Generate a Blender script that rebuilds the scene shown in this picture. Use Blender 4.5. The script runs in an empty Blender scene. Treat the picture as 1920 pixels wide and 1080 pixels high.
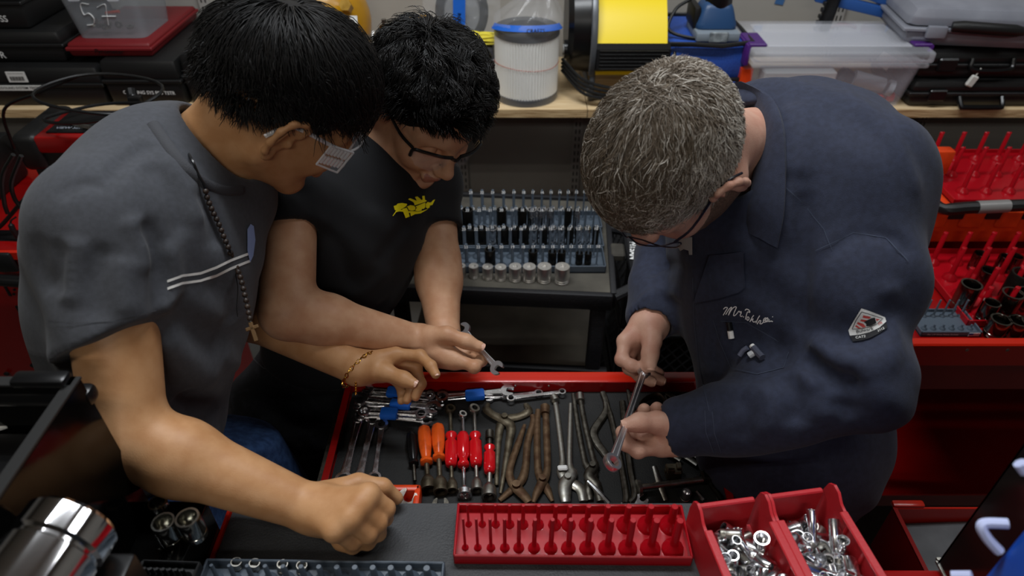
import bpy, bmesh, math, random
import numpy as np
from mathutils import Vector, Matrix, Quaternion

# ------------------------------------------------------------------ camera, light, exposure
SC = bpy.context.scene
COL = SC.collection
FPX = 1280.0
PITCH = math.radians(38.4)
HC = 1.85
cam = bpy.data.cameras.new('camera')
cam.lens = 24.0
cam.sensor_width = 36.0
cam.clip_start = 0.02
cam.dof.use_dof = True
cam.dof.focus_distance = 1.02
cam.dof.aperture_fstop = 4.0
cam_o = bpy.data.objects.new('camera', cam)
COL.objects.link(cam_o)
cam_o.location = (0, 0, HC)
cam_o.rotation_euler = (math.pi / 2 - PITCH, 0, 0)
SC.camera = cam_o

w = bpy.data.worlds.new('world')
SC.world = w
w.use_nodes = True
w.node_tree.nodes['Background'].inputs[0].default_value = (0.80, 0.90, 1.0, 1)
w.node_tree.nodes['Background'].inputs[1].default_value = 0.012

def area(name, loc, size, energy, color, rot=(0, 0, 0)):
    l = bpy.data.lights.new(name, 'AREA')
    l.shape = 'RECTANGLE'
    l.size, l.size_y = size
    l.energy = energy
    l.color = color
    o = bpy.data.objects.new(name, l)
    o.location = loc
    o.rotation_euler = rot
    COL.objects.link(o)
    return o

# two pairs of fluorescent tubes in the ceiling grid
for dy in (0.0, 0.16):
    area('ceiling_tube', (-0.10, 1.02 + dy, 2.85), (1.2, 0.06), 18.0, (0.92, 0.96, 1.0))
    area('ceiling_tube', (-1.1, -0.3 + dy, 2.85), (1.2, 0.06), 4.5, (1.0, 0.94, 0.84))
    area('ceiling_tube', (1.5, 0.98 + dy, 2.85), (1.2, 0.06), 5.0, (0.95, 0.98, 1.0))
    area('ceiling_tube', (0.1, -1.80 + dy, 2.85), (1.2, 0.06), 13.0, (1.0, 0.97, 0.92))
SC.view_settings.view_transform = 'Standard'
SC.view_settings.look = 'None'
SC.view_settings.exposure = -0.22
SC.view_settings.gamma = 1.0
SC.view_settings.use_curve_mapping = False

# ------------------------------------------------------------------ picture -> place
_sp, _cp = math.sin(PITCH), math.cos(PITCH)
CAM = np.array([0.0, 0.0, HC])
def ray(x, y):
    u, v = (x - 960.0) / FPX, (540.0 - y) / FPX
    return np.array([u, _cp + v * _sp, -_sp + v * _cp])
def P(x, y, d):          # point seen at (x, y), d metres along the view axis
    return CAM + ray(x, y) * d
def Pz(x, y, z):         # point seen at (x, y) at height z
    r = ray(x, y)
    return CAM + r * ((z - HC) / r[2])
def Py(x, y, Y):         # point seen at (x, y) on the plane Y
    r = ray(x, y)
    return CAM + r * (Y / r[1])
def Px(x, y, X):
    r = ray(x, y)
    return CAM + r * (X / r[0])
# camera axes (right, up, toward the viewer)
AX = np.array([1.0, 0, 0]); AU = np.array([0, _sp, _cp]); AT = np.array([0, -_cp, _sp])
def cv(x, y, z):
    v = AX * x + AU * y + AT * z
    return v / np.linalg.norm(v)
def nrm(v):
    v = np.asarray(v, float)
    return v / (np.linalg.norm(v) + 1e-12)

# ------------------------------------------------------------------ materials
def hx(s):
    s = s.lstrip('#')
    c = [int(s[i:i + 2], 16) / 255 for i in (0, 2, 4)]
    return tuple(x / 12.92 if x <= 0.04045 else ((x + 0.055) / 1.055) ** 2.4 for x in c)
MATS = {}
def mat(name, col, rough=0.5, metal=0.0, col2=None, scale=20.0, bump=0.0, bscale=None, coat=0.0, trans=0.0, alpha=1.0,
        emit=None, detail=3.0, spec=0.5, stretch=None, contrast=(0.35, 0.65), sheen=0.0, sss=0.0, ior=1.45, rough2=None):
    if name in MATS:
        return MATS[name]
    m = bpy.data.materials.new(name)
    m.use_nodes = True
    nt = m.node_tree
    b = nt.nodes['Principled BSDF']
    def S(k, v):
        if k in b.inputs:
            b.inputs[k].default_value = v
    c = hx(col) if isinstance(col, str) else col
    S('Base Color', (*c, 1)); S('Roughness', rough); S('Metallic', metal); S('Coat Weight', coat)
    S('Transmission Weight', trans); S('Alpha', alpha); S('Specular IOR Level', spec); S('IOR', ior)
    S('Coat Roughness', 0.15)
    if sheen: S('Sheen Weight', sheen); S('Sheen Roughness', 0.5)
    if sss:
        S('Subsurface Weight', sss); S('Subsurface Radius', (0.012, 0.004, 0.002)); S('Subsurface Scale', 1.0)
    if emit:
        S('Emission Color', (*hx(emit[0]), 1)); S('Emission Strength', emit[1])
    if col2 or bump or rough2 is not None:
        tc = nt.nodes.new('ShaderNodeTexCoord')
        src = tc.outputs['Object']
        if stretch:
            mp = nt.nodes.new('ShaderNodeMapping')
            mp.inputs['Scale'].default_value = stretch
            nt.links.new(src, mp.inputs['Vector']); src = mp.outputs['Vector']
        if col2 or rough2 is not None:
            n = nt.nodes.new('ShaderNodeTexNoise')
            n.inputs['Scale'].default_value = scale; n.inputs['Detail'].default_value = detail
            nt.links.new(src, n.inputs['Vector'])
            r = nt.nodes.new('ShaderNodeMapRange')
            r.inputs['From Min'].default_value, r.inputs['From Max'].default_value = contrast
            nt.links.new(n.outputs['Fac'], r.inputs['Value'])
            if col2:
                mx = nt.nodes.new('ShaderNodeMix'); mx.data_type = 'RGBA'
                mx.inputs[6].default_value = (*c, 1)
                mx.inputs[7].default_value = (*(hx(col2) if isinstance(col2, str) else col2), 1)
                nt.links.new(r.outputs['Result'], mx.inputs[0])
                nt.links.new(mx.outputs[2], b.inputs['Base Color'])
            if rough2 is not None:
                r2 = nt.nodes.new('ShaderNodeMapRange')
                r2.inputs['From Min'].default_value, r2.inputs['From Max'].default_value = contrast
                r2.inputs['To Min'].default_value, r2.inputs['To Max'].default_value = rough, rough2
                nt.links.new(n.outputs['Fac'], r2.inputs['Value'])
                nt.links.new(r2.outputs['Result'], b.inputs['Roughness'])
        if bump:
            n2 = nt.nodes.new('ShaderNodeTexNoise')
            n2.inputs['Scale'].default_value = bscale or scale; n2.inputs['Detail'].default_value = 2.0
            nt.links.new(src, n2.inputs['Vector'])
            bp = nt.nodes.new('ShaderNodeBump')
            bp.inputs['Strength'].default_value = bump; bp.inputs['Distance'].default_value = 0.002
            nt.links.new(n2.outputs['Fac'], bp.inputs['Height'])
            nt.links.new(bp.outputs['Normal'], b.inputs['Normal'])
    MATS[name] = m
    return m

M_CHROME = mat('chrome', '#e2e2e4', 0.16, 1.0, rough2=0.30, scale=60)
M_STEEL = mat('satin_steel', '#b4b2ac', 0.32, 1.0, col2='#8a867c', scale=90, rough2=0.45)
M_DSTEEL = mat('dark_steel', '#6a665e', 0.42, 1.0, col2='#4a463f', scale=120)
M_OLD = mat('aged_steel', '#6e6656', 0.48, 0.85, col2='#4a4133', scale=70, bump=0.15, bscale=200)
M_RUST = mat('rusty_steel', '#6b5640', 0.6, 0.7, col2='#4b3423', scale=55, bump=0.25, bscale=180)
M_IMPACT = mat('black_oxide', '#1c1b19', 0.38, 0.6, col2='#292622', scale=70)
M_REDP = mat('red_plastic', '#a00a17', 0.22, 0, spec=0.5)
M_REDP2 = mat('red_bin_plastic', '#b3242b', 0.38, 0, bump=0.1, bscale=300)
M_REDM = mat('red_enamel', '#8f0a0a', 0.25, 0, coat=0.3, col2='#830808', scale=6)
M_REDLIT = mat('lit_red_enamel', '#bb200c', 0.28, 0, coat=0.3)  # red enamel on rims and fronts, the lit orange put into its colour
M_ORP = mat('orange_plastic', '#dc4316', 0.35, 0, col2='#c63a10', scale=40)
M_GREYP = mat('slate_plastic', '#4a545f', 0.45, 0, bump=0.05, bscale=300)
M_BLKP = mat('black_plastic', '#141414', 0.45, 0, bump=0.25, bscale=500)
M_BLKS = mat('smooth_black_plastic', '#0f0f10', 0.3, 0)
M_BLKG = mat('gloss_black_enamel', '#050505', 0.10, 0, spec=0.3)
M_RUB = mat('rubber_cable', '#101010', 0.42, 0)
M_WHITE = mat('white_print', '#e6e6e4', 0.55)
M_MAT = mat('grey_rubber_mat', '#414244', 0.75, 0, col2='#353638', scale=22, bump=0.5, bscale=420, contrast=(0.3, 0.7), rough2=0.55)
M_LINER = mat('black_drawer_liner', '#121212', 0.7, 0, col2='#191918', scale=30, bump=0.35, bscale=500)
M_BLUET = mat('blue_tape', '#1361c9', 0.6, 0, bump=0.2, bscale=140)
M_REDH = mat('red_screwdriver_handle', '#c8141c', 0.16, 0, coat=0.4)
M_ORH = mat('orange_screwdriver_handle', '#e25a1c', 0.3, 0, col2='#b5430f', scale=60, contrast=(0.55, 0.75))
M_WOOD = mat('pine_plywood', '#dbc39c', 0.65, 0, col2='#c9ab7e', scale=14, stretch=(1, 9, 9), bump=0.1, bscale=60, detail=6)
M_PLYE = mat('plywood_edge', '#d3b88c', 0.7, 0, col2='#8f6f47', scale=30, stretch=(0.5, 1, 16), detail=2)
M_WALL = mat('painted_drywall', '#a19d96', 0.85, 0, col2='#99958e', scale=5, bump=0.06, bscale=200)
M_FLOOR = mat('concrete_floor', '#5a5752', 0.7, 0, col2='#47443f', scale=8, bump=0.1, bscale=90)
M_STD = mat('white_steel_standard', '#a8a5a0', 0.45, 0.1)
M_DARK = mat('dark_slot', '#0a0a0a', 0.8)
M_CLEAR = mat('frosted_clear_plastic', '#e4e7f4', 0.3, 0, alpha=0.15, spec=0.6)
M_CLEARLID = mat('cloudy_lid_plastic', '#eceef6', 0.32, 0, alpha=0.24, spec=0.6)
M_PURP = mat('purple_plastic', '#4a2170', 0.35)
M_FILM = mat('clear_bag_film', '#f0f2f6', 0.10, 0, trans=0.0, alpha=0.11, spec=0.9, bump=0.6, bscale=28)
M_LENS = mat('clear_polycarbonate', '#eef0f2', 0.06, 0, alpha=0.07, spec=0.9)
M_LENS2 = mat('cut_clear_polycarbonate', '#e4e6e8', 0.1, 0, alpha=0.6, spec=0.9)
M_BRASS = mat('brass', '#b08d45', 0.28, 1.0, col2='#8f6f30', scale=50)
M_YELT = mat('yellow_tank_enamel', '#b8850f', 0.3, 0, coat=0.2, col2='#a8780c', scale=9)
M_YEL = mat('bright_yellow_plastic', '#f2d400', 0.4, 0, bump=0.05, bscale=200)
M_YELR = mat('yellow_cord', '#e0cf3a', 0.6)
M_GOLD = mat('gold', '#d6a74a', 0.22, 1.0)
M_PAPER = mat('paper_label', '#d4d4d0', 0.7)

# ------------------------------------------------------------------ mesh building
def rotm(axis, ang):
    return np.array(Matrix.Rotation(ang, 3, axis))
def frame(xdir, zhint=(0, 0, 1)):
    x = nrm(xdir); z = np.asarray(zhint, float)
    z = z - x * np.dot(x, z)
    if np.linalg.norm(z) < 1e-6:
        z = np.array([1.0, 0, 0]) - x * x[0]
    z = nrm(z); y = np.cross(z, x)
    return np.stack([x, y, z], 1)

class G:
    """collects shapes; build() links them as ONE mesh object"""
    def __init__(s):
        s.v = []; s.f = []; s.m = []
    def add(s, verts, faces, mi=0, R=None, t=None):
        verts = np.asarray(verts, float).reshape(-1, 3)
        if R is not None: verts = verts @ np.asarray(R).T
        if t is not None: verts = verts + np.asarray(t)
        o = len(s.v)
        s.v.extend(verts.tolist())
        for f in faces:
            s.f.append([i + o for i in f]); s.m.append(mi)
        return s
    def box(s, c, d, R=None, mi=0, taper=1.0):
        x, y, z = np.asarray(d) / 2
        v = np.array([[sx * x * (taper if sz < 0 else 1), sy * y * (taper if sz < 0 else 1), sz * z] for sz in (-1, 1) for sx, sy in ((-1, -1), (1, -1), (1, 1), (-1, 1))])
        f = [(3, 2, 1, 0), (4, 5, 6, 7), (0, 1, 5, 4), (1, 2, 6, 5), (2, 3, 7, 6), (3, 0, 4, 7)]
        return s.add(v, f, mi, R, c)
    def rbox(s, c, d, r=0.004, seg=2, R=None, mi=0, taper=None):
        bm = bmesh.new()
        bmesh.ops.create_cube(bm, size=1.0)
        for v in bm.verts:
            v.co = Vector((v.co.x * d[0], v.co.y * d[1], v.co.z * d[2]))
            if taper and v.co.z < 0:
                v.co.x *= taper; v.co.y *= taper
        bmesh.ops.bevel(bm, geom=bm.edges[:], offset=min(r, min(d) * 0.49), segments=seg, affect='EDGES', profile=0.5)
        bm.verts.ensure_lookup_table(); bm.verts.index_update()
        V = [list(v.co) for v in bm.verts]; Fs = [[v.index for v in f.verts] for f in bm.faces]
        bm.free()
        return s.add(V, Fs, mi, R, c)
    def lathe(s, prof, n=20, c=(0, 0, 0), R=None, mi=0, closed=False, sx=1.0, sy=1.0, poly=None):
        k = len(prof); V = []
        for r, z in prof:
            for i in range(n):
                a = 2 * math.pi * i / n
                V.append((r * math.cos(a) * sx, r * math.sin(a) * sy, z))
        Fs = []
        for j in range(k - 1 if not closed else k):
            j2 = (j + 1) % k
            for i in range(n):
                i2 = (i + 1) % n
                Fs.append((j * n + i, j * n + i2, j2 * n + i2, j2 * n + i))
        if not closed:
            if prof[0][0] > 1e-6: Fs.append(tuple(range(n - 1, -1, -1)))
            if prof[-1][0] > 1e-6: Fs.append(tuple((k - 1) * n + i for i in range(n)))
        return s.add(V, Fs, mi, R, c)
    def cyl(s, a, b, r0, r1=None, n=14, mi=0):
        a = np.asarray(a, float); b = np.asarray(b, float)
        L = np.linalg.norm(b - a)
        z = nrm(b - a); x = nrm(np.cross(z, (0.31, 0.87, 0.21) if abs(z[2]) > .9 else (0, 0, 1))); y = np.cross(z, x)
        return s.lathe([(r0, 0), (r0 if r1 is None else r1, L)], n, a, np.stack([x, y, z], 1), mi)
    def tube(s, pts, r, n=8, closed=False, mi=0, flat=None):
        pts = [np.asarray(p, float) for p in pts]; k = len(pts)
        if not hasattr(r, '__len__'): r = [r] * k
        V = []; prev = None
        for i, p in enumerate(pts):
            if closed: t = nrm(pts[(i + 1) % k] - pts[i - 1])
            else: t = nrm(pts[min(i + 1, k - 1)] - pts[max(i - 1, 0)])
            if prev is None:
                x = np.cross(t, (0, 0, 1) if abs(t[2]) < 0.9 else (1, 0, 0))
            else:
                x = prev - t * np.dot(prev, t)
            x = nrm(x); y = np.cross(t, x); prev = x
            for j in range(n):
                a = 2 * math.pi * j / n
                fx, fy = flat if flat else (1, 1)
                V.append(p + (x * math.cos(a) * fx + y * math.sin(a) * fy) * r[i])
        Fs = []
        for i in range(k if closed else k - 1):
            i2 = (i + 1) % k
            for j in range(n):
                j2 = (j + 1) % n
                Fs.append((i * n + j, i * n + j2, i2 * n + j2, i2 * n + j))
        if not closed:
            Fs.append(tuple(range(n - 1, -1, -1))); Fs.append(tuple((k - 1) * n + j for j in range(n)))
        return s.add(V, Fs, mi)
    def prism(s, poly, z0, z1, R=None, t=None, mi=0):
        k = len(poly)
        V = [(x, y, z0) for x, y in poly] + [(x, y, z1) for x, y in poly]
        Fs = [tuple(range(k - 1, -1, -1)), tuple(range(k, 2 * k))]
        Fs += [(i, (i + 1) % k, k + (i + 1) % k, k + i) for i in range(k)]
        return s.add(V, Fs, mi, R, t)
    def sphere(s, c, r, n=12, m=8, mi=0, R=None):
        r = np.ones(3) * r
        prof = [(math.sin(math.pi * i / m), -math.cos(math.pi * i / m)) for i in range(m + 1)]
        prof[0] = (1e-4, -1); prof[-1] = (1e-4, 1)
        g = G(); g.lathe(prof, n)
        return s.add(np.asarray(g.v) * r, g.f, mi, R, c)
    def mesh(s, name, mats, ang=35, smooth=True):
        me = bpy.data.meshes.new(name)
        me.from_pydata(s.v, [], s.f)
        for m in (mats if isinstance(mats, (list, tuple)) else [mats]): me.materials.append(m)
        if any(s.m): me.polygons.foreach_set('material_index', s.m)
        if smooth:
            me.polygons.foreach_set('use_smooth', [True] * len(me.polygons))
            me.set_sharp_from_angle(angle=math.radians(ang))
        me.update()
        return me
    def build(s, name, mats, parent=None, ang=35, smooth=True):
        return obj(name, s.mesh(name, mats, ang, smooth), parent)

def obj(name, me, parent=None):
    o = bpy.data.objects.new(name, me)
    COL.objects.link(o)
    if parent is not None: o.parent = parent
    return o
def tag(o, label, cat, group=None, kind=None):
    o['label'] = label
    if cat: o['category'] = cat
    if group: o['group'] = group
    if kind: o['kind'] = kind
    return o
def thing(name, label, cat, loc=(0, 0, 0), rz=0.0, group=None):
    o = bpy.data.objects.new(name, None)
    o.empty_display_size = 0.02
    COL.objects.link(o)
    o.location = Vector(loc)
    o.rotation_euler = (0, 0, rz)
    return tag(o, label, cat, group)
def struct(name, g, m, parent=None, ang=35):
    o = g.build(name, m, parent, ang)
    if parent is None: o['kind'] = 'structure'
    return o
def setm(o, R, t):
    M = Matrix(np.asarray(R).tolist()).to_4x4(); M.translation = Vector(np.asarray(t).tolist())
    o.matrix_world = M
    return o
def copy_tree(o, parent=None):
    c = o.copy(); COL.objects.link(c)
    c.parent = parent
    for ch in list(o.children): copy_tree(ch, c)
    return c
def text_mesh(txt, size=1.0, shear=0.0, extrude=0.0, align='CENTER', bold=0.0, space=1.0):
    cu = bpy.data.curves.new('lettering', 'FONT')
    cu.body = txt; cu.size = size; cu.shear = shear; cu.extrude = extrude; cu.align_x = align; cu.align_y = 'CENTER'
    cu.offset = bold; cu.space_character = space; cu.resolution_u = 3
    o = bpy.data.objects.new('lettering', cu); COL.objects.link(o)
    dg = bpy.context.evaluated_depsgraph_get()
    me = bpy.data.meshes.new_from_object(o.evaluated_get(dg))
    bpy.data.objects.remove(o); bpy.data.curves.remove(cu)
    me.name = 'lettering'
    return me
def lettering(txt, size, m, parent, R, t, name='lettering', **kw):
    me = text_mesh(txt, size, **kw)
    me.materials.clear(); me.materials.append(m)
    o = obj(name, me, parent)
    M = Matrix(np.asarray(R).tolist()).to_4x4(); M.translation = Vector(np.asarray(t).tolist())
    o.matrix_local = M
    return o
def strokes(lines, wid, m, parent, name='lettering'):
    """hand lettering: ribbons of slightly raised paint; lines are lists of local 3-D points"""
    g = G()
    for ln in lines: g.tube(ln, wid, 5, flat=(1, .35))
    return g.build(name, m, parent)
def smoothpts(pts, n=6):
    """Catmull-Rom through points"""
    p = [np.asarray(q, float) for q in pts]
    p = [2 * p[0] - p[1]] + p + [2 * p[-1] - p[-2]]
    out = []
    for i in range(1, len(p) - 2):
        for j in range(n):
            t = j / n
            out.append(0.5 * ((2 * p[i]) + (-p[i - 1] + p[i + 1]) * t + (2 * p[i - 1] - 5 * p[i] + 4 * p[i + 1] - p[i + 2]) * t * t
                              + (-p[i - 1] + 3 * p[i] - 3 * p[i + 1] + p[i + 2]) * t ** 3))
    out.append(p[-2])
    return out
ORD = ['first', 'second', 'third', 'fourth', 'fifth', 'sixth', 'seventh', 'eighth', 'ninth', 'tenth', 'eleventh', 'twelfth', 'thirteenth', 'fourteenth', 'fifteenth', 'sixteenth']

# ------------------------------------------------------------------ smooth solids (people, cloth): signed distance -> one continuous mesh
class Sdf:
    def __init__(s):
        s.pr = []; s.folds = []; s.tags = []; s.wr = 0.0
    def cap(s, a, b, ra, rb=None, k=0.012, flat=None, clip=None, op='u', late=False):
        a = np.asarray(a, float); b = np.asarray(b, float); rb = ra if rb is None else rb
        T = None; sc = 1.0
        if flat is not None:
            n = nrm(flat[0]); sc = min(1.0, flat[1]); T = np.eye(3) + (1 / flat[1] - 1) * np.outer(n, n)
        m = max(ra, rb) * (max(1.0, flat[1]) if flat is not None else 1.0)
        s.pr.append(dict(t=0, a=a, b=b, ra=ra, rb=rb, k=k, T=T, sc=sc, clip=clip, op=op, late=late, bc=(a + b) / 2, br=np.linalg.norm(b - a) / 2 + m + k))
        return s
    def chain(s, pts, rs, k=0.008, **kw):
        for i in range(len(pts) - 1): s.cap(pts[i], pts[i + 1], rs[i], rs[i + 1], k, **kw)
        return s
    def ell(s, c, r, R=None, k=0.012, op='u', clip=None):
        r = np.ones(3) * np.asarray(r, float)
        s.pr.append(dict(t=1, c=np.asarray(c, float), r=r, R=np.eye(3) if R is None else np.asarray(R), k=k, op=op, clip=clip, late=False,
                         bc=np.asarray(c, float), br=r.max() + k))
        return s
    def plane(s, p, n, k=0.004):      # keep the side the normal points away from
        s.pr.append(dict(t=2, p=np.asarray(p, float), n=nrm(n), k=k, op='i', late=True, bc=None, br=0, clip=None)); return s
    def pd(s, q, X):                 # X: 3 rows of coordinates
        x, y, z = X
        if q['t'] == 0:
            a, b, T = q['a'], q['b'], q['T']
            if T is not None:
                T_ = T.astype(np.float32)
                x, y, z = x * T_[0, 0] + y * T_[0, 1] + z * T_[0, 2], x * T_[1, 0] + y * T_[1, 1] + z * T_[1, 2], x * T_[2, 0] + y * T_[2, 1] + z * T_[2, 2]
                a = T @ a; b = T @ b
            ab = b - a; L = float(ab @ ab) + 1e-12
            f = np.float32
            x = x - f(a[0]); y = y - f(a[1]); z = z - f(a[2])
            h = x * f(ab[0] / L); h += y * f(ab[1] / L); h += z * f(ab[2] / L)
            np.minimum(np.maximum(h, 0, out=h), 1, out=h)
            x -= h * f(ab[0]); y -= h * f(ab[1]); z -= h * f(ab[2])
            d = x * x; d += y * y; d += z * z
            np.sqrt(d, out=d)
            d -= f(q['ra']); h *= f(q['rb'] - q['ra']); d -= h
            if q['sc'] != 1.0: d *= f(q['sc'])
        elif q['t'] == 1:
            R, c, r = q['R'], q['c'], q['r']
            f = np.float32
            x = x - f(c[0]); y = y - f(c[1]); z = z - f(c[2])
            k0 = 0; k1 = 0
            for i in range(3):
                p = (x * f(R[0, i] / r[i]) + y * f(R[1, i] / r[i]) + z * f(R[2, i] / r[i])); p *= p
                k0 = k0 + p; k1 = k1 + p * f(1 / r[i] ** 2)
            k0 = np.sqrt(k0); d = k0 * (k0 - 1) / (np.sqrt(k1) + f(1e-9))
        else:
            n = q['n']; p = q['p']
            return (x - np.float32(p[0])) * np.float32(n[0]) + (y - np.float32(p[1])) * np.float32(n[1]) + (z - np.float32(p[2])) * np.float32(n[2])
        if q['clip']:
            for cp, cn in q['clip']:
                cn = nrm(cn)
                d = np.maximum(d, (X[0] - np.float32(cp[0])) * np.float32(cn[0]) + (X[1] - np.float32(cp[1])) * np.float32(cn[1]) + (X[2] - np.float32(cp[2])) * np.float32(cn[2]))
        return d
    def ev(s, X, sel=None, folds=True):
        X = np.ascontiguousarray(np.asarray(X).T, np.float32)
        d = s.ops(np.full(X.shape[1], 9.0, np.float32), X, sel, False)
        if folds and s.folds:
            lo_, hi_ = X.min(1), X.max(1)
            for pts, wd, amp, lo, hi in s.folds:
                if (lo_ > hi).any() or (hi_ < lo).any(): continue
                m = np.nonzero((X[0] > lo[0]) & (X[1] > lo[1]) & (X[2] > lo[2]) & (X[0] < hi[0]) & (X[1] < hi[1]) & (X[2] < hi[2]))[0]
                if not len(m): continue
                x, y, z = X[0][m], X[1][m], X[2][m]; best = np.full(len(m), 9.0, np.float32); tt = np.zeros(len(m), np.float32); n = len(pts) - 1
                f = np.float32
                for i in range(n):
                    ab = pts[i + 1] - pts[i]; L = float(ab @ ab) + 1e-12; p = pts[i]
                    dx, dy, dz = x - f(p[0]), y - f(p[1]), z - f(p[2])
                    h = np.clip((dx * f(ab[0]) + dy * f(ab[1]) + dz * f(ab[2])) / f(L), 0, 1)
                    e = (dx - h * f(ab[0])) ** 2 + (dy - h * f(ab[1])) ** 2 + (dz - h * f(ab[2])) ** 2
                    u = e < best; best = np.where(u, e, best); tt = np.where(u, (i + h) / n, tt)
                d[m] -= (amp * np.exp(-best / (wd * wd)) * np.clip(np.sin(np.pi * np.clip(tt, 0.02, 0.98)) * 2.2, 0, 1)).astype(np.float32)
        if folds and s.wr:
            x, y, z = X
            q1 = x * 31 + z * 17 + 2.2 * np.sin(y * 13 + z * 7 + 1.0); q2 = y * 27 - z * 21 + 2.0 * np.sin(x * 15 - y * 6); q3 = (x + y) * 46 + z * 30 + 2.4 * np.sin(z * 22 + x * 9)
            d -= np.float32(s.wr) * (np.sin(q1) * np.sin(q2) + 0.45 * np.sin(q3))
        return s.ops(d, X, sel, True)
    def ops(s, d, X, sel, late):
        for i, q in enumerate(s.pr):
            if q['late'] != late or (sel is not None and not sel[i]): continue
            e = s.pd(q, X); k = np.float32(q['k'])
            if q['op'] == 's': e = -e
            h = np.maximum(k - np.abs(d - e), 0); h *= h; h *= np.float32(0.25) / k
            if q['op'] == 'u': d = np.minimum(d, e) - h
            else: d = np.maximum(d, e) + h
        return d
    def normal(s, X, e=0.0015):
        X = np.asarray(X, float).reshape(-1, 3); g = []
        for i in range(3):
            o = np.zeros(3); o[i] = e
            g.append(s.ev(X + o) - s.ev(X - o))
        g = np.stack(g, 1)
        return g / (np.linalg.norm(g, axis=1, keepdims=True) + 1e-12)
    def hit(s, xy, folds=True):
        """where the sight line through each picture point meets the surface"""
        xy = np.asarray(xy, float).reshape(-1, 2)
        D = np.array([nrm(ray(x, y)) for x, y in xy]); t = np.full(len(D), 0.3); done = np.zeros(len(D), bool)
        for _ in range(120):
            d = s.ev(CAM + D * t[:, None], folds=folds)
            done |= d < 0.0004
            t = np.where(done | (t > 3), t, t + np.maximum(d, 0.0003) * 0.75)
            if done.all(): break
        return CAM + D * t[:, None], done
    def fold(s, line, width, amp):
        """ridge (amp > 0) or crease (amp < 0) along a line found on the surface"""
        h, ok = s.hit(smoothpts([(x, y, 0) for x, y in line], 3) and [(p[0], p[1]) for p in smoothpts([(x, y, 0) for x, y in line], 3)], folds=False)
        h = h[ok]
        if len(h) < 2: return s
        pad = width * 2.4
        s.folds.append((list(h), width, amp, h.min(0) - pad, h.max(0) + pad))
        return s
    def grid(s, vox, lo=None, hi=None):
        u = [q for q in s.pr if q['op'] == 'u']
        if lo is None: lo = np.min([q['bc'] - q['br'] for q in u], 0) - 3 * vox
        if hi is None: hi = np.max([q['bc'] + q['br'] for q in u], 0) + 3 * vox
        lo = np.asarray(lo, float); hi = np.asarray(hi, float)
        B = 12
        nb = np.ceil((hi - lo) / (vox * B)).astype(int)
        A = np.full(nb * B, 1.0, np.float32)
        loc = np.stack(np.meshgrid(*[np.arange(B)] * 3, indexing='ij'), -1).reshape(-1, 3) * vox
        hd = B * vox * 0.87
        bis = np.array(list(np.ndindex(*nb))); C = lo + (bis + 0.5) * B * vox
        dc = s.ev(C, folds=False)
        act = np.abs(dc) < hd * 1.7 + 0.012
        pl = [q['t'] == 2 for q in s.pr]; isu = [q['op'] == 'u' for q in s.pr]; ks = [q['k'] for q in s.pr]
        inside = np.nonzero(~act & (dc < 0))[0]
        for i in inside:
            x, y, z = bis[i] * B
            A[x:x + B, y:y + B, z:z + B] = -1.0
        ai = np.nonzero(act)[0]; Ca = C[ai]; da = dc[ai]
        SEL = np.zeros((len(s.pr), len(ai)), bool)
        du = np.full(len(ai), 9.0)
        CaT = np.ascontiguousarray(Ca.T, np.float32); Ds = [s.pd(q, CaT) for q in s.pr]
        for j, q in enumerate(s.pr):
            if isu[j]: du = np.minimum(du, Ds[j])
        for j, q in enumerate(s.pr):
            if pl[j]: SEL[j] = True
            elif isu[j]: SEL[j] = Ds[j] < du + 2.3 * hd + ks[j] + 0.006
            else: SEL[j] = Ds[j] < 1.4 * hd + ks[j] + 0.006
        def one(n_):
            i = ai[n_]; x, y, z = bis[i] * B
            A[x:x + B, y:y + B, z:z + B] = s.ev(lo + bis[i] * B * vox + loc, SEL[:, n_]).reshape(B, B, B)
        for n_ in range(len(ai)): one(n_)
        return A, lo
    def mesh(s, name, mats, vox=0.004, lo=None, hi=None, smooth=1, keep_big=True):
        A, o = s.grid(vox, lo, hi)
        V, Q = surface_nets(A)
        V = V * vox + o
        if smooth: V = relax(V, Q, smooth)
        me = bpy.data.meshes.new(name)
        me.vertices.add(len(V)); me.vertices.foreach_set('co', V.astype(np.float32).ravel())
        me.loops.add(len(Q) * 4); me.loops.foreach_set('vertex_index', Q.astype(np.int32).ravel())
        me.polygons.add(len(Q)); me.polygons.foreach_set('loop_start', np.arange(0, len(Q) * 4, 4, dtype=np.int32))
        me.polygons.foreach_set('use_smooth', np.ones(len(Q), bool))
        for m in mats if isinstance(mats, (list, tuple)) else [mats]: me.materials.append(m)
        if s.tags:
            C = V[Q].mean(1); mi = np.zeros(len(Q), np.int32)
            for idx, fn in s.tags: mi[fn(C)] = idx
            me.polygons.foreach_set('material_index', mi)
        me.update(calc_edges=True); me.validate()
        return me

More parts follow.
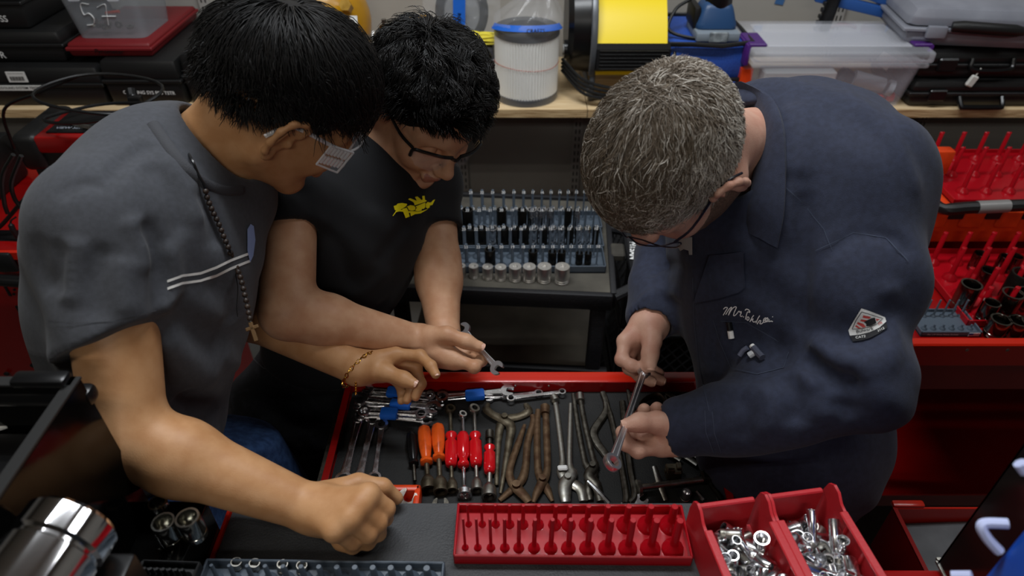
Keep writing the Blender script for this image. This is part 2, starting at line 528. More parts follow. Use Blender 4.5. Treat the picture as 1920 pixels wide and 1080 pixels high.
def surface_nets(A):
    S = A < 0
    n = np.array(A.shape) - 1
    cnt = np.zeros(n, np.int8)
    for i in (0, 1):
        for j in (0, 1):
            for k in (0, 1):
                cnt += S[i:i + n[0], j:j + n[1], k:k + n[2]]
    act = (cnt > 0) & (cnt < 8)
    idx = np.argwhere(act)
    vid = np.full(n, -1, np.int32); vid[act] = np.arange(len(idx))
    acc = np.zeros((len(idx), 3)); num = np.zeros(len(idx))
    cor = [(i, j, k) for i in (0, 1) for j in (0, 1) for k in (0, 1)]
    val = {c: A[idx[:, 0] + c[0], idx[:, 1] + c[1], idx[:, 2] + c[2]].astype(float) for c in cor}
    for c in cor:
        for ax in range(3):
            if c[ax]: continue
            c2 = list(c); c2[ax] = 1; c2 = tuple(c2)
            a, b = val[c], val[c2]
            m = (a < 0) != (b < 0)
            t = np.where(m, a / np.where(m, a - b, 1), 0)
            pos = np.tile(np.array(c, float), (len(idx), 1)); pos[:, ax] += t
            acc[m] += pos[m]; num[m] += 1
    V = idx + acc / num[:, None]
    Q = []
    for ax in range(3):
        a1, a2 = (ax + 1) % 3, (ax + 2) % 3
        sl0 = [slice(1, -1)] * 3; sl1 = [slice(1, -1)] * 3
        sl0[ax] = slice(0, -1); sl1[ax] = slice(1, None)
        s0, s1 = S[tuple(sl0)], S[tuple(sl1)]
        e = np.argwhere(s0 != s1)
        if not len(e): continue
        flip = s0[e[:, 0], e[:, 1], e[:, 2]]
        off = np.ones(3, int); off[ax] = 0
        e = e + off
        def g(d1, d2):
            q = e.copy(); q[:, a1] -= d1; q[:, a2] -= d2
            return vid[q[:, 0], q[:, 1], q[:, 2]]
        q = np.stack([g(1, 1), g(0, 1), g(0, 0), g(1, 0)], 1)
        q[~flip] = q[~flip][:, ::-1]
        Q.append(q)
    Q = np.concatenate(Q)
    return V, Q[(Q >= 0).all(1)]

def relax(V, Q, it=1, f=0.5):
    a = Q.ravel(); b = np.roll(Q, -1, 1).ravel()
    cnt = np.bincount(a, minlength=len(V)) + np.bincount(b, minlength=len(V))
    for _ in range(it):
        W = np.stack([np.bincount(a, V[b, i], len(V)) + np.bincount(b, V[a, i], len(V)) for i in range(3)], 1) / np.maximum(cnt, 1)[:, None]
        V = V + (W - V) * f
    return V

# ------------------------------------------------------------------ heads and hands
def view_axes(px, py):
    t = -nrm(ray(px, py)); r = nrm(np.cross(AU, t)); u = np.cross(t, r)
    return r, u, t
def head_frame(px, py, d, f, u):
    a = np.stack(view_axes(px, py), 1)
    f = nrm(a @ nrm(f)); u = a @ nrm(u); u = nrm(u - f * (u @ f)); l = np.cross(u, f)
    return P(px, py, d), np.stack([f, l, u], 1)      # local x forward, y left, z up

def head_prims(s, c, R, sc=1.0, jaw=1.0, ear=1.0, earout=1.0):
    W = lambda x, y, z: c + R @ (np.array([x, y, z]) * sc)
    E = lambda p, r, k=0.012, op='u', RR=None: s.ell(W(*p), np.array(r) * sc, R if RR is None else R @ RR, k, op)
    Cp = lambda a, b, ra, rb=None, k=0.01, op='u', **kw: s.cap(W(*a), W(*b), ra * sc, (ra if rb is None else rb) * sc, k, op=op, **kw)
    E((-.014, 0, .034), (.098, .077, .086))
    E((.030, 0, -.025), (.062, .062, .082), 0.03)
    for y in (-1, 1):
        Cp((-.012, y * .052 * jaw, -.055), (.060, y * .020, -.100), .019, .016, 0.03)
        E((.058, y * .036, -.030), (.026, .024, .026), 0.025)
        Cp((.082, y * .012, .022), (.066, y * .046, .016), .012, .010, 0.02)
        E((.088, y * .031, .000), (.016, .017, .011), 0.012, 's')
        E((.0745, y * .031, -.001), (.0135, .0145, .0125), 0.004)
    E((.070, 0, -.104), (.019, .020, .017), 0.025)
    Cp((.090, 0, .014), (.111, 0, -.026), .0075, .0105, 0.012)
    E((.110, 0, -.030), (.0115, .0105, .0095), 0.008)
    for y in (-1, 1):
        E((.102, y * .0125, -.034), (.010, .007, .0075), 0.007)
        E((.106, y * .0065, -.041), (.005, .0035, .004), 0.003, 's')
    Cp((.090, -.018, -.0645), (.0955, 0, -.061), .0050, .0062, 0.010); Cp((.090, .018, -.0645), (.0955, 0, -.061), .0050, .0062, 0.010)
    Cp((.091, -.012, -.0725), (.091, .012, -.0725), .0064, .0064, 0.010)
    Cp((.0990, -.016, -.0675), (.0990, .016, -.0675), .0010, .0010, 0.003, op='s')
    E((.087, 0, -.087), (.010, .016, .005), 0.01, 's')
    if ear:
        for y in (-1, 1):
            tilt = np.array(Matrix.Rotation(math.radians(12), 3, 'Y')) @ np.array(Matrix.Rotation(math.radians(-22 * y * earout), 3, 'Z'))
            b = np.array([-.010, y * .080, -.008])
            L = lambda q: tuple(b + tilt @ (np.array(q) * ear))
            E(tuple(b + np.array([0.004, -y * .004, 0])), (.015, .007, .028), 0.01, RR=tilt)
            rim = [(.013, y * .004, .012), (.010, y * .008, .026), (-.003, y * .010, .033), (-.016, y * .010, .026), (-.020, y * .009, .010), (-.017, y * .008, -.008), (-.010, y * .006, -.022), (.001, y * .003, -.030), (.007, 0, -.026)]
            for i in range(len(rim) - 1):
                Cp(L(rim[i]), L(rim[i + 1]), .0042, .0042, 0.005)
            E(L((.001, y * .002, -.026)), (.008, .0045, .009), 0.006, RR=tilt)
            E(L((.003, y * .010, -.001)), (.0105, .0095, .016), 0.003, 's', RR=tilt)
            Cp(L((-.008, y * .006, .016)), L((-.010, y * .006, -.010)), .0032, .0032, 0.004)
            E(L((.012, y * .004, -.004)), (.004, .004, .006), 0.004, RR=tilt)
    return W

def finger(s, pts, r0=0.0098, r1=0.0076, k=0.005):
    n = len(pts); rs = [r0 + (r1 - r0) * i / (n - 1) for i in range(n)]
    s.chain(pts, rs, k)
    for p, r in list(zip(pts, rs))[1:-1]: s.ell(p, r * 1.08, k=0.004)
NAILS = []
def nail(s, tip, prev, up, r=0.0075, parent=None):
    """finger nail: a shallow plate near the end of the last joint"""
    d = nrm(np.asarray(tip) - np.asarray(prev)); u = np.asarray(up, float); u = nrm(u - d * (u @ d))
    R = np.stack([d, np.cross(u, d), u], 1)
    c = np.asarray(tip) + u * (r * 0.80) + d * 0.001
    NAILS.append((c, R, r, parent))
    s.ell(c - u * 0.0016, (r * 0.95, r * 0.86, 0.0022), R, 0.003, 'u')
def nail_mesh(c, R, r, m, parent):
    g = G(); V = []; Fs = []
    n = 7
    for i in range(n):
        for j in range(n):
            a = -1 + 2 * i / (n - 1); b = -1 + 2 * j / (n - 1)
            x = a * (1 - 0.16 * b * b); y = b * (1 - 0.12 * max(a, 0) ** 2 - .10 * max(-a, 0) ** 2)
            V.append((x * r * 0.95, y * r * 0.80, 0.0018 - 0.0032 * b * b - 0.0008 * a * a))
    for i in range(n - 1):
        for j in range(n - 1):
            Fs.append((i * n + j, (i + 1) * n + j, (i + 1) * n + j + 1, i * n + j + 1))
    g.add(V, Fs, 0, R, c)
    o = g.build('fingernail', m, parent)
    return o

# ------------------------------------------------------------------ hair: real strands
def hair_mesh(name, c, R, mats, n, length, seed, hairline, sc=1.0, radii=(.101, .080, .090), cen=(-.014, 0, .033), whorl=(-.75, .12, .6), thick=0.0009,
              grav=(0, 0, -1), g_amt=0.5, lift=0.02, wave=0.0, wfreq=3.0, clump=0.35, seg=8, keep=None, lenfn=None, mixes=(1.0,), cap=0.006, fl=None, part=None, spread=1.0, mixfn=None):
    rng = np.random.default_rng(seed)
    radii = np.array(radii); cen = np.array(cen)
    X = rng.normal(size=(n * 4, 3)); X /= np.linalg.norm(X, axis=1, keepdims=True)
    X = X[hairline(X * radii + cen)][:n]
    n = len(X)
    wh = nrm(whorl)
    nclump = max(60, n // 26)
    ci = rng.integers(0, nclump, n); cl_dir = rng.normal(size=(nclump, 3)); cl_ph = rng.uniform(0, 6.28, nclump)
    seeds = X[rng.choice(n, nclump, replace=False)]
    # nearest clump centre
    ci = np.argmax(X @ seeds.T, axis=1)
    L = length * rng.uniform(0.75, 1.1, n)
    if lenfn is not None: L = L * lenfn(X * radii + cen)
    lay = rng.uniform(0.2, 1.0, n) ** 0.8
    gl = np.asarray(R).T @ nrm(grav)
    Pn = X * radii * (1 + 0.0) + cen
    pts = [Pn.copy()]
    rad_dir = X - wh * (X @ wh)[:, None]
    rad_dir /= np.linalg.norm(rad_dir, axis=1, keepdims=True) + 1e-9
    if fl is not None:
        rad_dir = fl(X, rad_dir)
    for i in range(1, seg):
        t = i / (seg - 1)
        q = (Pn - cen) / radii; nq = np.linalg.norm(q, axis=1, keepdims=True); nn = q / radii; nn /= np.linalg.norm(nn, axis=1, keepdims=True)
        d = rad_dir + gl * g_amt * t * 1.6 + cl_dir[ci] * clump * 0.5 + rng.normal(size=(n, 3)) * 0.07 * spread
        if wave:
            ph = cl_ph[ci] + t * wfreq * 6.28 * (0.7 + 0.6 * (ci % 7) / 7)
            side = np.cross(nn, rad_dir)
            d = d + side * (np.sin(ph) * wave)[:, None] + nn * (np.cos(ph) * wave * 0.35)[:, None]
        d -= nn * np.minimum((d * nn).sum(1), 0)[:, None] * (1.0)
        up = (d * nn).sum(1, keepdims=True)
        if not wave: d = d - nn * up * 0.7
        d /= np.linalg.norm(d, axis=1, keepdims=True)
        Pn = Pn + d * (L / (seg - 1))[:, None]
        q = (Pn - cen) / radii; nq = np.linalg.norm(q, axis=1)
        want = 1 + (cap + lift * lay * min(1, t * 2.2)) / radii.mean()
        low = nq < want
        q[low] *= (want / nq)[low][:, None]
        lim_ = want + (0.06 if not wave else 0.12)
        hi = (nq > lim_) & (q[:, 2] > -0.1)
        q[hi] *= (lim_ / nq)[hi][:, None]
        Pn = q * radii + cen
        pts.append(Pn.copy())
    pts = np.stack(pts, 1) * sc                     # n, seg, 3
    tan = np.gradient(pts, axis=1); tan /= np.linalg.norm(tan, axis=2, keepdims=True) + 1e-9
    nn = (pts / sc - cen) / radii ** 2; nn /= np.linalg.norm(nn, axis=2, keepdims=True)
    side = np.cross(tan, nn); side /= np.linalg.norm(side, axis=2, keepdims=True) + 1e-9
    out = np.cross(side, tan)
    wdt = thick * np.linspace(1.25, 0.25, seg)[None, :, None] * rng.uniform(0.7, 1.3, n)[:, None, None]
    ring = np.stack([pts + side * wdt, pts - side * wdt * .7 + out * wdt * .7, pts - side * wdt * .6 - out * wdt * .7], 2)   # n, seg, 3, 3
    V = (ring.reshape(-1, 3)) @ np.asarray(R).T + c
    base = (np.arange(n) * seg * 3)[:, None, None]
    i = np.arange(seg - 1)[None, :, None] * 3
    j = np.arange(3)[None, None, :]; j2 = (j + 1) % 3
    q = np.stack([base + i + j, base + i + j2, base + i + 3 + j2, base + i + 3 + j], -1).reshape(-1, 4)
    mi = rng.choice(len(mixes), n, p=np.array(mixes) / sum(mixes))
    if mixfn is not None:
        pb = mixfn(X * radii + cen); rv = rng.uniform(size=n); mi = np.where(rv < pb, 0, np.where(rng.uniform(size=n) < .62, 1, 2))
    mi = np.repeat(mi, (seg - 1) * 3)
    me = bpy.data.meshes.new(name)
    me.vertices.add(len(V)); me.vertices.foreach_set('co', V.astype(np.float32).ravel())
    me.loops.add(len(q) * 4); me.loops.foreach_set('vertex_index', q.astype(np.int32).ravel())
    me.polygons.add(len(q)); me.polygons.foreach_set('loop_start', np.arange(0, len(q) * 4, 4, dtype=np.int32))
    me.polygons.foreach_set('use_smooth', np.ones(len(q), bool))
    for m in mats: me.materials.append(m)
    me.polygons.foreach_set('material_index', mi.astype(np.int32))
    me.update(calc_edges=True)
    return me

def on_surface(s, lines, m, name, parent, width=2.0, lift=0.0012, closed=False, step=3.0):
    """flat print or stitching that follows a garment: ribbons laid on the cloth"""
    V = []; Fs = []
    for ln in lines:
        wd = width
        if isinstance(ln, tuple): ln, wd = ln
        p = np.array(ln, float); out = [p[0]]
        for a, b in zip(p[:-1], p[1:]):
            k = max(1, int(np.linalg.norm(b - a) / step))
            out += [a + (b - a) * (j + 1) / k for j in range(k)]
        p = np.array(out); t = np.gradient(p, axis=0); t /= np.linalg.norm(t, axis=1, keepdims=True) + 1e-9
        nr = np.stack([-t[:, 1], t[:, 0]], 1) * wd / 2
        A, ok1 = s.hit(p + nr); Bp, ok2 = s.hit(p - nr)
        NA, NB = s.normal(A), s.normal(Bp)
        A = A + NA * lift; Bp = Bp + NB * lift
        ok = ok1 & ok2
        o = len(V)
        for a, b in zip(A, Bp): V += [a, b]
        for i in range(len(p) - 1):
            if ok[i] and ok[i + 1]: Fs.append((o + 2 * i, o + 2 * i + 1, o + 2 * i + 3, o + 2 * i + 2))
    g = G(); g.add(V, Fs)
    return g.build(name, m, parent)
def patch_on(s, poly, m, name, parent, lift=0.0015, step=4.0):
    """a filled outline laid on the cloth, triangulated finely enough to follow it"""
    bm = bmesh.new()
    poly = [np.array(p, float) for p in poly]
    out = []
    for a, b in zip(poly, poly[1:] + poly[:1]):
        k = max(1, int(np.linalg.norm(b - a) / step))
        out += [a + (b - a) * j / k for j in range(k)]
    vs = [bm.verts.new((p[0], p[1], 0)) for p in out]
    bm.faces.new(vs)
    bmesh.ops.triangulate(bm, faces=bm.faces[:])
    for _ in range(3):
        lg = [e for e in bm.edges if e.calc_length() > step * 2]
        if not lg: break
        bmesh.ops.subdivide_edges(bm, edges=lg, cuts=1); bmesh.ops.triangulate(bm, faces=bm.faces[:])
    bm.verts.index_update()
    xy = [(v.co.x, v.co.y) for v in bm.verts]; Fs = [[v.index for v in f.verts] for f in bm.faces]
    bm.free()
    H, ok = s.hit(xy); N = s.normal(H); H = H + N * lift
    Fs = [f for f in Fs if all(ok[i] for i in f)]
    g = G(); g.add(H, Fs)
    o = g.build(name, m, parent)
    return o
def text_on(s, txt, m, name, parent, xy, size, ang=0.0, shear=0.0, lift=0.0014, bold=0.0, sy=1.0, space=1.0):
    me = text_mesh(txt, size, shear=shear, bold=bold, space=space)
    ca, sa = math.cos(ang), math.sin(ang)
    pts = [(xy[0] + v.co.x * ca - v.co.y * sy * sa, xy[1] - (v.co.x * sa + v.co.y * sy * ca)) for v in me.vertices]
    Fs = [list(p.vertices) for p in me.polygons]
    bpy.data.meshes.remove(me)
    H, ok = s.hit(pts); H = H + s.normal(H) * lift
    g = G(); g.add(H, [f for f in Fs if all(ok[i] for i in f)])
    return g.build(name, m, parent)

# ------------------------------------------------------------------ the room
YW = 2.10
g = G(); g.box((0, -0.4, -0.02), (6.4, 7.4, 0.04)); struct('floor', g, M_FLOOR)
g = G(); g.box((0, YW + 0.05, 1.5), (6.4, 0.1, 3.0)); wall = struct('wall_back', g, M_WALL)
g = G(); g.box((-3.2, -0.4, 1.5), (0.1, 7.4, 3.0)); struct('wall_left', g, M_WALL)
g = G(); g.box((3.2, -0.4, 1.5), (0.1, 7.4, 3.0)); struct('wall_right', g, M_WALL)
g = G(); g.box((0, -0.4, 3.03), (6.4, 7.4, 0.06)); struct('ceiling', g, mat('ceiling_tile', '#a8a49c', 0.9))
for i, x in enumerate((-1.275, -0.904, -0.166, 0.217, 0.97, 1.345)):
    g = G()
    g.box((x - 0.0135, YW - 0.006, 1.1), (0.003, 0.012, 1.9)); g.box((x + 0.0135, YW - 0.006, 1.1), (0.003, 0.012, 1.9)); g.box((x, YW - 0.0115, 1.1), (0.026, 0.002, 1.9))
    t = struct('trim_%d' % (i + 1), g, M_STD)
    g = G()
    for k in range(36):
        for dx in (-0.006, 0.006):
            g.box((x + dx, YW - 0.0127, 0.62 + k * 0.026), (0.0042, 0.0006, 0.015))
    g.build('slots', M_DARK, t)

# plywood shelf in two boards
ZS = 1.10
for nm, x0, x1, lab in (('plywood_shelf', -1.75, 0.1985, 'pale plywood shelf board under the black cases and white filter'),
                        ('plywood_shelf', 0.2005, 1.95, 'pale plywood shelf board under the yellow blower and clear box')):
    r = thing(nm, lab, 'shelf', ((x0 + x1) / 2, 1.9, ZS), group='plywood shelf boards')
    w_ = x1 - x0
    g = G(); g.box((0, 0.0, -0.0035), (w_, 0.392, 0.007)); g.box((0, 0, -0.0195), (w_, 0.392, 0.005)); g.build('board', M_WOOD, r)
    g = G(); g.box((0, -0.1925, -0.0113), (w_, 0.008, 0.0218)); g.build('edge', M_PLYE, r)
    for bx in ([-0.904, -0.166] if x0 < 0 else [0.217, 0.97, 1.345]):
        g = G(); g.prism([(1.72, ZS - 0.026), (YW - 0.012, ZS - 0.026), (YW - 0.012, ZS - 0.12)], -0.0015, 0.0015, R=np.array([[0, 0, 1], [1, 0, 0], [0, 1, 0]]), t=(bx - (x0 + x1) / 2, -1.9, -ZS))
        g.build('bracket', M_STD, r)

# ------------------------------------------------------------------ the roll cart with its open drawer
ZM = 1.08
CXm = 0.022
cart = thing('tool_cart', 'red tool cart with grey rubber top mat and open drawer of brake tools', 'tool cart', (CXm, 0.29, 0))
def lp(g, name, m, parent, org):
    o = g.build(name, m, parent); o.location = -Vector(org); return o
ORG = (CXm, 0.29, 0)
g = G(); g.rbox((CXm, 0.275, 0.585), (0.755, 0.47, 0.93), 0.006); lp(g, 'body', M_REDM, cart, ORG)
g = G()
g.box((CXm - 0.3855, 0.275, 1.064), (0.004, 0.50, 0.036)); g.box((CXm + 0.3855, 0.275, 1.064), (0.004, 0.50, 0.036)); g.box((CXm, 0.0265, 1.064), (0.767, 0.004, 0.036))
lp(g, 'top_rim', M_REDLIT, cart, ORG)
g = G(); g.rbox((CXm, 0.275, 1.064), (0.766, 0.497, 0.031), 0.004); lp(g, 'top_mat', M_MAT, cart, ORG)
for sx in (-1, 1):
    for sy in (-1, 1):
        g = G(); x, y = CXm + sx * 0.32, 0.275 + sy * 0.19
        g.cyl((x - 0.015, y, 0.055), (x + 0.015, y, 0.055), 0.055, n=18); g.box((x, y, 0.105), (0.05, 0.07, 0.02))
        lp(g, 'caster', M_BLKS, cart, ORG)
for k, z in enumerate((0.80, 0.62, 0.44, 0.26)):
    g = G(); g.rbox((CXm, 0.517, z), (0.70, 0.02, 0.16), 0.004); g.rbox((CXm, 0.532, z + 0.06), (0.66, 0.016, 0.02), 0.004)
    lp(g, 'drawer_front', M_REDM, cart, ORG)
# open drawer
ZR, ZF = 0.960, 0.936
YF = 0.853
dr = bpy.data.objects.new('open_drawer', None); COL.objects.link(dr); dr.parent = cart; dr.location = -Vector(ORG)
x0, x1 = CXm - 0.316, CXm + 0.312
g = G(); g.box(((x0 + x1) / 2, 0.60, ZF - 0.012), (x1 - x0 - 0.002, 0.53, 0.008)); g.build('drawer_bottom', M_REDM, dr)
g = G(); g.box(((x0 + x1) / 2, 0.60, ZF - 0.004), (x1 - x0 - 0.012, 0.512, 0.008)); g.build('drawer_liner', M_LINER, dr)
for xs in (x0, x1):
    g = G(); g.box((xs, 0.60, ZR - 0.023), (0.0035, 0.53, 0.046)); g.box((xs + (0.004 if xs < 0 else -0.004), 0.60, ZR - 0.001), (0.010, 0.53, 0.003)); g.build('drawer_side', M_REDM, dr)
    g = G(); g.box((xs + (-0.009 if xs < 0 else 0.009), 0.56, ZR - 0.03), (0.010, 0.5, 0.022)); g.build('slide_rail', M_DSTEEL, dr)
g = G(); g.box(((x0 + x1) / 2, YF, ZR - 0.022), (x1 - x0, 0.004, 0.044)); g.build('drawer_inner_front', M_REDM, dr)
g = G(); g.rbox(((x0 + x1) / 2, YF + 0.012, ZR - 0.045), (x1 - x0 + 0.012, 0.026, 0.092), 0.003); g.build('drawer_front_panel', M_REDLIT, dr)
g = G()
for rx, ry in ((0.085, 0), (0.30, 0), (0.36, 0)):
    g.sphere((x0 + rx, YF - 0.0022, ZR - 0.008), 0.0022, 8, 6)
g.build('rivets', M_STEEL, dr)

# ------------------------------------------------------------------ people
M_SKIN1 = mat('tan_skin', '#ba8c62', 0.5, 0, col2='#ad7d53', scale=40, bump=0.12, bscale=700, spec=0.4)
M_SKIN2 = mat('light_skin', '#bf9474', 0.5, 0, col2='#b28363', scale=40, bump=0.12, bscale=700, spec=0.4)
M_SKIN3 = mat('fair_skin', '#c79d88', 0.5, 0, col2='#bb8a76', scale=35, bump=0.18, bscale=600, spec=0.4)
M_LIP = mat('lip', '#9c6654', 0.45, 0)
M_BEARD = mat('stubble_skin', '#7d6353', 0.7, 0, col2='#59483c', scale=420, bump=0.5, bscale=900)
M_NAIL = mat('nail', '#d3a793', 0.25, 0)
M_HAIRB = mat('black_hair', '#0b0a0a', 0.46, 0, spec=0.35)
M_HAIRB2 = mat('black_brown_hair', '#161311', 0.46, 0, spec=0.35)
M_HAIRG1 = mat('brown_hair', '#5e5142', 0.5, 0)
M_HAIRG2 = mat('grey_hair', '#978e82', 0.5, 0)
M_HAIRG3 = mat('silver_hair', '#c6bfb4', 0.5, 0)
M_TEE = mat('charcoal_jersey', '#3f4147', 0.9, 0, col2='#393b40', scale=160, bump=0.15, bscale=900, sheen=0.08)
M_BTEE = mat('black_jersey', '#07080c', 0.9, 0, bump=0.12, bscale=900, sheen=0.03)
M_COV = mat('navy_twill', '#1d2234', 0.85, 0, col2='#242a3e', scale=120, bump=0.2, bscale=900, sheen=0.06)
M_DENIM = mat('blue_denim', '#24406b', 0.9, 0, col2='#3a5a8a', scale=90, bump=0.35, bscale=500)
M_BDENIM = mat('black_denim', '#141518', 0.9, 0, col2='#25272c', scale=60, bump=0.35, bscale=500, contrast=(0.5, 0.75))
M_STITCH = mat('stitch_navy', '#3a4152', 0.9)
M_RIB = mat('ribbed_charcoal', '#3c3d41', 0.9, 0, bump=0.3, bscale=700)
M_YPRINT = mat('yellow_print', '#fff012', 0.6)
M_WPRINT = mat('white_stripe_print', '#d9d8d4', 0.7)
M_SHOE = mat('black_shoe_leather', '#121212', 0.5)
M_BEAD = mat('dark_wood_bead', '#1c1512', 0.45, 0, col2='#33251c', scale=150)
PV = 0.0024

def rel(o, root):
    o.parent = root; o.matrix_parent_inverse = Matrix.Translation(root.location).inverted(); return o
def child(name, me, root):
    return rel(obj(name, me), root)
def shoe(root, x, y, rz):
    s = Sdf(); d = np.array([math.cos(rz), math.sin(rz), 0])
    a = np.array([x, y, 0.045])
    s.cap(a - d * 0.05, a + d * 0.15, 0.042, 0.04, 0.02, flat=((0, 0, 1), 0.9)); s.cap(a - d * 0.03, a - d * 0.02 + np.array([0, 0, 0.06]), 0.04, 0.042, 0.03)
    s.plane((0, 0, 0.004), (0, 0, -1))
    return child('shoe', s.mesh('shoe', M_SHOE, 0.006), root)
def arm(s, S, E, W, r=(.052, .045, .047, .028), k=0.02):
    s.cap(S, E, r[0], r[1], k)
    m = E + (W - E) * 0.28
    s.cap(E, m, r[1] * .98, r[2], k); s.cap(m, W, r[2], r[3], k)
def lips(c, R):
    return (1, lambda C: (lambda q: ((q[:, 0] > .0895) & (abs(q[:, 1]) < .021) & (q[:, 2] < -.0575) & (q[:, 2] > -.079)))((C - c) @ R))
def do_nails(root, m=None):
    for c, R, r, _ in NAILS: rel(nail_mesh(c, R, r, m or M_NAIL, None), root)
    NAILS.clear()

# ---------- student in the charcoal tee (left)
m1 = thing('person', 'person in charcoal t-shirt with white chest stripes, leaning on one fist', 'person', (-0.55, 0.68, 0))
RS, LS = P(190, 415, .785), P(428, 388, 1.08)
NB, WA = P(392, 300, .94), P(262, 890, 1.0)
CH = P(282, 492, .915)
a_s = nrm(LS - RS); su = nrm(P(350, 330, .93) - WA); a_f = nrm(np.cross(a_s, su)); RT = np.stack([a_f, a_s, np.cross(a_f, a_s)], 1)
EL, WR = P(240, 820, .795), P(582, 953, .826)
EL2, WR2 = P(392, 548, 1.14), P(668, 690, 1.08)
hc1, hR1 = head_frame(536, 190, .905, (.86, -.40, -.36), (.32, .82, .46))
s = Sdf()
W1 = head_prims(s, hc1, hR1, 1.0, ear=1.12)
s.cap(W1(-.032, 0, -.03), NB, .055, .058, 0.03)
s.cap(NB, CH, .056, .07, 0.03); s.cap(CH, RS, .05, .05, 0.03); s.cap(CH, LS, .05, .05, 0.03)
arm(s, RS, EL, WR, (.052, .0425, .0425, .027))
arm(s, LS, EL2, WR2, (.05, .043, .042, .026))
# right fist on the mat
F1 = {'i': [Pz(691, 927, ZM + .078), Pz(724, 954, ZM + .052), Pz(722, 972, ZM + .022), Pz(690, 975, ZM + .010)],
      'm': [Pz(675, 948, ZM + .078), Pz(709, 980, ZM + .048), Pz(709, 1000, ZM + .019), Pz(680, 998, ZM + .010)],
      'r': [Pz(655, 973, ZM + .074), Pz(690, 1001, ZM + .044), Pz(689, 1016, ZM + .018), Pz(662, 1012, ZM + .010)],
      'p': [Pz(627, 995, ZM + .066), Pz(662, 1016, ZM + .036), Pz(662, 1025, ZM + .016), Pz(640, 1020, ZM + .010)]}
s.cap(WR, WR + nrm(WR - EL) * .01, .027, .027, .01)
for q in 'imrp':
    p = F1[q]
    s.cap(WR + (p[0] - WR) * 0.12, p[0], .021, .0130, .013)
    s.chain(p, [.0118, .0112, .0100, .0088] if q != 'p' else [.0104, .0098, .0090, .0080], .003)
    s.ell(p[0], .0126 if q != 'p' else .0110, k=.008)
s.cap(Pz(640, 975, ZM + .03), Pz(620, 955, ZM + .04), .024, .024, .02)
TH1 = [Pz(612, 928, ZM + .045), Pz(672, 908, ZM + .044), Pz(717, 914, ZM + .036), Pz(744, 934, ZM + .016)]
s.chain(TH1, [.018, .0132, .0112, .0085], .006)
# left hand reaching over the drawer
F2 = {'i': [P(742, 664, 1.105), P(788, 667, 1.10), P(808, 686, 1.085), P(817, 702, 1.075)],
      'm': [P(738, 678, 1.115), P(780, 688, 1.12), P(789, 720, 1.12), P(779, 744, 1.12)],
      'r': [P(728, 692, 1.122), P(766, 700, 1.135), P(772, 728, 1.14), P(763, 750, 1.135)],
      'p': [P(716, 704, 1.125), P(744, 714, 1.14), P(754, 736, 1.15), P(752, 752, 1.14)]}
for q in 'imrp':
    p = F2[q]
    s.cap(WR2 + (p[0] - WR2) * 0.1, p[0], .020, .0125, .016)
    finger(s, p, .0102 if q != 'p' else .0085, .0076 if q != 'p' else .0066, .004)
s.chain([P(690, 694, 1.09), P(722, 698, 1.08), P(757, 711, 1.07), P(774, 719, 1.065)], [.019, .0135, .0112, .0090], .010)
nail(s, P(775, 719, 1.065), P(757, 711, 1.07), AT + AU * .6, .0082)
nail(s, P(816, 702, 1.074), P(808, 686, 1.085), AX + AT, .006)
s.tags.append(lips(hc1, hR1))
body1 = child('body', s.mesh('body', [M_SKIN1, M_LIP], PV, smooth=1), m1)
do_nails(m1)
S1 = s

# t-shirt
HEM = P(196, 640, .775)
t1 = Sdf()
t1.ell(CH, (.126, .150, .20), RT, .05)
t1.cap(CH, WA, .126, .112, .06, flat=(a_f, .95))
t1.cap(RS, P(338, 322, .935), .064, .064, .06)
t1.cap(LS, P(395, 335, .98), .062, .066, .06)
t1.cap(P(338, 322, .935), P(410, 360, .98), .070, .066, .06)
nh = nrm(EL - RS); nhm = nrm(nh + AX * .36)
t1.cap(RS, RS + nh * .3, .064, .074, .03, clip=[(HEM, nhm)])
n2 = nrm(EL2 - LS)
t1.cap(LS, LS + n2 * .16, .062, .066, .03, clip=[(LS + n2 * .15, n2)])
for ln, wd, am in (([(262, 410), (290, 455), (300, 530), (297, 600)], .010, -.018), ([(240, 400), (268, 450), (280, 520)], .012, .010), ([(108, 372), (135, 352), (170, 345), (200, 352)], .007, -.006), ([(205, 350), (225, 310), (262, 285), (290, 275)], .008, -.007),
                   ([(66, 440), (74, 500), (98, 545)], .012, -.010), ([(320, 560), (360, 620), (430, 650)], .018, -.013), ([(310, 620), (360, 690), (440, 715)], .02, .012), ([(330, 740), (390, 775), (455, 770)], .018, -.014),
                   ([(330, 800), (390, 825), (440, 805)], .014, .010), ([(130, 580), (135, 510), (145, 440)], .013, .008), ([(110, 560), (112, 500), (118, 450)], .011, -.007), ([(360, 350), (395, 410), (405, 470)], .012, -.008), ([(300, 290), (350, 350), (375, 430)], .012, .008), ([(270, 300), (320, 370), (340, 450)], .012, -.007),
                   ([(190, 610), (182, 530), (195, 450)], .014, -.006), ([(240, 600), (232, 530), (240, 480)], .014, .007), ([(395, 520), (430, 565), (440, 610)], .014, -.010), ([(310, 450), (330, 520), (320, 600)], .014, .008), ([(420, 660), (445, 690), (450, 730)], .012, .008)):
    t1.fold(ln, wd, am)
t1.wr = .0022
t1.cap(P(388, 294, .935), W1(-.03, 0, -.05), .060, .070, .006, op='s', late=True)
hemn = nrm(nrm(WA - CH) + a_f * .25)
t1.plane(P(330, 900, .95), hemn, .006)
tee1 = child('t_shirt', t1.mesh('t_shirt', M_TEE, .0042, smooth=2), m1)
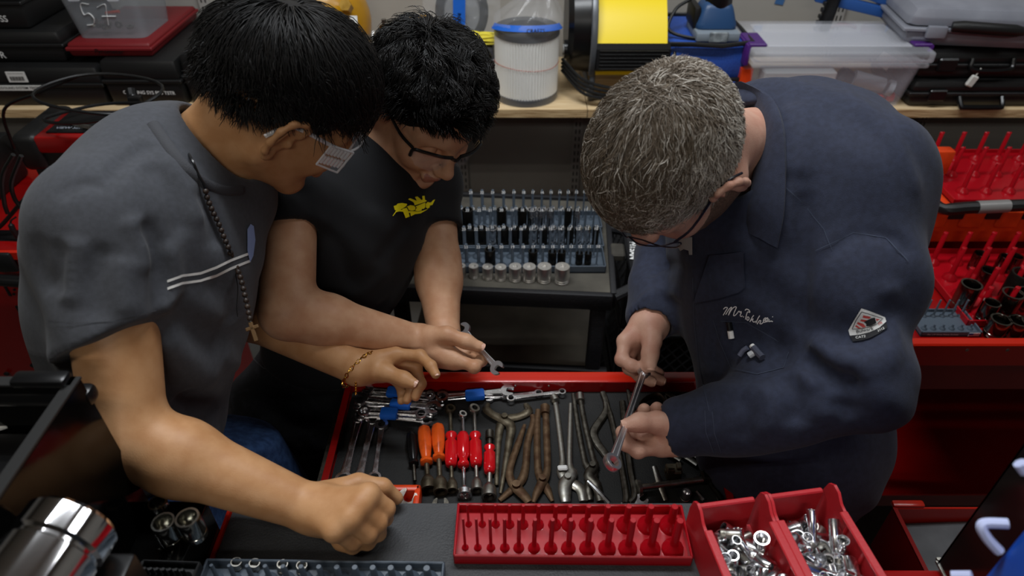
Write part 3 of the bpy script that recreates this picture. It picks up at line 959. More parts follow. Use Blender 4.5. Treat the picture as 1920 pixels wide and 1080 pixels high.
# chest stripes, sleeve seam, sleeve hem line, badge
on_surface(t1, [[(303, 530), (315, 527), (340, 517), (375, 512), (405, 501), (432, 488), (470, 474)], [(303, 544), (315, 541), (340, 531), (375, 526), (405, 516), (432, 503), (468, 489)]], M_WPRINT, 'chest_stripes', None, 4.6)
rel(bpy.data.objects['chest_stripes'], m1)
rel(patch_on(t1, [(462, 430), (468, 420), (474, 424), (477, 450), (473, 480), (467, 492), (462, 470)], mat('pale_blue_print', '#8a9cc8', 0.7), 'chest_badge', None), m1)
rel(on_surface(t1, [[(92, 602), (140, 606), (200, 602), (250, 594), (292, 582)]], M_RIB, 'hem_seam', None, 2.0), m1)
# jeans
j1 = Sdf()
HP = P(270, 960, 1.06)
j1.cap(WA, HP, .108, .125, .05)
j1.cap(HP + np.array([.05, -.07, -.02]), (-.44, .58, .10), .085, .065, .03); j1.cap(HP + np.array([-.02, .08, -.02]), (-.52, .80, .10), .085, .065, .03)
j1.cap(P(415, 815, 1.08), P(505, 960, 1.22), .075, .085, .03)
j1.plane(WA + su * .05, su)
jn1 = child('jeans', j1.mesh('jeans', M_DENIM, .008, smooth=2), m1)
shoe(m1, -.44, .58, 0.2); shoe(m1, -.52, .80, 0.2)

# ---------- student in the black tee (middle)
m2 = thing('person', 'person in black t-shirt with yellow chest print, holding a small wrench', 'person', (-0.42, 1.05, 0))
RS, LS = P(538, 345, 1.12), P(806, 345, 1.33)
NB, WA = P(690, 280, 1.2), P(597, 655, 1.36)
CH = P(655, 420, 1.24)
a_s = nrm(LS - RS); su = nrm(NB - WA); a_f = nrm(np.cross(a_s, su)); RT = np.stack([a_f, a_s, np.cross(a_f, a_s)], 1)
EL, WR = P(540, 585, 1.06), P(784, 640, 1.16)
EL2, WR2 = P(820, 490, 1.28), P(832, 625, 1.22)
hc2, hR2 = head_frame(799, 203, 1.14, (.40, -.77, .48), (.42, .50, .73))
s = Sdf()
W2 = head_prims(s, hc2, hR2, 1.0)
s.cap(W2(-.035, 0, -.03), NB, .052, .06, 0.03)
s.cap(NB, RS, .05, .05, 0.03); s.cap(NB, LS, .05, .05, 0.03); s.cap(NB, CH, .07, .07, 0.03)
arm(s, RS, EL, WR, (.049, .041, .0405, .0275))
arm(s, LS, EL2, WR2, (.048, .041, .040, .0285))
F = {'i': [P(846, 668, 1.145), P(889, 688, 1.125), P(903, 676, 1.15), P(899, 662, 1.17)],
     'm': [P(842, 660, 1.165), P(882, 678, 1.16), P(896, 664, 1.18), P(884, 650, 1.19)],
     'r': [P(838, 652, 1.185), P(872, 664, 1.19), P(884, 652, 1.20), P(872, 644, 1.20)],
     'p': [P(834, 645, 1.20), P(862, 652, 1.205), P(872, 644, 1.21), P(862, 640, 1.21)]}
for q in 'imrp':
    p = F[q]
    s.cap(WR + (p[0] - WR) * 0.1, p[0], .022, .0135, .016)
    finger(s, p, .0112, .0082, .004)
s.cap(P(815, 665, 1.15), P(850, 676, 1.14), .022, .016, .015)
s.chain([P(808, 632, 1.145), P(838, 628, 1.135), P(874, 640, 1.13), P(898, 650, 1.13)], [.02, .0135, .0112, .0092], .010)
nail(s, P(899, 650, 1.13), P(874, 640, 1.13), AT + AU * .5 + AX * .2, .0085)
# left hand, half closed behind the right one
for i, (x, y) in enumerate(((842, 640), (836, 644), (830, 646), (824, 646))):
    finger(s, [P(x, y, 1.235), P(x + 6, y + 20, 1.225), P(x + 14, y + 26, 1.235), P(x + 14, y + 18, 1.25)], .010, .008, .004)
    s.cap(WR2, P(x, y, 1.235), .02, .013, .015)
s.chain([P(842, 628, 1.21), P(852, 642, 1.205), P(858, 654, 1.215)], [.016, .012, .009], .01)
s.tags.append(lips(hc2, hR2))
child('body', s.mesh('body', [M_SKIN2, M_LIP], PV, smooth=1), m2)
do_nails(m2)
t2 = Sdf()
t2.ell(CH, (.118, .150, .19), RT, .05)
t2.cap(CH, WA, .118, .112, .06, flat=(a_f, .95))
t2.cap(RS, NB - su * .035, .060, .066, .05); t2.cap(LS, NB - su * .03, .060, .066, .05)
nR = nrm(EL - RS); hemR = P(537, 436, 1.10)
t2.cap(RS, RS + nR * .25, .060, .062, .03, clip=[(hemR, nrm(nR + AX * .12))])
nL = nrm(EL2 - LS); hemL = P(812, 432, 1.30)
t2.cap(LS, LS + nL * .25, .056, .058, .03, clip=[(hemL, nrm(nL))])
for ln, wd, am in (([(600, 420), (640, 470), (660, 540)], .014, -.005), ([(770, 410), (740, 450), (700, 500)], .012, -.006), ([(735, 500), (690, 540), (640, 560)], .014, .005), ([(735, 560), (680, 600), (620, 620)], .014, -.006),
                   ([(700, 380), (690, 450), (680, 520)], .02, .004), ([(540, 340), (570, 380), (585, 420)], .01, -.005), ([(730, 610), (690, 640), (640, 650)], .012, .005)):
    t2.fold(ln, wd, am)
t2.wr = .0022
t2.cap(hemR - nR * .012, EL, .049, .052, .003, op='s', late=True)
t2.cap(hemL - nL * .012, EL2, .047, .050, .003, op='s', late=True)
t2.cap(NB, W2(-.03, 0, -.05), .056, .066, .006, op='s', late=True)
t2.plane(WA - su * .03, -su, .006)
child('t_shirt', t2.mesh('t_shirt', M_BTEE, .0045, smooth=2), m2)
# yellow crown lettering printed on the chest (traced shapes in picture units of the crop: 15.43 per pixel)
def cr(pts, k=15.43, ox=720, oy=350): return [(ox + x / k, oy + y / k) for x, y in pts]
shapes = [[(265, 560), (300, 545), (340, 590), (345, 530), (380, 485), (500, 470), (640, 490), (655, 520), (600, 580), (450, 670), (520, 660), (540, 720), (420, 715), (340, 735), (250, 850), (232, 845), (330, 690), (500, 510), (420, 520), (360, 600), (330, 680), (300, 680)],
          [(510, 640), (640, 605), (680, 680), (725, 860), (610, 900), (540, 730)],
          [(620, 585), (740, 530), (850, 550), (895, 600), (880, 670), (790, 690), (700, 670), (745, 640), (720, 600), (660, 580)],
          [(690, 700), (800, 700), (980, 720), (1100, 690), (1260, 640), (1180, 690), (1040, 770), (880, 790), (765, 850), (755, 835), (840, 770), (700, 750)],
          [(675, 365), (735, 335), (930, 410), (875, 300), (950, 285), (1070, 390), (1095, 370), (1085, 270), (1155, 262), (1165, 380), (1220, 410), (1180, 440), (870, 540), (890, 500), (800, 430)],
          [(895, 570), (1090, 490), (1175, 460), (1170, 600), (1130, 640), (1080, 640), (1060, 690), (960, 710), (890, 690), (900, 650), (1000, 620), (1060, 590), (1030, 540), (1060, 600), (930, 610)],
          [(1185, 500), (1240, 445), (1310, 460), (1320, 490), (1390, 400), (1460, 372), (1380, 530), (1340, 540), (1300, 500), (1300, 600), (1240, 635), (1190, 600)]]
for sh in shapes: rel(patch_on(t2, cr(sh), M_YPRINT, 'chest_print', None, step=2.5), m2)
j2 = Sdf()
HP = P(575, 745, 1.44)
j2.cap(WA, HP, .108, .128, .05, flat=(a_f, .92))
K1, K2 = P(545, 900, 1.68), P(612, 880, 1.63)
j2.cap(HP + a_s * -.07, (K1[0] - .02, 0.98, .45), .092, .07, .03); j2.cap((K1[0] - .02, 0.98, .45), (K1[0] - .03, 1.05, .10), .07, .06, .02)
j2.cap(HP + a_s * .07, (K2[0], 1.02, .45), .092, .07, .03); j2.cap((K2[0], 1.02, .45), (K2[0] + .02, 1.10, .10), .07, .06, .02)
j2.plane(WA - su * .005, su)
for ln, wd, am in (([(500, 760), (540, 800), (600, 800)], .016, -.008), ([(520, 820), (570, 850), (620, 830)], .014, .008), ([(530, 850), (580, 880), (625, 860)], .014, -.007), ([(560, 690), (600, 720), (650, 720)], .016, -.005)):
    j2.fold(ln, wd, am)
j2.wr = .003
child('jeans', j2.mesh('jeans', M_BDENIM, .007, smooth=2), m2)
rel(on_surface(j2, [[(468, 655), (478, 675), (495, 690), (515, 695), (528, 680), (532, 665)]], mat('grey_stitch', '#4a4c50', .9), 'pocket_stitching', None, 1.6), m2)
shoe(m2, K1[0] - .03, 1.05, -0.6); shoe(m2, K2[0] + .02, 1.10, -0.6)

# ---------- older man in navy coveralls (right)
m3 = thing('person', 'person in navy coveralls bent over, holding a chrome wrench in both hands', 'person', (0.52, 0.80, 0))
RS, LS = P(1318, 395, 1.20), P(1610, 335, .93)
NB, WA = P(1416, 276, .985), P(1478, 820, 1.10)
CH = P(1470, 440, 1.05)
a_s = nrm(LS - RS); su = nrm(NB - WA); a_f = nrm(np.cross(a_s, su)); RT = np.stack([a_f, a_s, np.cross(a_f, a_s)], 1)
EL, WR = P(1612, 715, .89), P(1288, 800, .985)
EL2, WR2 = P(1248, 490, 1.26), P(1220, 606, 1.135)
hc3, hR3 = head_frame(1260, 302, .885, (-.49, -.86, -.15), (-.52, .15, .84))
s = Sdf()
W3 = head_prims(s, hc3, hR3, 1.03, jaw=1.08)
s.cap(W3(-.035, 0, -.03), NB, .054, .045, 0.03)
s.cap(NB, CH, .05, .07, 0.03); s.cap(CH, RS, .05, .045, 0.03); s.cap(CH, LS, .05, .045, 0.03)
arm(s, RS, EL2, WR2, (.045, .04, .042, .030))
arm(s, LS, EL, WR, (.05, .045, .045, .031))
# right hand (far): pinch on the wrench end
F = {'i': [P(1172, 640, 1.12), P(1166, 674, 1.105), P(1184, 686, 1.09), P(1206, 690, 1.085)],
     'm': [P(1180, 648, 1.135), P(1180, 690, 1.125), P(1200, 705, 1.11), P(1222, 716, 1.10)],
     'r': [P(1192, 654, 1.15), P(1196, 692, 1.145), P(1216, 704, 1.13), P(1240, 714, 1.12)],
     'p': [P(1204, 656, 1.165), P(1206, 686, 1.165), P(1222, 694, 1.155), P(1236, 700, 1.15)]}
for q in 'imrp':
    p = F[q]
    s.cap(WR2 + (p[0] - WR2) * 0.1, p[0], .023, .0145, .016)
    finger(s, p, .0115, .0088, .004)
s.chain([P(1222, 618, 1.115), P(1222, 640, 1.10), P(1219, 664, 1.085), P(1219, 686, 1.075)], [.02, .0145, .0125, .0102], .010)
nail(s, P(1219, 687, 1.075), P(1219, 664, 1.085), AT + AX * .1, .0088)
nail(s, P(1223, 716, 1.10), P(1200, 705, 1.11), AT, .0072); nail(s, P(1241, 714, 1.12), P(1216, 704, 1.13), AT, .0068)
# left hand (near): thumb on the shaft, fingers curled behind it
F = {'i': [P(1238, 836, .985), P(1196, 845, .965), P(1174, 832, .965), P(1166, 810, .975)],
     'm': [P(1246, 818, 1.0), P(1204, 824, .99), P(1182, 806, 1.0), P(1186, 788, 1.01)],
     'r': [P(1250, 802, 1.010), P(1210, 808, 1.005), P(1196, 788, 1.008), P(1208, 768, 1.0)],
     'p': [P(1256, 788, 1.02), P(1232, 792, 1.02), P(1222, 778, 1.02), P(1232, 765, 1.012)]}
for q in 'imrp':
    p = F[q]
    s.cap(WR + (p[0] - WR) * 0.1, p[0], .024, .0145, .016)
    finger(s, p, .0112, .0095, .0025)
s.cap(P(1262, 826, .985), P(1240, 826, .985), .022, .018, .016)
s.chain([P(1268, 806, .975), P(1232, 792, .965), P(1200, 792, .955), P(1176, 797, .95)], [.022, .0145, .0125, .0100], .010)
nail(s, P(1174, 797, .949), P(1200, 792, .955), AT * .8 + AU * .5, .0088)
s.tags.append(lips(hc3, hR3))
def beard(C):
    q = (C - hc3) @ hR3 / 1.03
    z = q[:, 2]
    return (((z < -.036 + 0.75 * np.clip(.035 - q[:, 0], 0, .06)) & (q[:, 0] > -.006) & (z > -.13)) & (np.linalg.norm(q, axis=1) < .16)) & ~((q[:, 0] > .09) & (abs(q[:, 1]) < .02) & (z > -.08))
s.tags.insert(0, (2, beard))
child('body', s.mesh('body', [M_SKIN3, M_LIP, M_BEARD], PV, smooth=1), m3)
do_nails(m3)
S3 = s
t3 = Sdf()
t3.ell(CH, (.145, .175, .22), RT, .06)
t3.cap(P(1500, 320, 1.03), P(1455, 540, 1.08), .110, .138, .08)
t3.cap(CH, WA, .14, .142, .07, flat=(a_f, .98))
t3.cap(LS, P(1490, 290, 1.02), .088, .084, .07); t3.cap(RS, P(1430, 300, 1.06), .070, .08, .06)
t3.chain([LS, LS + (EL - LS) * .5, EL], [.080, .072, .060], .035)
t3.chain([EL, EL + (WR - EL) * .5, WR + (WR - EL) * .0], [.061, .056, .046], .03)
t3.chain([RS, EL2, WR2 + (EL2 - WR2) * .1], [.066, .054, .046], .03)
HPa, HPb = np.array([.45, .72, .93]), np.array([.51, .86, .93])
t3.cap(WA, (HPa + HPb) / 2, .125, .112, .06)
t3.cap(HPa, (.44, .70, .12), .092, .075, .04); t3.cap(HPb, (.54, .86, .12), .092, .075, .04)
for ln, wd, am in (([(1510, 660), (1550, 700), (1620, 712)], .014, -.018), ([(1520, 640), (1570, 672), (1640, 680)], .014, .012), ([(1500, 690), (1540, 730), (1560, 790)], .012, .009), ([(1460, 700), (1490, 740), (1490, 800)], .012, -.009), ([(1560, 680), (1620, 690), (1680, 660)], .016, .010), ([(1430, 720), (1445, 770), (1430, 820)], .010, .006),
                   ([(1390, 740), (1400, 780), (1392, 830)], .010, -.005), ([(1540, 500), (1600, 440), (1680, 450), (1700, 490)], .007, -.004), ([(1510, 350), (1505, 480), (1505, 640)], .010, -.008), ([(1480, 190), (1500, 260), (1490, 340)], .02, .006), ([(1560, 620), (1640, 620), (1700, 560)], .02, -.007), ([(1600, 180), (1680, 270), (1730, 380)], .012, .004),
                   ([(1330, 700), (1420, 700), (1480, 660)], .014, -.008), ([(1340, 640), (1400, 660), (1460, 640)], .02, .005), ([(1200, 560), (1240, 545), (1280, 555)], .010, .006), ([(1215, 520), (1250, 500), (1290, 510)], .010, -.006), ([(1530, 720), (1560, 760), (1610, 770)], .012, -.008), ([(1660, 520), (1680, 600), (1660, 680)], .014, .006)):
    t3.fold(ln, wd, am)
t3.wr = .0045
t3.folds = [(a_, w_, m_ * 1.5, l_, h_) for a_, w_, m_, l_, h_ in t3.folds]
nW = nrm(WR - EL); nW2 = nrm(WR2 - EL2)
t3.cap(NB - nrm(NB - hc3) * .004, W3(-.03, 0, -.04), .058, .085, .006, op='s', late=True)
t3.cap(WR - nW * .02, WR + nW * .12, .034, .038, .003, op='s', late=True); t3.cap(WR2 - nW2 * .01, WR2 + nW2 * .12, .034, .038, .003, op='s', late=True)
t3.cap(WR + nW * .055, WR + nW * .15, .05, .05, .002, op='s', late=True); t3.cap(WR2 + nW2 * .05, WR2 + nW2 * .15, .05, .05, .002, op='s', late=True)
child('coveralls', t3.mesh('coveralls', M_COV, .0048, smooth=2), m3)
shoe(m3, .44, .70, 3.6); shoe(m3, .54, .86, 3.4)

# ------------------------------------------------------------------ hair
def line1(X):     # long straight hair over the forehead, ears half covered
    x, y, z = X[:, 0], X[:, 1], X[:, 2]
    lim = np.interp(x, [-.12, -.06, -.03, -.012, .02, .05, .09], [-.020, -.012, .010, .030, .026, .050, .058])
    return z > lim
HB = [M_HAIRB, M_HAIRB2]
h = hair_mesh('hair', hc1, hR1, HB, 9500, .135, 3, line1, whorl=(-.45, .1, .85), thick=.0009, fl=lambda X, rd: (lambda v: v / np.linalg.norm(v, axis=1, keepdims=True))(rd + np.array([.25, 0, 0]) + np.random.default_rng(1).normal(size=rd.shape) * .12), g_amt=.22, lift=.014, clump=.34, seg=9, mixes=(.7, .3), cap=.003,
              lenfn=lambda X: np.where(X[:, 0] > .045, np.interp(X[:, 2], [.03, .12], [.45, .85]), np.where(X[:, 0] > .012, np.interp(X[:, 2], [.03, .06, .12], [.34, .45, .8]), np.interp(X[:, 2], [-.05, .0, .03, .06, .09, .12], [.18, .20, .18, .32, .55, .8]))))
o = child('hair', h, m1); o['kind'] = 'stuff'
sc1 = Sdf(); sc1.ell(W1(-.014, 0, .036), (.102, .081, .0905), hR1); 
sc1.plane(W1(-.03, 0, .012), hR1 @ nrm((-.12, 0, -1))); sc1.plane(W1(.068, 0, .052), hR1 @ nrm((.8, 0, -.6)))
child('hair_base', sc1.mesh('hair_base', M_HAIRB, .004), m1)

def line2(X):
    x, y, z = X[:, 0], X[:, 1], X[:, 2]
    lim = np.interp(x, [-.12, -.06, -.03, -.012, .02, .05, .09], [-.055, -.045, -.01, .012, .010, .042, .050])
    return z > lim
h = hair_mesh('hair', hc2, hR2, HB, 9500, .075, 5, line2, whorl=(-.55, -.1, .8), thick=.0009, g_amt=.15, lift=.016, clump=.65, wave=.55, wfreq=1.2, seg=10, mixes=(.75, .25), cap=.003,
              lenfn=lambda X: np.where(X[:, 0] > .03, .62, 1.0) * np.interp(X[:, 2], [-.05, .02, .05, .08, .12], [.22, .28, .45, .85, 1.0]))
o = child('hair', h, m2); o['kind'] = 'stuff'
sc2 = Sdf(); sc2.ell(W2(-.014, 0, .036), (.102, .081, .0905), hR2)
sc2.plane(W2(-.03, 0, -.012), hR2 @ nrm((-.12, 0, -1))); sc2.plane(W2(.070, 0, .045), hR2 @ nrm((.8, 0, -.6)))
child('hair_base', sc2.mesh('hair_base', M_HAIRB, .004), m2)

def line3(X):
    x, y, z = X[:, 0], X[:, 1], X[:, 2]
    lim = np.interp(x, [-.12, -.06, -.03, -.012, .015, .03, .05, .09], [-.088, -.072, -.035, .006, -.004, .02, .045, .056])
    return z > lim
h = hair_mesh('hair', hc3, hR3, [M_HAIRG1, M_HAIRG2, M_HAIRG3], 15000, .050, 9, line3, sc=1.03, whorl=(-.55, .0, .8), thick=.00062, g_amt=.05, lift=.005, cap=.002, clump=.55, seg=7, mixes=(.34, .46, .2), spread=2.2, fl=lambda X, rd: (lambda v: v / np.linalg.norm(v, axis=1, keepdims=True))(rd + np.array([.75, 0, .1]) + np.random.default_rng(1).normal(size=rd.shape) * (.25 + 1.6 * np.clip((X @ nrm((-.55, 0, .8))) - .93, 0, .07) / .07)[:, None]), mixfn=lambda X: np.clip(np.interp(X[:, 2], [-.04, .03, .09], [.15, .35, .75]) - .25 * (np.abs(X[:, 1]) > .06), .1, .8),
              lenfn=lambda X: np.interp(X[:, 0], [-.09, -.04, .0, .05], [.40, .60, 1.0, 1.25]) * np.interp(X[:, 2], [-.05, .02, .06, .09, .12], [.26, .36, .8, 1.05, 1.15]))
o = child('hair', h, m3); o['kind'] = 'stuff'
sc3 = Sdf(); sc3.ell(W3(-.014, 0, .036), np.array((.1015, .0805, .0900)) * 1.03, hR3)
sc3.plane(W3(-.03, 0, -.010), hR3 @ nrm((-.12, 0, -1))); sc3.plane(W3(.072, 0, .045), hR3 @ nrm((.8, 0, -.6)))
child('hair_base', sc3.mesh('hair_base', mat('brown_scalp', '#5d5245', .8, col2='#736757', scale=120), .004), m3)
def bl(X):
    z = X[:, 2]
    return (z < -.040) & (X[:, 0] > -.02) & (z > -.12)
# ------------------------------------------------------------------ eyewear
def at_head(c, R): return lambda x, y, z: c + R @ np.array([x, y, z])
def glasses(name, label, c, R, frame_m, lens_m, rim=.0018, side=False, sc=1.0, top_only=False):
    W = lambda x, y, z: c + R @ (np.array([x, y, z]) * sc)
    root = thing(name, label, 'glasses', c)
    for y in (-1, 1):
        out = [(.108, y * .008, .014), (.106, y * .030, .018), (.092, y * .056, .016), (.080, y * .066, .008), (.080, y * .066, -.008), (.092, y * .056, -.022), (.105, y * .032, -.026), (.109, y * .012, -.014)]
        g = G(); n = len(out); cc = np.mean(out, 0)
        V = [W(*p) for p in out] + [W(cc[0] + .004, cc[1], cc[2])]
        g.add(V, [(i, (i + 1) % n, n) for i in range(n)])
        V2 = [W(p[0] - .002, p[1], p[2]) for p in out] + [W(cc[0] + .002, cc[1], cc[2])]
        g.add(V2, [((i + 1) % n, i, n) for i in range(n)])
        rel(g.build('lens', lens_m, None), root)
        g = G()
        ring = smoothpts([W(*p) for p in (out if not top_only else out[:5])], 3)
        g.tube(ring, rim, 6, closed=not top_only)
        rel(g.build('rim', frame_m, None), root)
        g = G(); g.tube(smoothpts([W(.079, y * .067, .010), W(.05, y * .079, .012), W(.0, y * .083, .014), W(-.018, y * .084, .006), W(-.03, y * .083, -.016)], 4), [min(rim * 1.3, .0022)] * 17, 6, flat=(1, 1.3))
        rel(g.build('temple', frame_m, None), root)
        if side:
            g = G(); q = [(.084, y * .0675, .014), (.084, y * .0675, -.024), (.046, y * .0795, -.020), (.046, y * .0795, .014)]
            V = [W(*p) for p in q] + [W(p[0], p[1] + y * .0022, p[2]) for p in q]
            g.add(V, [(0, 1, 2, 3), (7, 6, 5, 4), (0, 4, 5, 1), (1, 5, 6, 2), (2, 6, 7, 3), (3, 7, 4, 0)])
            sh = rel(g.build('side_shield', lens_m, None), root)
            g = G()
            for i in range(6):
                for j in range(2):
                    x0_, z0_ = .050 + i * .0055, (-.016 if j == 0 else .0)
                    a = W(x0_, y * (.0825 - (x0_ - .046) * .31), z0_); b = W(x0_, y * (.0825 - (x0_ - .046) * .31), z0_ + .012)
                    g.cyl(a, b, .0022, n=6)
            rel(g.build('grip_ribs', M_LENS2, None), root)['kind'] = 'stuff'
            g = G()
            for a, b in (((.083, -.024), (.046, -.020)), ((.046, -.020), (.046, .014)), ((.046, .014), (.083, .014)), ((.083, .014), (.083, -.024))):
                g.cyl(W(a[0], y * (.083 - (a[0] - .046) * .31), a[1]), W(b[0], y * (.083 - (b[0] - .046) * .31), b[1]), .0016, n=6)
            rel(g.build('shield_edge', M_LENS2, None), root)
    g = G(); g.tube(smoothpts([W(.108, -.009, .012), W(.112, 0, .010), W(.108, .009, .012)], 3), rim, 6); rel(g.build('bridge', frame_m, None), root)
    return root
glasses('safety_glasses', 'clear plastic safety glasses with ribbed side shields on the person in charcoal', hc1, hR1, M_LENS2, M_LENS, side=True)
glasses('safety_glasses', 'black-framed safety glasses worn by the person in the black t-shirt', hc2, hR2, M_BLKS, M_LENS, rim=.0030, top_only=True)
glasses('glasses', 'dark thin-framed glasses worn by the person in coveralls', hc3, hR3, mat('dark_frame', '#1b1a26', .25), M_LENS, rim=.0011, sc=1.03)

# ------------------------------------------------------------------ coverall details
M_TW2 = mat('navy_twill_collar', '#1d2234', 0.85, 0, col2='#242a3e', scale=120, bump=0.2, bscale=900, sheen=0.06)
inn = [(1362, 172, 1.03), (1398, 192, .995), (1416, 225, .960), (1419, 268, .938), (1412, 331, .920), (1402, 387, .915), (1397, 440, .925)]
out = [(1405, 164), (1449, 188), (1470, 232), (1475, 289), (1474, 345), (1470, 405), (1458, 464)]
H, ok = t3.hit(out); N = t3.normal(H)
rows = []
for i, (a, hh, nn_, k) in enumerate(zip(inn, H, N, ok)):
    I_ = P(*a); O_ = hh + nn_ * .007 if k else P(out[i][0], out[i][1], a[2] + .03)
    mid = I_ * .55 + O_ * .45 + nrm(nn_ + AT * .6 + AU * .5) * .010
    low = I_ - nrm(nn_) * .004 + np.array([0, 0, -.03])
    rows.append([low, I_, I_ * .8 + mid * .2 + np.array([0, 0, .003]), mid, mid * .45 + O_ * .55 + nn_ * .003, O_, O_ - nn_ * .006])
rr = [np.array(r) for r in rows]
fine = []
for j in range(len(rr[0])):
    fine.append(smoothpts([r[j] for r in rr], 6))
g = G(); nU = len(fine[0]); nV = len(fine)
g.add([fine[j][i] for i in range(nU) for j in range(nV)], [(i * nV + j, i * nV + j + 1, (i + 1) * nV + j + 1, (i + 1) * nV + j) for i in range(nU - 1) for j in range(nV - 1)])
rel(g.build('collar', M_TW2, None, 60), m3)
rel(patch_on(t3, [(1335, 478), (1398, 470), (1400, 538), (1388, 548), (1350, 558), (1306, 566)], M_TW2, 'lapel', None, lift=.006, step=9), m3)
def c3(pts, k=5.647, ox=1340, oy=560): return [(ox + x / k, oy + y / k) for x, y in pts]
nm = [[(98, 108), (118, 90), (140, 94), (120, 130), (95, 172)], [(122, 165), (160, 105), (186, 88), (165, 130), (150, 172)], [(150, 172), (185, 112), (215, 85), (234, 90), (212, 140), (205, 175), (222, 172), (245, 148), (262, 128), (272, 142), (284, 132), (284, 150), (274, 172), (286, 185), (300, 178)], [(306, 186), (314, 192)],
      [(325, 122), (340, 108), (366, 118), (376, 142), (352, 138), (338, 180), (330, 216)], [(346, 200), (356, 188), (368, 202), (362, 222), (348, 222), (346, 204)],
      [(376, 242), (400, 195), (418, 172)], [(384, 228), (412, 208), (404, 226), (418, 244), (440, 234)], [(440, 254), (462, 205), (480, 176)], [(452, 266), (478, 228), (492, 232), (482, 258), (498, 262), (515, 248)],
      [(515, 236), (545, 212), (540, 200), (522, 216), (520, 246), (548, 238), (566, 214), (560, 200), (544, 216), (544, 240), (568, 236)], [(580, 214), (575, 238), (600, 234), (618, 240)], [(612, 188), (618, 190)]]
rel(on_surface(t3, [[tuple(q[:2]) for q in smoothpts([(x, y, 0) for x, y in c3(l)], 4)] for l in nm], mat('white_thread', '#e8e8ea', .6), 'embroidered_name', None, 1.7, step=1.5), m3)
M_PW = mat('patch_white', '#cfcfcd', .7); M_PB = mat('patch_black', '#15161a', .8); M_PR = mat('patch_red', '#b4403c', .7)
pw = rel(patch_on(t3, c3([(1550, 98), (1680, 145), (1795, 195), (1812, 245), (1740, 310), (1640, 355), (1540, 380), (1440, 392), (1424, 330), (1480, 220)]), M_PW, 'sleeve_patch', None, lift=.0025), m3)
rel(patch_on(t3, c3([(1440, 394), (1540, 382), (1640, 358), (1740, 313), (1815, 262), (1828, 312), (1740, 380), (1650, 425), (1560, 450), (1470, 462)]), M_PB, 'patch_band', None, lift=.0027), m3)
rel(on_surface(t3, [c3([(1552, 132), (1660, 170), (1768, 206), (1715, 262), (1640, 292), (1550, 312), (1464, 316), (1500, 220), (1552, 132)])], M_PB, 'patch_outline', None, 1.2, lift=.0032), m3)
for q in ([(1570, 165), (1640, 185), (1625, 205), (1560, 190)], [(1550, 205), (1620, 220), (1590, 240), (1540, 225)], [(1520, 235), (1570, 255), (1600, 290), (1570, 300), (1535, 270), (1510, 255)], [(1505, 265), (1540, 295), (1560, 305), (1530, 308), (1495, 285)], [(1690, 205), (1740, 212), (1700, 235)]):
    rel(patch_on(t3, c3(q), M_PR, 'patch_stripe', None, lift=.0033), m3)
rel(patch_on(t3, c3([(1575, 235), (1610, 215), (1640, 200), (1680, 192), (1690, 230), (1700, 255), (1640, 285), (1600, 285), (1600, 260)]), M_PB, 'patch_emblem', None, lift=.0034), m3)
rel(text_on(t3, 'Bulwark', M_PB, 'patch_lettering', None, (1621.5, 618.5), 9.2, math.radians(11), lift=.0035, bold=.12), m3)
rel(text_on(t3, 'FR', M_PR, 'patch_lettering', None, (1649, 606.5), 8.0, math.radians(24), lift=.0035, bold=.1), m3)
rel(text_on(t3, 'CAT2', M_PW, 'patch_lettering', None, (1615, 632.6), 7.4, math.radians(8), lift=.0037, bold=.08), m3)
rel(text_on(t3, '2112', M_PW, 'patch_lettering', None, (1651.5, 619.5), 7.0, math.radians(24), lift=.0037, bold=.08), m3)
# gear badge on the far chest
rel(patch_on(t3, [(1264, 446), (1276, 444), (1277, 457), (1275, 464), (1279, 471), (1285, 467), (1294, 470), (1295, 478), (1301, 478), (1301, 444)], mat('badge_grey', '#9a9a98', .7), 'gear_badge', None, lift=.003), m3)
# placket, pockets and seams in thread
for ln in ([(1300, 520), (1302, 600), (1312, 690), (1330, 770)], [(1338, 600), (1350, 640), (1372, 690), (1420, 702), (1470, 690), (1480, 660)], [(1352, 602), (1400, 604), (1460, 640)], [(1322, 770), (1324, 810), (1338, 848)], [(1530, 470), (1600, 436), (1660, 446), (1702, 490)], [(1472, 350), (1510, 385), (1545, 430), (1560, 470)], [(1336, 772), (1340, 812), (1352, 848)]):
    rel(on_surface(t3, [ln], M_STITCH, 'seam', None, 1.2), m3)
# pens in the chest pocket
def pen(pts, r, m, label, cap=None):
    H_, ok_ = t3.hit(pts); N_ = t3.normal(H_); q = H_ + N_ * (r * 1.1)
    root = thing('pen', label, 'pen', q[0], 0, 'pens in the chest pocket')
    g = G(); g.tube(list(q), r, 10); rel(g.build('barrel', m, None), root)
    if cap is not None:
        d = nrm(q[0] - q[1]); g = G(); g.cyl(q[0] - d * .001, q[0] + d * cap[0], r * cap[1], n=10); rel(g.build('cap', cap[2], None), root)
    return root
pen([(1372, 618), (1374, 634)], .0042, M_WHITE, 'white marker with black cap at the pocket edge', (.012, 1.0, M_BLKS))
pen([(1404, 652), (1396, 658), (1390, 668)], .0036, mat('grey_clip', '#5f6376', .4), 'grey clip-shaped pen in the chest pocket')
pen([(1416, 652), (1423, 664), (1430, 676)], .0050, mat('pen_grey', '#4a4d5c', .4), 'grey pen with white button in the chest pocket', (.004, .75, M_WHITE))
pen([(1416, 664), (1408, 670)], .0046, mat('pen_pale', '#c9ccd2', .4), 'pale pen cap lowest in the chest pocket', (.003, .8, M_WHITE))

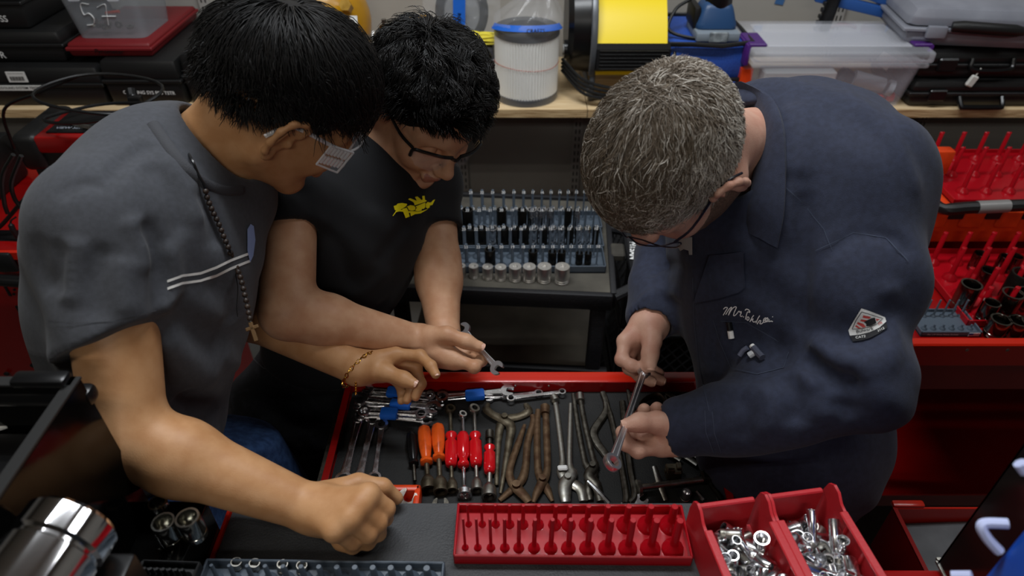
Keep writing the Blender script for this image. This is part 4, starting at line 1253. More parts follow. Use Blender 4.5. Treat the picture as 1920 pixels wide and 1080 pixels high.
# ------------------------------------------------------------------ necklace of the person in charcoal
nk = thing('bead_necklace', 'black wooden bead necklace with cross hanging from the person in charcoal', 'necklace', P(400, 420, .85))
near = [(330, 222), (336, 240), (342, 270), (352, 300), (364, 330), (374, 348), (384, 372), (394, 396), (406, 420), (416, 446), (424, 470)]
H, ok = t1.hit(near); N = t1.normal(H)
pts = []
for (x, y), h_, n_, k in zip(near, H, N, ok):
    pts.append(h_ + n_ * .006 if (k and y > 290) else P(x, y, .868 + (y - 222) * .0001))
g = G(); cord = smoothpts(pts, 6); g.tube(cord, .0016, 6); rel(g.build('cord', M_BLKS, None), nk)
far = smoothpts([P(455, 352, .93), P(452, 400, .915), P(454, 450, .905), P(448, 486, .90), P(446, 504, .895)], 6)
g = G(); g.tube(far, .0016, 6); rel(g.build('cord', M_BLKS, None), nk)
drop = smoothpts([pts[-1], P(436, 488, .872), P(448, 512, .868), P(456, 540, .866), P(464, 575, .865), P(470, 604, .865)], 6)
g = G(); g.tube(drop, .0016, 6); rel(g.build('cord', M_BLKS, None), nk)
g = G()
def beads(line, r, gap):
    L_ = 0; prev = None; acc = 0
    for q in line:
        if prev is not None:
            acc += np.linalg.norm(q - prev)
            if acc > gap: g.sphere(q, r, 8, 6); acc = 0
        prev = q
dense = lambda l: [np.array(a) + (np.array(b) - np.array(a)) * t for a, b in zip(l[:-1], l[1:]) for t in (0, .25, .5, .75)]
beads(dense(cord[30:]), .0036, .0068); beads(dense(far), .0034, .0066); beads(dense(drop), .0038, .0072)
for i in range(6): g.sphere(P(330 - i * 1.2, 212 + i * 4, .872), .005, 8, 6)
b_ = rel(g.build('beads', M_BEAD, None), nk); b_['kind'] = 'stuff'
c = P(475, 622, .865)
g = G(); Rc_ = frame(nrm(P(479, 634, .865) - P(470, 606, .865)), AT); g.rbox((0, 0, 0), (.026, .0055, .0035), .001, 1); g.rbox((-.005, 0, 0), (.005, .017, .0035), .001, 1); g.v = (np.array(g.v) @ Rc_.T + c).tolist(); rel(g.build('cross', mat('bronze', '#6b5236', .45, .6), None), nk)
g = G(); g.tube(smoothpts([P(440, 505, .872), P(446, 540, .87), P(444, 575, .868), P(446, 594, .868)], 5), .0007, 5); rel(g.build('loose_thread', M_BLKS, None), nk)
# neckline rib of the charcoal tee
H, ok = t1.hit([(286, 232), (302, 256), (326, 290), (352, 320), (384, 345), (418, 358), (452, 358)]); N = t1.normal(H)
q = [h_ + n_ * .001 for h_, n_, k in zip(H, N, ok) if k]
if len(q) > 2:
    g = G(); g.tube(smoothpts(q, 5), .0070, 8, flat=(1, .45)); rel(g.build('neck_rib', M_RIB, None, 60), m1)

# ------------------------------------------------------------------ helpers for loose things
def solo(name, g, m, label, cat, group=None, ang=35):
    v = np.array(g.v); c = np.array([v[:, 0].mean(), v[:, 1].mean(), v[:, 2].min()])
    g.v = (v - c).tolist()
    o = g.build(name, m, None, ang); o.location = Vector(c.tolist())
    return tag(o, label, cat, group)
def wpart(root, name, g, m, ang=35):
    return rel(g.build(name, m, None, ang), root)
def subpart(parent, name, g, m, ang=35):
    """sub-part of a part that itself keeps world-space vertices"""
    o = g.build(name, m, None, ang); o.parent = parent; return o
def tool(name, label, cat, a, group=None): return thing(name, label, cat, np.asarray(a), 0, group)

def wrench_g(A, B, ends=('open', 'ring'), w=.010, t=.005, r=(.011, .010), up=(0, 0, 1), jaw=15):
    """spanner from A to B; ends: open jaw, ring or flare ring"""
    A = np.asarray(A, float); B = np.asarray(B, float); L = np.linalg.norm(B - A); R = frame(B - A, up)
    g = G()
    x0, x1 = r[0] * .75, L - r[1] * .75
    n = 6; V = []
    prof = [(-.5, -.35), (-.42, -.5), (.42, -.5), (.5, -.35), (.5, .35), (.42, .5), (.22, .5), (.2, .36), (-.2, .36), (-.22, .5), (-.42, .5), (-.5, .35)]
    k = len(prof)
    for i in range(n):
        u = i / (n - 1); x = x0 + (x1 - x0) * u; ww = w * (1.12 - .34 * math.sin(math.pi * u)); tt = t
        V += [(x, p[0] * ww, p[1] * tt) for p in prof]
    Fs = [(i * k + j, (i + 1) * k + j, (i + 1) * k + (j + 1) % k, i * k + (j + 1) % k) for i in range(n - 1) for j in range(k)]
    g.add(V, Fs, 0, R, A)
    for e, (c, rr, sgn) in zip(ends, ((A, r[0], -1), (B, r[1], 1))):
        if e == 'ring':
            pr = [(rr * .62, -t * .62), (rr * .95, -t * .62), (rr, -t * .4), (rr, t * .4), (rr * .95, t * .62), (rr * .62, t * .62)]
            g.lathe(pr, 22, c, R, closed=True)
        else:
            s = .42 * rr if e == 'open' else .34 * rr; oh = 32 if e == 'open' else 24
            pts = [(rr * math.cos(math.radians(a)), rr * 1.05 * math.sin(math.radians(a))) for a in range(oh, 361 - oh, 14)]
            if e == 'open': pts += [(rr * .78, -s), (rr * .0, -s * 1.05), (-rr * .22, -s * .5), (-rr * .22, s * .5), (0, s * 1.05), (rr * .78, s)]
            else: pts += [(rr * .80, -s)] + [(rr * .60 * math.cos(math.radians(a)), rr * .60 * math.sin(math.radians(a))) for a in range(325, 34, -29)] + [(rr * .80, s)]
            rot = np.array(Matrix.Rotation(math.radians(jaw) + (math.pi if sgn < 0 else 0), 3, 'Z'))
            g.prism(pts, -t * .6, t * .6, R @ rot, c)
    return g
def dp(x, y, h=.004): return Pz(x, y, ZF + h)

# ------------------------------------------------------------------ what lies in the drawer
def bundle(items, tape, what, n):
    for i, (a, b, w_, rr, ends) in enumerate(items):
        solo('wrench', wrench_g(a, b, ends, w_, .0045, rr, jaw=15 if i % 2 else -15), M_CHROME,
             '%s chrome wrench in the blue-taped bundle %s' % (('top', 'second', 'lowest')[i], what), 'wrench', 'blue-taped chrome wrenches')
    (x0_, x1_, y0_, y1_), h = tape
    a, b = dp(x0_, (y0_ + y1_) / 2, h), dp(x1_, (y0_ + y1_) / 2 + (items[0][1][2] - items[0][0][2]) * 0, h)
    d_ = items[0][1] - items[0][0]; R = frame(d_)
    L = np.linalg.norm(b - a); wd = abs((dp((x0_ + x1_) / 2, y0_, h) - dp((x0_ + x1_) / 2, y1_, h))[1]) * .95
    g = G(); g.rbox((0, 0, 0), (L, wd, .013), .004, 2)
    g.v = (np.array(g.v) @ R.T + (a + b) / 2 + np.array([0, 0, .0015])).tolist()
    solo('tape_band', g, M_BLUET, 'blue masking tape around the wrench bundle ' + what, 'tape', 'blue tape bands')
bundle([(dp(690, 731, .016), dp(806, 741, .016), .010, (.010, .009), ('open', 'ring')), (dp(686, 740, .009), dp(812, 748, .009), .009, (.009, .009), ('ring', 'ring')), (dp(700, 748, .004), dp(800, 752, .004), .008, (.008, .008), ('open', 'open'))],
       ((725, 752, 728, 745), .013), 'under the reaching hand', 1)
bundle([(dp(677, 748, .016), dp(812, 765, .016), .012, (.0125, .0135), ('open', 'flare')), (dp(672, 761, .009), dp(823, 758, .009), .009, (.0095, .010), ('ring', 'open')), (dp(680, 770, .004), dp(808, 774, .004), .008, (.009, .009), ('ring', 'ring'))],
       ((731, 771, 752, 767), .014), 'with the widest tape', 2)
bundle([(dp(683, 771, .016), dp(790, 776, .016), .010, (.011, .011), ('ring', 'ring')), (dp(676, 779, .009), dp(800, 789, .009), .010, (.010, .011), ('open', 'flare')), (dp(674, 768, .004), dp(775, 780, .004), .008, (.008, .0085), ('ring', 'ring'))],
       ((713, 746, 767, 786), .014), 'above the three plain wrenches', 3)
bundle([(dp(829, 744, .015), dp(952, 733, .015), .011, (.0115, .0125), ('flare', 'open')), (dp(832, 748, .008), dp(946, 741, .008), .009, (.009, .009), ('ring', 'ring'))],
       ((872, 909, 733, 750), .012), 'above the red handles', 4)
solo('wrench', wrench_g(dp(917, 746, .006), dp(1010, 737, .006), ('open', 'ring'), .008, .004, (.009, .008)), M_CHROME, 'small bright wrench touching the claw-shaped pliers', 'wrench')
solo('wrench', wrench_g(dp(958, 747, .010), dp(1054, 735, .010), ('ring', 'ring'), .007, .004, (.008, .007)), M_CHROME, 'slim double-ring wrench at the top of the long steel pliers', 'wrench')
for (a, b, w_, r_, lab) in ((dp(673, 784, .006), dp(644, 900, .006), .0135, (.0115, .0145), 'longest of three plain chrome wrenches, against the drawer side'),
                            (dp(700, 786, .006), dp(672, 901, .006), .0125, (.0125, .0135), 'middle one of three plain chrome wrenches at the drawer side'),
                            (dp(716, 797, .006), dp(702, 897, .006), .0095, (.0105, .0115), 'shortest of three plain chrome wrenches, farthest from the drawer side')):
    solo('wrench', wrench_g(a, b, ('flare', 'ring'), w_, .006, r_), M_CHROME, lab, 'wrench', 'three plain chrome wrenches')

def handle_prof(L, r, kind):
    if kind == 'bulb':   # orange: egg shape with collar
        return [(r * .55, 0), (r * .82, L * .04), (r * .98, L * .16), (r, L * .38), (r * .92, L * .60), (r * .72, L * .80), (r * .62, L * .86), (r * .88, L * .90), (r * .90, L * .97), (r * .5, L)]
    return [(r * .6, 0), (r * .9, L * .04), (r * .92, L * .10), (r * .66, L * .19), (r * .66, L * .23), (r, L * .30), (r, L * .86), (r * .8, L * .97), (r * .5, L)]
def driver(name, label, top, h0, h1, end, rh, hm, sm, kind, topend, botend, shaft=.0032, group='brake spring tools', flip=False):
    root = tool(name, label, 'hand tool', dp(h0[0], h0[1], 0), group)
    z = rh * .95
    A, B = dp(*h0, z), dp(*h1, z); E = dp(*end, z * .9)
    ax = nrm(B - A); L = np.linalg.norm(B - A)
    R = np.roll(frame(ax), -1, axis=1)      # local z = axis
    R = np.stack([np.cross((0, 0, 1), ax) / np.linalg.norm(np.cross((0, 0, 1), ax)), np.cross(ax, np.cross((0, 0, 1), ax)), ax], 1)
    pr = handle_prof(L, rh, kind)
    if flip: pr = [(r_, L - z_) for r_, z_ in pr][::-1]
    g = G(); g.lathe(pr, 18, A, R)
    if kind == 'flute':
        v = np.array(g.v) - A; q = v @ R; ang = np.arctan2(q[:, 1], q[:, 0]); zz = q[:, 2] / L
        f = 1 - .10 * (np.arange(len(q)) % 3 == 0) * ((zz > .28) & (zz < .9)); q[:, :2] *= f[:, None]
        g.v = (q @ R.T + A).tolist()
    else:
        v = np.array(g.v) - A; q = v @ R; f = 1 - .09 * (np.arange(len(q)) % 3 == 0); q[:, :2] *= f[:, None]; g.v = (q @ R.T + A).tolist()
    wpart(root, 'handle', g, hm, 50)
    def tip(at, d, e):
        d = nrm(d); Rz = np.stack([np.cross((0, 0, 1), d) / np.linalg.norm(np.cross((0, 0, 1), d)), np.cross(d, np.cross((0, 0, 1), d)), d], 1)
        g = G()
        if e[0] == 'socket':
            r_, l_ = e[1], e[2]
            g.lathe([(shaft, -.006), (r_ * .75, 0), (r_, l_ * .3), (r_, l_), (r_ * .72, l_), (r_ * .66, l_ * .35), (.0001, l_ * .35)], 18, at - d * l_ * .7, Rz)
        elif e[0] == 'eye':
            r_ = e[1]; Rr = frame(d)
            g.lathe([(r_ * .52, -.005), (r_ * .9, -.005), (r_, -.003), (r_, .003), (r_ * .9, .005), (r_ * .52, .005)], 18, at + d * r_ * .6, Rr @ np.array(Matrix.Rotation(.35, 3, 'X')), closed=True)
        return g
    g = G(); g.cyl(B - ax * .004, E, shaft, n=10); wpart(root, 'shaft', g, sm)
    if botend: wpart(root, 'socket_end', tip(E, ax, botend), sm)
    if top is not None:
        T = dp(*top, z * .9)
        g = G(); g.cyl(A + ax * .004, T, shaft, n=10); wpart(root, 'shaft', g, sm)
        wpart(root, 'eye_end', tip(T, nrm(T - A), topend), sm)
    return root
driver('screwdriver', 'all-black screwdriver left of the two orange-handled tools', None, (771, 812), (776, 872), (778, 902), .0095, M_BLKS, M_DSTEEL, 'bulb', None, None, .003, None)
driver('brake_tool', 'left of the two orange-handled brake tools', None, (795, 801), (800, 870), (803, 912), .0118, M_ORH, M_OLD, 'bulb', None, ('socket', .0115, .022), .004, 'orange-handled brake tools')
driver('brake_tool', 'right of the two orange-handled brake tools', None, (821, 797), (823, 862), (826, 916), .0118, M_ORH, M_OLD, 'bulb', None, ('socket', .0115, .024), .004, 'orange-handled brake tools')
driver('brake_tool', 'red-handled brake tool with tarnished brass-coloured eye, next to the orange handles', (844, 772), (846, 812), (846, 875), (848, 915), .0108, M_REDH, M_OLD, 'flute', ('eye', .0095), ('socket', .0085, .018))
driver('brake_tool', 'red-handled brake tool with narrow square top and large bright ring at its foot', (867, 782), (868, 812), (869, 876), (871, 926), .0108, M_REDH, M_CHROME, 'flute', ('eye', .0075), ('socket', .0118, .012), flip=True)
driver('brake_tool', 'red-handled brake tool with round silver eye, third of the red handles', (889, 772), (891, 812), (893, 874), (894, 914), .0108, M_REDH, M_STEEL, 'flute', ('eye', .0100), ('socket', .0092, .018))
rt = driver('brake_tool', 'shortest red-handled brake tool, with a socket at each end', None, (918, 836), (918, 888), (917, 926), .0102, M_REDH, M_STEEL, 'flute', None, ('socket', .0120, .020), .0042)
g = G(); a, b = dp(918, 838, .0095), dp(918, 812, .0095); g.cyl(a, b, .0042, n=10); g.cyl(a + (b - a) * .55, b + (b - a) * .1, .0072, n=14); wpart(rt, 'top_socket', g, M_DSTEEL)

def pliers(label, pivot, halves, m, piv_r=.007, group='long brake pliers', extra=None, t=.006):
    """halves: list of (points px, widths) flat bars crossing at the pivot"""
    root = tool('pliers', label, 'pliers', dp(*pivot, 0), group)
    for i, (pts, ws) in enumerate(halves):
        z = .004 + i * t * .7
        P3 = smoothpts([dp(x, y, z) for x, y in pts], 4)
        n = len(P3); wv = np.interp(np.linspace(0, 1, n), np.linspace(0, 1, len(ws)), ws)
        g = G(); g.tube(P3, wv.tolist(), 8, flat=(1.0, min(1.0, .0042 / max(ws))))
        # rounded grip, flat working end
        wpart(root, 'half', g, m, 50)
    g = G(); c = dp(*pivot, .004); g.cyl(c - np.array([0, 0, .003]), c + np.array([0, 0, .0125]), piv_r, piv_r * .85, 14); wpart(root, 'pivot', g, m)
    if extra: extra(root)
    return root
pliers('tarnished claw-shaped brake spring pliers with wide open jaws beside the red handles', (946, 787),
       [([(985, 757), (991, 770), (975, 780), (946, 787), (936, 808), (932, 860), (931, 910)], [.004, .008, .0075, .009, .007, .0045, .0035]),
        ([(915, 756), (912, 766), (922, 776), (946, 788), (958, 800), (954, 830), (946, 880), (938, 925)], [.004, .008, .0075, .009, .0085, .006, .0045, .0025])], M_OLD, .006)
pliers('rusty brake pliers with hooked handle tip, wide crossed jaws, next to the claw pliers', (968, 915),
       [([(998, 778), (1000, 790), (989, 830), (986, 870), (978, 900), (955, 922), (936, 938)], [.0045, .0055, .006, .006, .0075, .006, .004]),
        ([(984, 796), (972, 830), (956, 878), (958, 900), (970, 916), (985, 932), (992, 942)], [.003, .0055, .006, .0068, .009, .0075, .006])], M_RUST, .0075)
def knob(root):
    g = G(); a, b = dp(1022, 762, .008), dp(1022, 776, .008); g.cyl(a, b, .0085, .0075, 14); wpart(root, 'handle_knob', g, M_RUST)
pliers('rusty narrow brake pliers with a round knob on one handle', (1017, 903),
       [([(1009, 768), (1007, 800), (1008, 870), (1014, 896), (1026, 918), (1036, 940)], [.0045, .0058, .0058, .0075, .0068, .003]),
        ([(1023, 770), (1025, 820), (1026, 880), (1016, 905), (1006, 925), (1000, 942)], [.0055, .0058, .0058, .0078, .0062, .003])], M_RUST, .0062, extra=knob)
def wht(root):
    g = G(); g.rbox((0, 0, 0), (.010, .016, .004), .002, 1, frame(dp(1056, 884, .01) - dp(1054, 870, .01))); g.v = (np.array(g.v) + dp(1055, 877, .011)).tolist(); wpart(root, 'paint_mark', g, M_WHITE)
    g = G(); a = dp(1038, 744, .007); b = dp(1042, 752, .007); g.cyl(a, b, .0075, n=14); wpart(root, 'handle_cap', g, M_STEEL)
pliers('polished steel brake pliers with a white paint mark and hooked jaw', (1064, 900),
       [([(1040, 745), (1048, 800), (1055, 862), (1053, 884), (1066, 902), (1088, 916), (1094, 940)], [.0045, .0048, .005, .0085, .010, .009, .0065]),
        ([(1070, 756), (1069, 800), (1068, 868), (1073, 886), (1060, 906), (1059, 925), (1061, 942)], [.0030, .004, .0045, .0088, .011, .0098, .007])], M_STEEL, .006, extra=wht)
def rod(root):
    g = G(); g.tube([dp(1102, 902, .014), dp(1120, 920, .012), dp(1142, 944, .006)], [.0028, .0042, .0046], 8); wpart(root, 'adjusting_rod', g, M_CHROME)
    g = G(); a = dp(1087, 740, .007); b = dp(1088, 752, .007); g.cyl(a, b, .0078, n=14); wpart(root, 'handle_cap', g, M_STEEL)
pliers('long thin-handled brake pliers with a bright rod across the jaws', (1110, 878),
       [([(1075, 738), (1084, 800), (1096, 862), (1104, 876), (1112, 890), (1104, 915), (1107, 938)], [.004, .0048, .005, .0075, .009, .0075, .005]),
        ([(1087, 742), (1098, 800), (1112, 858), (1115, 872), (1104, 892), (1118, 908), (1126, 940)], [.0045, .0048, .005, .0075, .009, .0085, .006])], M_DSTEEL, .0058, extra=rod)
g = G(); p3 = smoothpts([dp(x, y, .005) for x, y in ((1130, 735), (1137, 757), (1134, 775), (1114, 806), (1117, 826), (1134, 850), (1147, 868))], 5)
g.tube(p3, np.interp(np.linspace(0, 1, len(p3)), [0, .3, .6, 1], [.0055, .006, .0075, .0068]).tolist(), 8, flat=(1, .45)); solo('brake_spoon', g, M_DSTEEL, 'dark S-bent brake adjusting spoon next to the thin-handled pliers', 'hand tool')
g = G(); p3 = smoothpts([dp(x, y, .006) for x, y in ((1139, 757), (1152, 810), (1166, 880), (1174, 930), (1173, 945))], 5)
g.tube(p3, np.interp(np.linspace(0, 1, len(p3)), [0, .1, 1], [.0025, .0055, .006]).tolist(), 10); solo('pry_rod', g, M_DSTEEL, 'tapered grey steel rod left of the blunt one', 'hand tool', 'grey steel rods')
g = G(); p3 = smoothpts([dp(x, y, .006) for x, y in ((1167, 754), (1173, 810), (1182, 880), (1190, 928), (1180, 945))], 5)
g.tube(p3, .006, 10); solo('pry_rod', g, M_DSTEEL, 'blunt grey steel rod passing behind the held wrench', 'hand tool', 'grey steel rods')
g = G(); p3 = [dp(x, y, .007) for x, y in ((1176, 728), (1181, 745), (1186, 770), (1195, 800))]; g.tube(p3, [.002, .005, .0055, .005], 8, flat=(1, .5)); solo('scraper', g, M_DSTEEL, 'narrow dark blade leaning on the drawer front by the held wrench', 'hand tool')
g = G(); p3 = smoothpts([dp(x, y, .012) for x, y in ((1203, 776), (1200, 760), (1212, 748), (1233, 742), (1246, 756), (1240, 768))], 4); g.tube(p3, .0055, 8, flat=(.5, 1.5)); solo('u_clamp', g, M_DSTEEL, 'dark U-shaped steel clamp by the upraised fingertips', 'clamp')
for i, (pts, r_, lab) in enumerate(((((1245, 742), (1254, 765), (1262, 790)), .004, 'thin flat steel strip right of the U-shaped clamp'), (((1250, 736), (1268, 748), (1284, 764), (1290, 785)), .005, 'curved dark bracket in the far corner of the drawer'),
                                    (((1270, 838), (1276, 848), (1290, 858), (1308, 870)), .005, 'shiny bent strip under the coverall cuff'), (((1284, 832), (1292, 845), (1315, 858), (1330, 864), (1333, 872)), .006, 'wide bent metal strip nearest the drawer side'),
                                    (((1250, 848), (1262, 854), (1276, 862)), .004, 'short flat strip between the hand and the grey block'))):
    g = G(); p3 = smoothpts([dp(x, y, .010) for x, y in pts], 4); g.tube(p3, r_, 8, flat=(1, .3)); solo('steel_strip', g, M_STEEL if i > 1 else M_DSTEEL, lab, 'steel strip', 'bent steel strips')
g = G(); c = dp(1262, 884, .010); g.rbox(c, (.024, .020, .018), .002, 1); g.rbox(c + np.array([-.006, -.008, .012]), (.010, .006, .010), .001, 1); g.rbox(c + np.array([.008, .002, .010]), (.008, .012, .008), .001, 1); g.cyl(c + np.array([-.014, 0, .002]), c + np.array([.014, 0, .002]), .004, n=10)
solo('caliper_block', g, M_OLD, 'small grey cast block with notches right of the rods', 'metal block')
rb = tool('threaded_bolt', 'long threaded bolt with flat round head lying across the thin bar', 'bolt', dp(1250, 910, 0))
a, b = dp(1200, 914, .014), dp(1318, 899, .014)
g = G(); n = 46; g.lathe([((.0052 if i % 2 else .0046), np.linalg.norm(b - a) * i / n) for i in range(n + 1)], 10, a, np.stack([nrm(np.cross(b - a, (0, 0, 1))), nrm(np.cross(nrm(b - a), np.cross(b - a, (0, 0, 1)))), nrm(b - a)], 1)); wpart(rb, 'threaded_shank', g, M_STEEL)
g = G(); g.cyl(a - nrm(b - a) * .004, a + nrm(b - a) * .001, .013, .012, 16); wpart(rb, 'bolt_head', g, M_STEEL)
g = G(); a, b = dp(1227, 874, .022), dp(1248, 938, .006); g.tube([a, (a + b) / 2, b], [.004, .0055, .003], 6, flat=(1, .4)); solo('steel_bar', g, M_STEEL, 'thin pointed bar under the threaded bolt', 'steel bar')
g = G(); p3 = smoothpts([dp(x, y, .008) for x, y in ((1318, 893), (1330, 902), (1336, 915), (1346, 926), (1352, 938))], 4); g.tube(p3, [.0055] * 5 + [.004] * (len(p3) - 5), 8); g.rbox(dp(1326, 894, .014), (.020, .018, .016), .003, 1); solo('hook_tool', g, M_IMPACT, 'black knuckled hook tool at the end of the threaded bolt', 'hook')
g = G(); a, b = dp(1337, 918, .006), dp(1350, 938, .005); g.tube([a, b], [.0035, .003], 8); solo('chrome_pin', g, M_CHROME, 'short bright pin in the near right corner of the drawer', 'pin')
def socket_mesh(r, L, neck=0.0, n=20):
    g = G(); g.lathe([(r * .97, 0), (r, L * .04), (r, L * .20), (r * .95, L * .22), (r * .95, L * .26), (r, L * .28), (r, L * .965), (r * .97, L), (r * .80, L), (r * .76, L * .97), (r * .76, L * .45), (.0002, L * .45)], n)
    return g
def closed_socket(r, L, n=22):
    g = G(); g.lathe([(r * .96, 0), (r, L * .03), (r, L * .10), (r * .95, L * .12), (r * .95, L * .15), (r, L * .17), (r, L * .22), (r * .95, L * .24), (r * .95, L * .27), (r, L * .29), (r, L * .93), (r * .95, L), (r * .42, L), (r * .40, L - .004), (.0002, L - .004)], n)
    return g
def sock(m, r, L, base, axis, label, group, name='socket', cache={}, closed=False):
    key = (round(r, 4), round(L, 4), m.name, closed)
    if key not in cache: cache[key] = (closed_socket if closed else socket_mesh)(r, L).mesh('socket', m, 40)
    o = obj(name, cache[key]); d = nrm(axis)
    x = nrm(np.cross(d, (0.3, 0.8, 0.1) if abs(d[2]) > .9 else (0, 0, 1))); setm(o, np.stack([x, np.cross(d, x), d], 1), base)
    return tag(o, label, 'socket', group)
sock(M_CHROME, .0072, .020, dp(1284, 936, 0), (0, 0, 1), 'lone chrome socket standing at the near edge of the drawer', None)
g = wrench_g(dp(1203, 938, .008), dp(1172, 950, .004), ('open', 'ring'), .008, .004, (.010, .008)); solo('wrench', g, M_CHROME, 'short wrench showing only its jaw beside the bolt head', 'wrench')
g = G(); a, b = dp(1306, 922, .005), dp(1320, 938, .004); g.tube([a, b], .0035, 8); solo('chrome_pin', g, M_CHROME, 'bright pin left of the black hook tool', 'pin')
# orange wrench holder by the fist
wh = tool('wrench_holder', 'orange plastic wrench holder half hidden under the resting fist', 'tool holder', dp(715, 925, 0))
x0_, x1_ = dp(632, 930, 0)[0], dp(793, 930, 0)[0]; yb = dp(715, 907, .03)[1]
g = G(); zt = .030
g.rbox(((x0_ + x1_) / 2, yb - .006, ZF + zt / 2), (x1_ - x0_, .012, zt), .004); g.rbox((x1_ - .005, yb - .030, ZF + zt / 2), (.010, .06, zt), .004); g.rbox((x0_ + .006, yb - .030, ZF + zt / 2), (.010, .06, zt), .004); g.rbox(((x0_ + x1_) / 2, yb - .03, ZF + .004), (x1_ - x0_ - .004, .058, .007), .002)
g.rbox((x1_ - .062, yb - .028, ZF + zt / 2), (.006, .05, zt), .002)
wpart(wh, 'frame', g, M_ORP)
solo('wrench', wrench_g(Pz(765, 936, ZF + .022), Pz(756, 962, ZF + .010), ('open', 'ring'), .012, .005, (.0165, .012), jaw=-5), M_CHROME, 'wrench with its open jaw up in the orange holder by the fist', 'wrench')
solo('wrench', wrench_g(Pz(826, 946, ZF + .004), Pz(824, 976, ZF + .004), ('open', 'ring'), .012, .005, (.0120, .012), jaw=0), M_DSTEEL, 'wrench whose open jaw just shows below the two orange handles', 'wrench')

# ------------------------------------------------------------------ the two wrenches held in hands
M_SATIN = mat('satin_chrome', '#e4e4e8', .34, 1.0)
a, b = P(869, 618, 1.185), P(932, 690, 1.118)
solo('wrench', wrench_g(a, b, ('open', 'open'), .0095, .0042, (.0125, .0115), up=AT), M_SATIN, 'short double open-ended wrench held by the person in black', 'wrench')
a, b = P(1207, 697, 1.082), P(1148, 867, .874)
solo('wrench', wrench_g(a, b, ('open', 'ring'), .0098, .0070, (.0105, .0125), up=AT), M_SATIN, 'long combination wrench held up by the person in coveralls', 'wrench')
# wedding band and bracelet
rg = G(); c0 = P(1222, 806, 1.0); d_ = nrm(P(1212, 806, 1.015) - P(1250, 802, 1.015)); rg.lathe([(.0118, -.002), (.0135, -.002), (.0135, .002), (.0118, .002)], 20, P(1224, 805, 1.015), np.roll(frame(d_), -1, 1), closed=True)
solo('ring', rg, M_GOLD, 'gold finger ring on the person in coveralls', 'ring')
g = G(); wx = nrm(WRb := (P(668, 690, 1.08) - P(392, 548, 1.14))); Rb = frame(wx, AT)
cb = P(672, 693, 1.083); n = 30
for i in range(n):
    a_ = 2 * math.pi * i / n; rr = .0335
    pc = cb + Rb[:, 1] * math.cos(a_) * rr + Rb[:, 2] * math.sin(a_) * rr * .92 + wx * (.008 * math.cos(a_))
    tdir = nrm(-Rb[:, 1] * math.sin(a_) + Rb[:, 2] * math.cos(a_)); nd = wx if i % 2 else nrm(np.cross(tdir, wx))
    ring = [pc + tdir * .0042 * math.cos(q) + nd * .0026 * math.sin(q) for q in np.linspace(0, 2 * math.pi, 9)[:-1]]
    g.tube(ring, .0009, 5, closed=True)
p0 = cb - Rb[:, 1] * .034
for i in range(5): g.sphere(P(667, 718 + i * 5, 1.06), .0022, 6, 5)
o = solo('bracelet', g, M_GOLD, 'gold chain bracelet on the wrist reaching over the drawer', 'bracelet')

# ------------------------------------------------------------------ on and around the cart top
def peg_tray(name, label, origin, rz, W, D, rows, m, wall=.018, group=None, numbers=None, cone=True, num_m=None, lip=True, top_r=None):
    """socket tray: floor, rim walls and upright pegs; rows = [(y, height, [x...], [r...])], local x right, y back"""
    root = thing(name, label, 'socket tray', origin, rz, group)
    g = G(); g.rbox((0, D / 2, .003), (W, D, .006), .002, 1)
    for c, d in (((0, .0015, wall / 2), (W, .003, wall)), ((0, D - .0015, wall / 2), (W, .003, wall)), ((-W / 2 + .0015, D / 2, wall / 2), (.003, D, wall)), ((W / 2 - .0015, D / 2, wall / 2), (.003, D, wall))):
        g.rbox(c, d, .0012, 1)
    g.build('tray', m, root)
    cache = {}
    for ri, (y, h, xs, rs) in enumerate(rows):
        for i, (x, r) in enumerate(zip(xs, rs)):
            key = (round(r, 4), h)
            if key not in cache:
                gg = G(); pr = r * .55
                if cone: gg.lathe([(r * 1.5, 0), (r * 1.35, r * .7), (pr * 1.15, r * 1.3), (pr, r * 1.6), (pr * .9, h - .001), (pr * .75, h)], 12)
                else: gg.lathe([(pr, 0), (pr * .9, h - .001), (pr * .75, h)], 8)
                if top_r: gg.rbox((0, 0, h - .003), (top_r * 2, .003, .008), .001, 1)
                cache[key] = gg.mesh('peg', m, 40)
            p = obj('peg', cache[key], root); p.location = (x, y, .006)
            if numbers:
                t_ = numbers[i] if not isinstance(numbers[0], list) else numbers[ri][i]
                nk = ('n', t_)
                if nk not in cache:
                    me = text_mesh(t_, .009 if not top_r else .008, bold=.0002); me.materials.clear(); me.materials.append(num_m or M_WHITE); me.name = 'size_number'; cache[nk] = me
                q = obj('size_number', cache[nk], p)
                off = (pr if not top_r else .0018) + .0006
                q.location = (0, -(r * .55 if not top_r else .0018) - .0005, h - .005); q.rotation_euler = (math.radians(72), 0, 0)
    return root

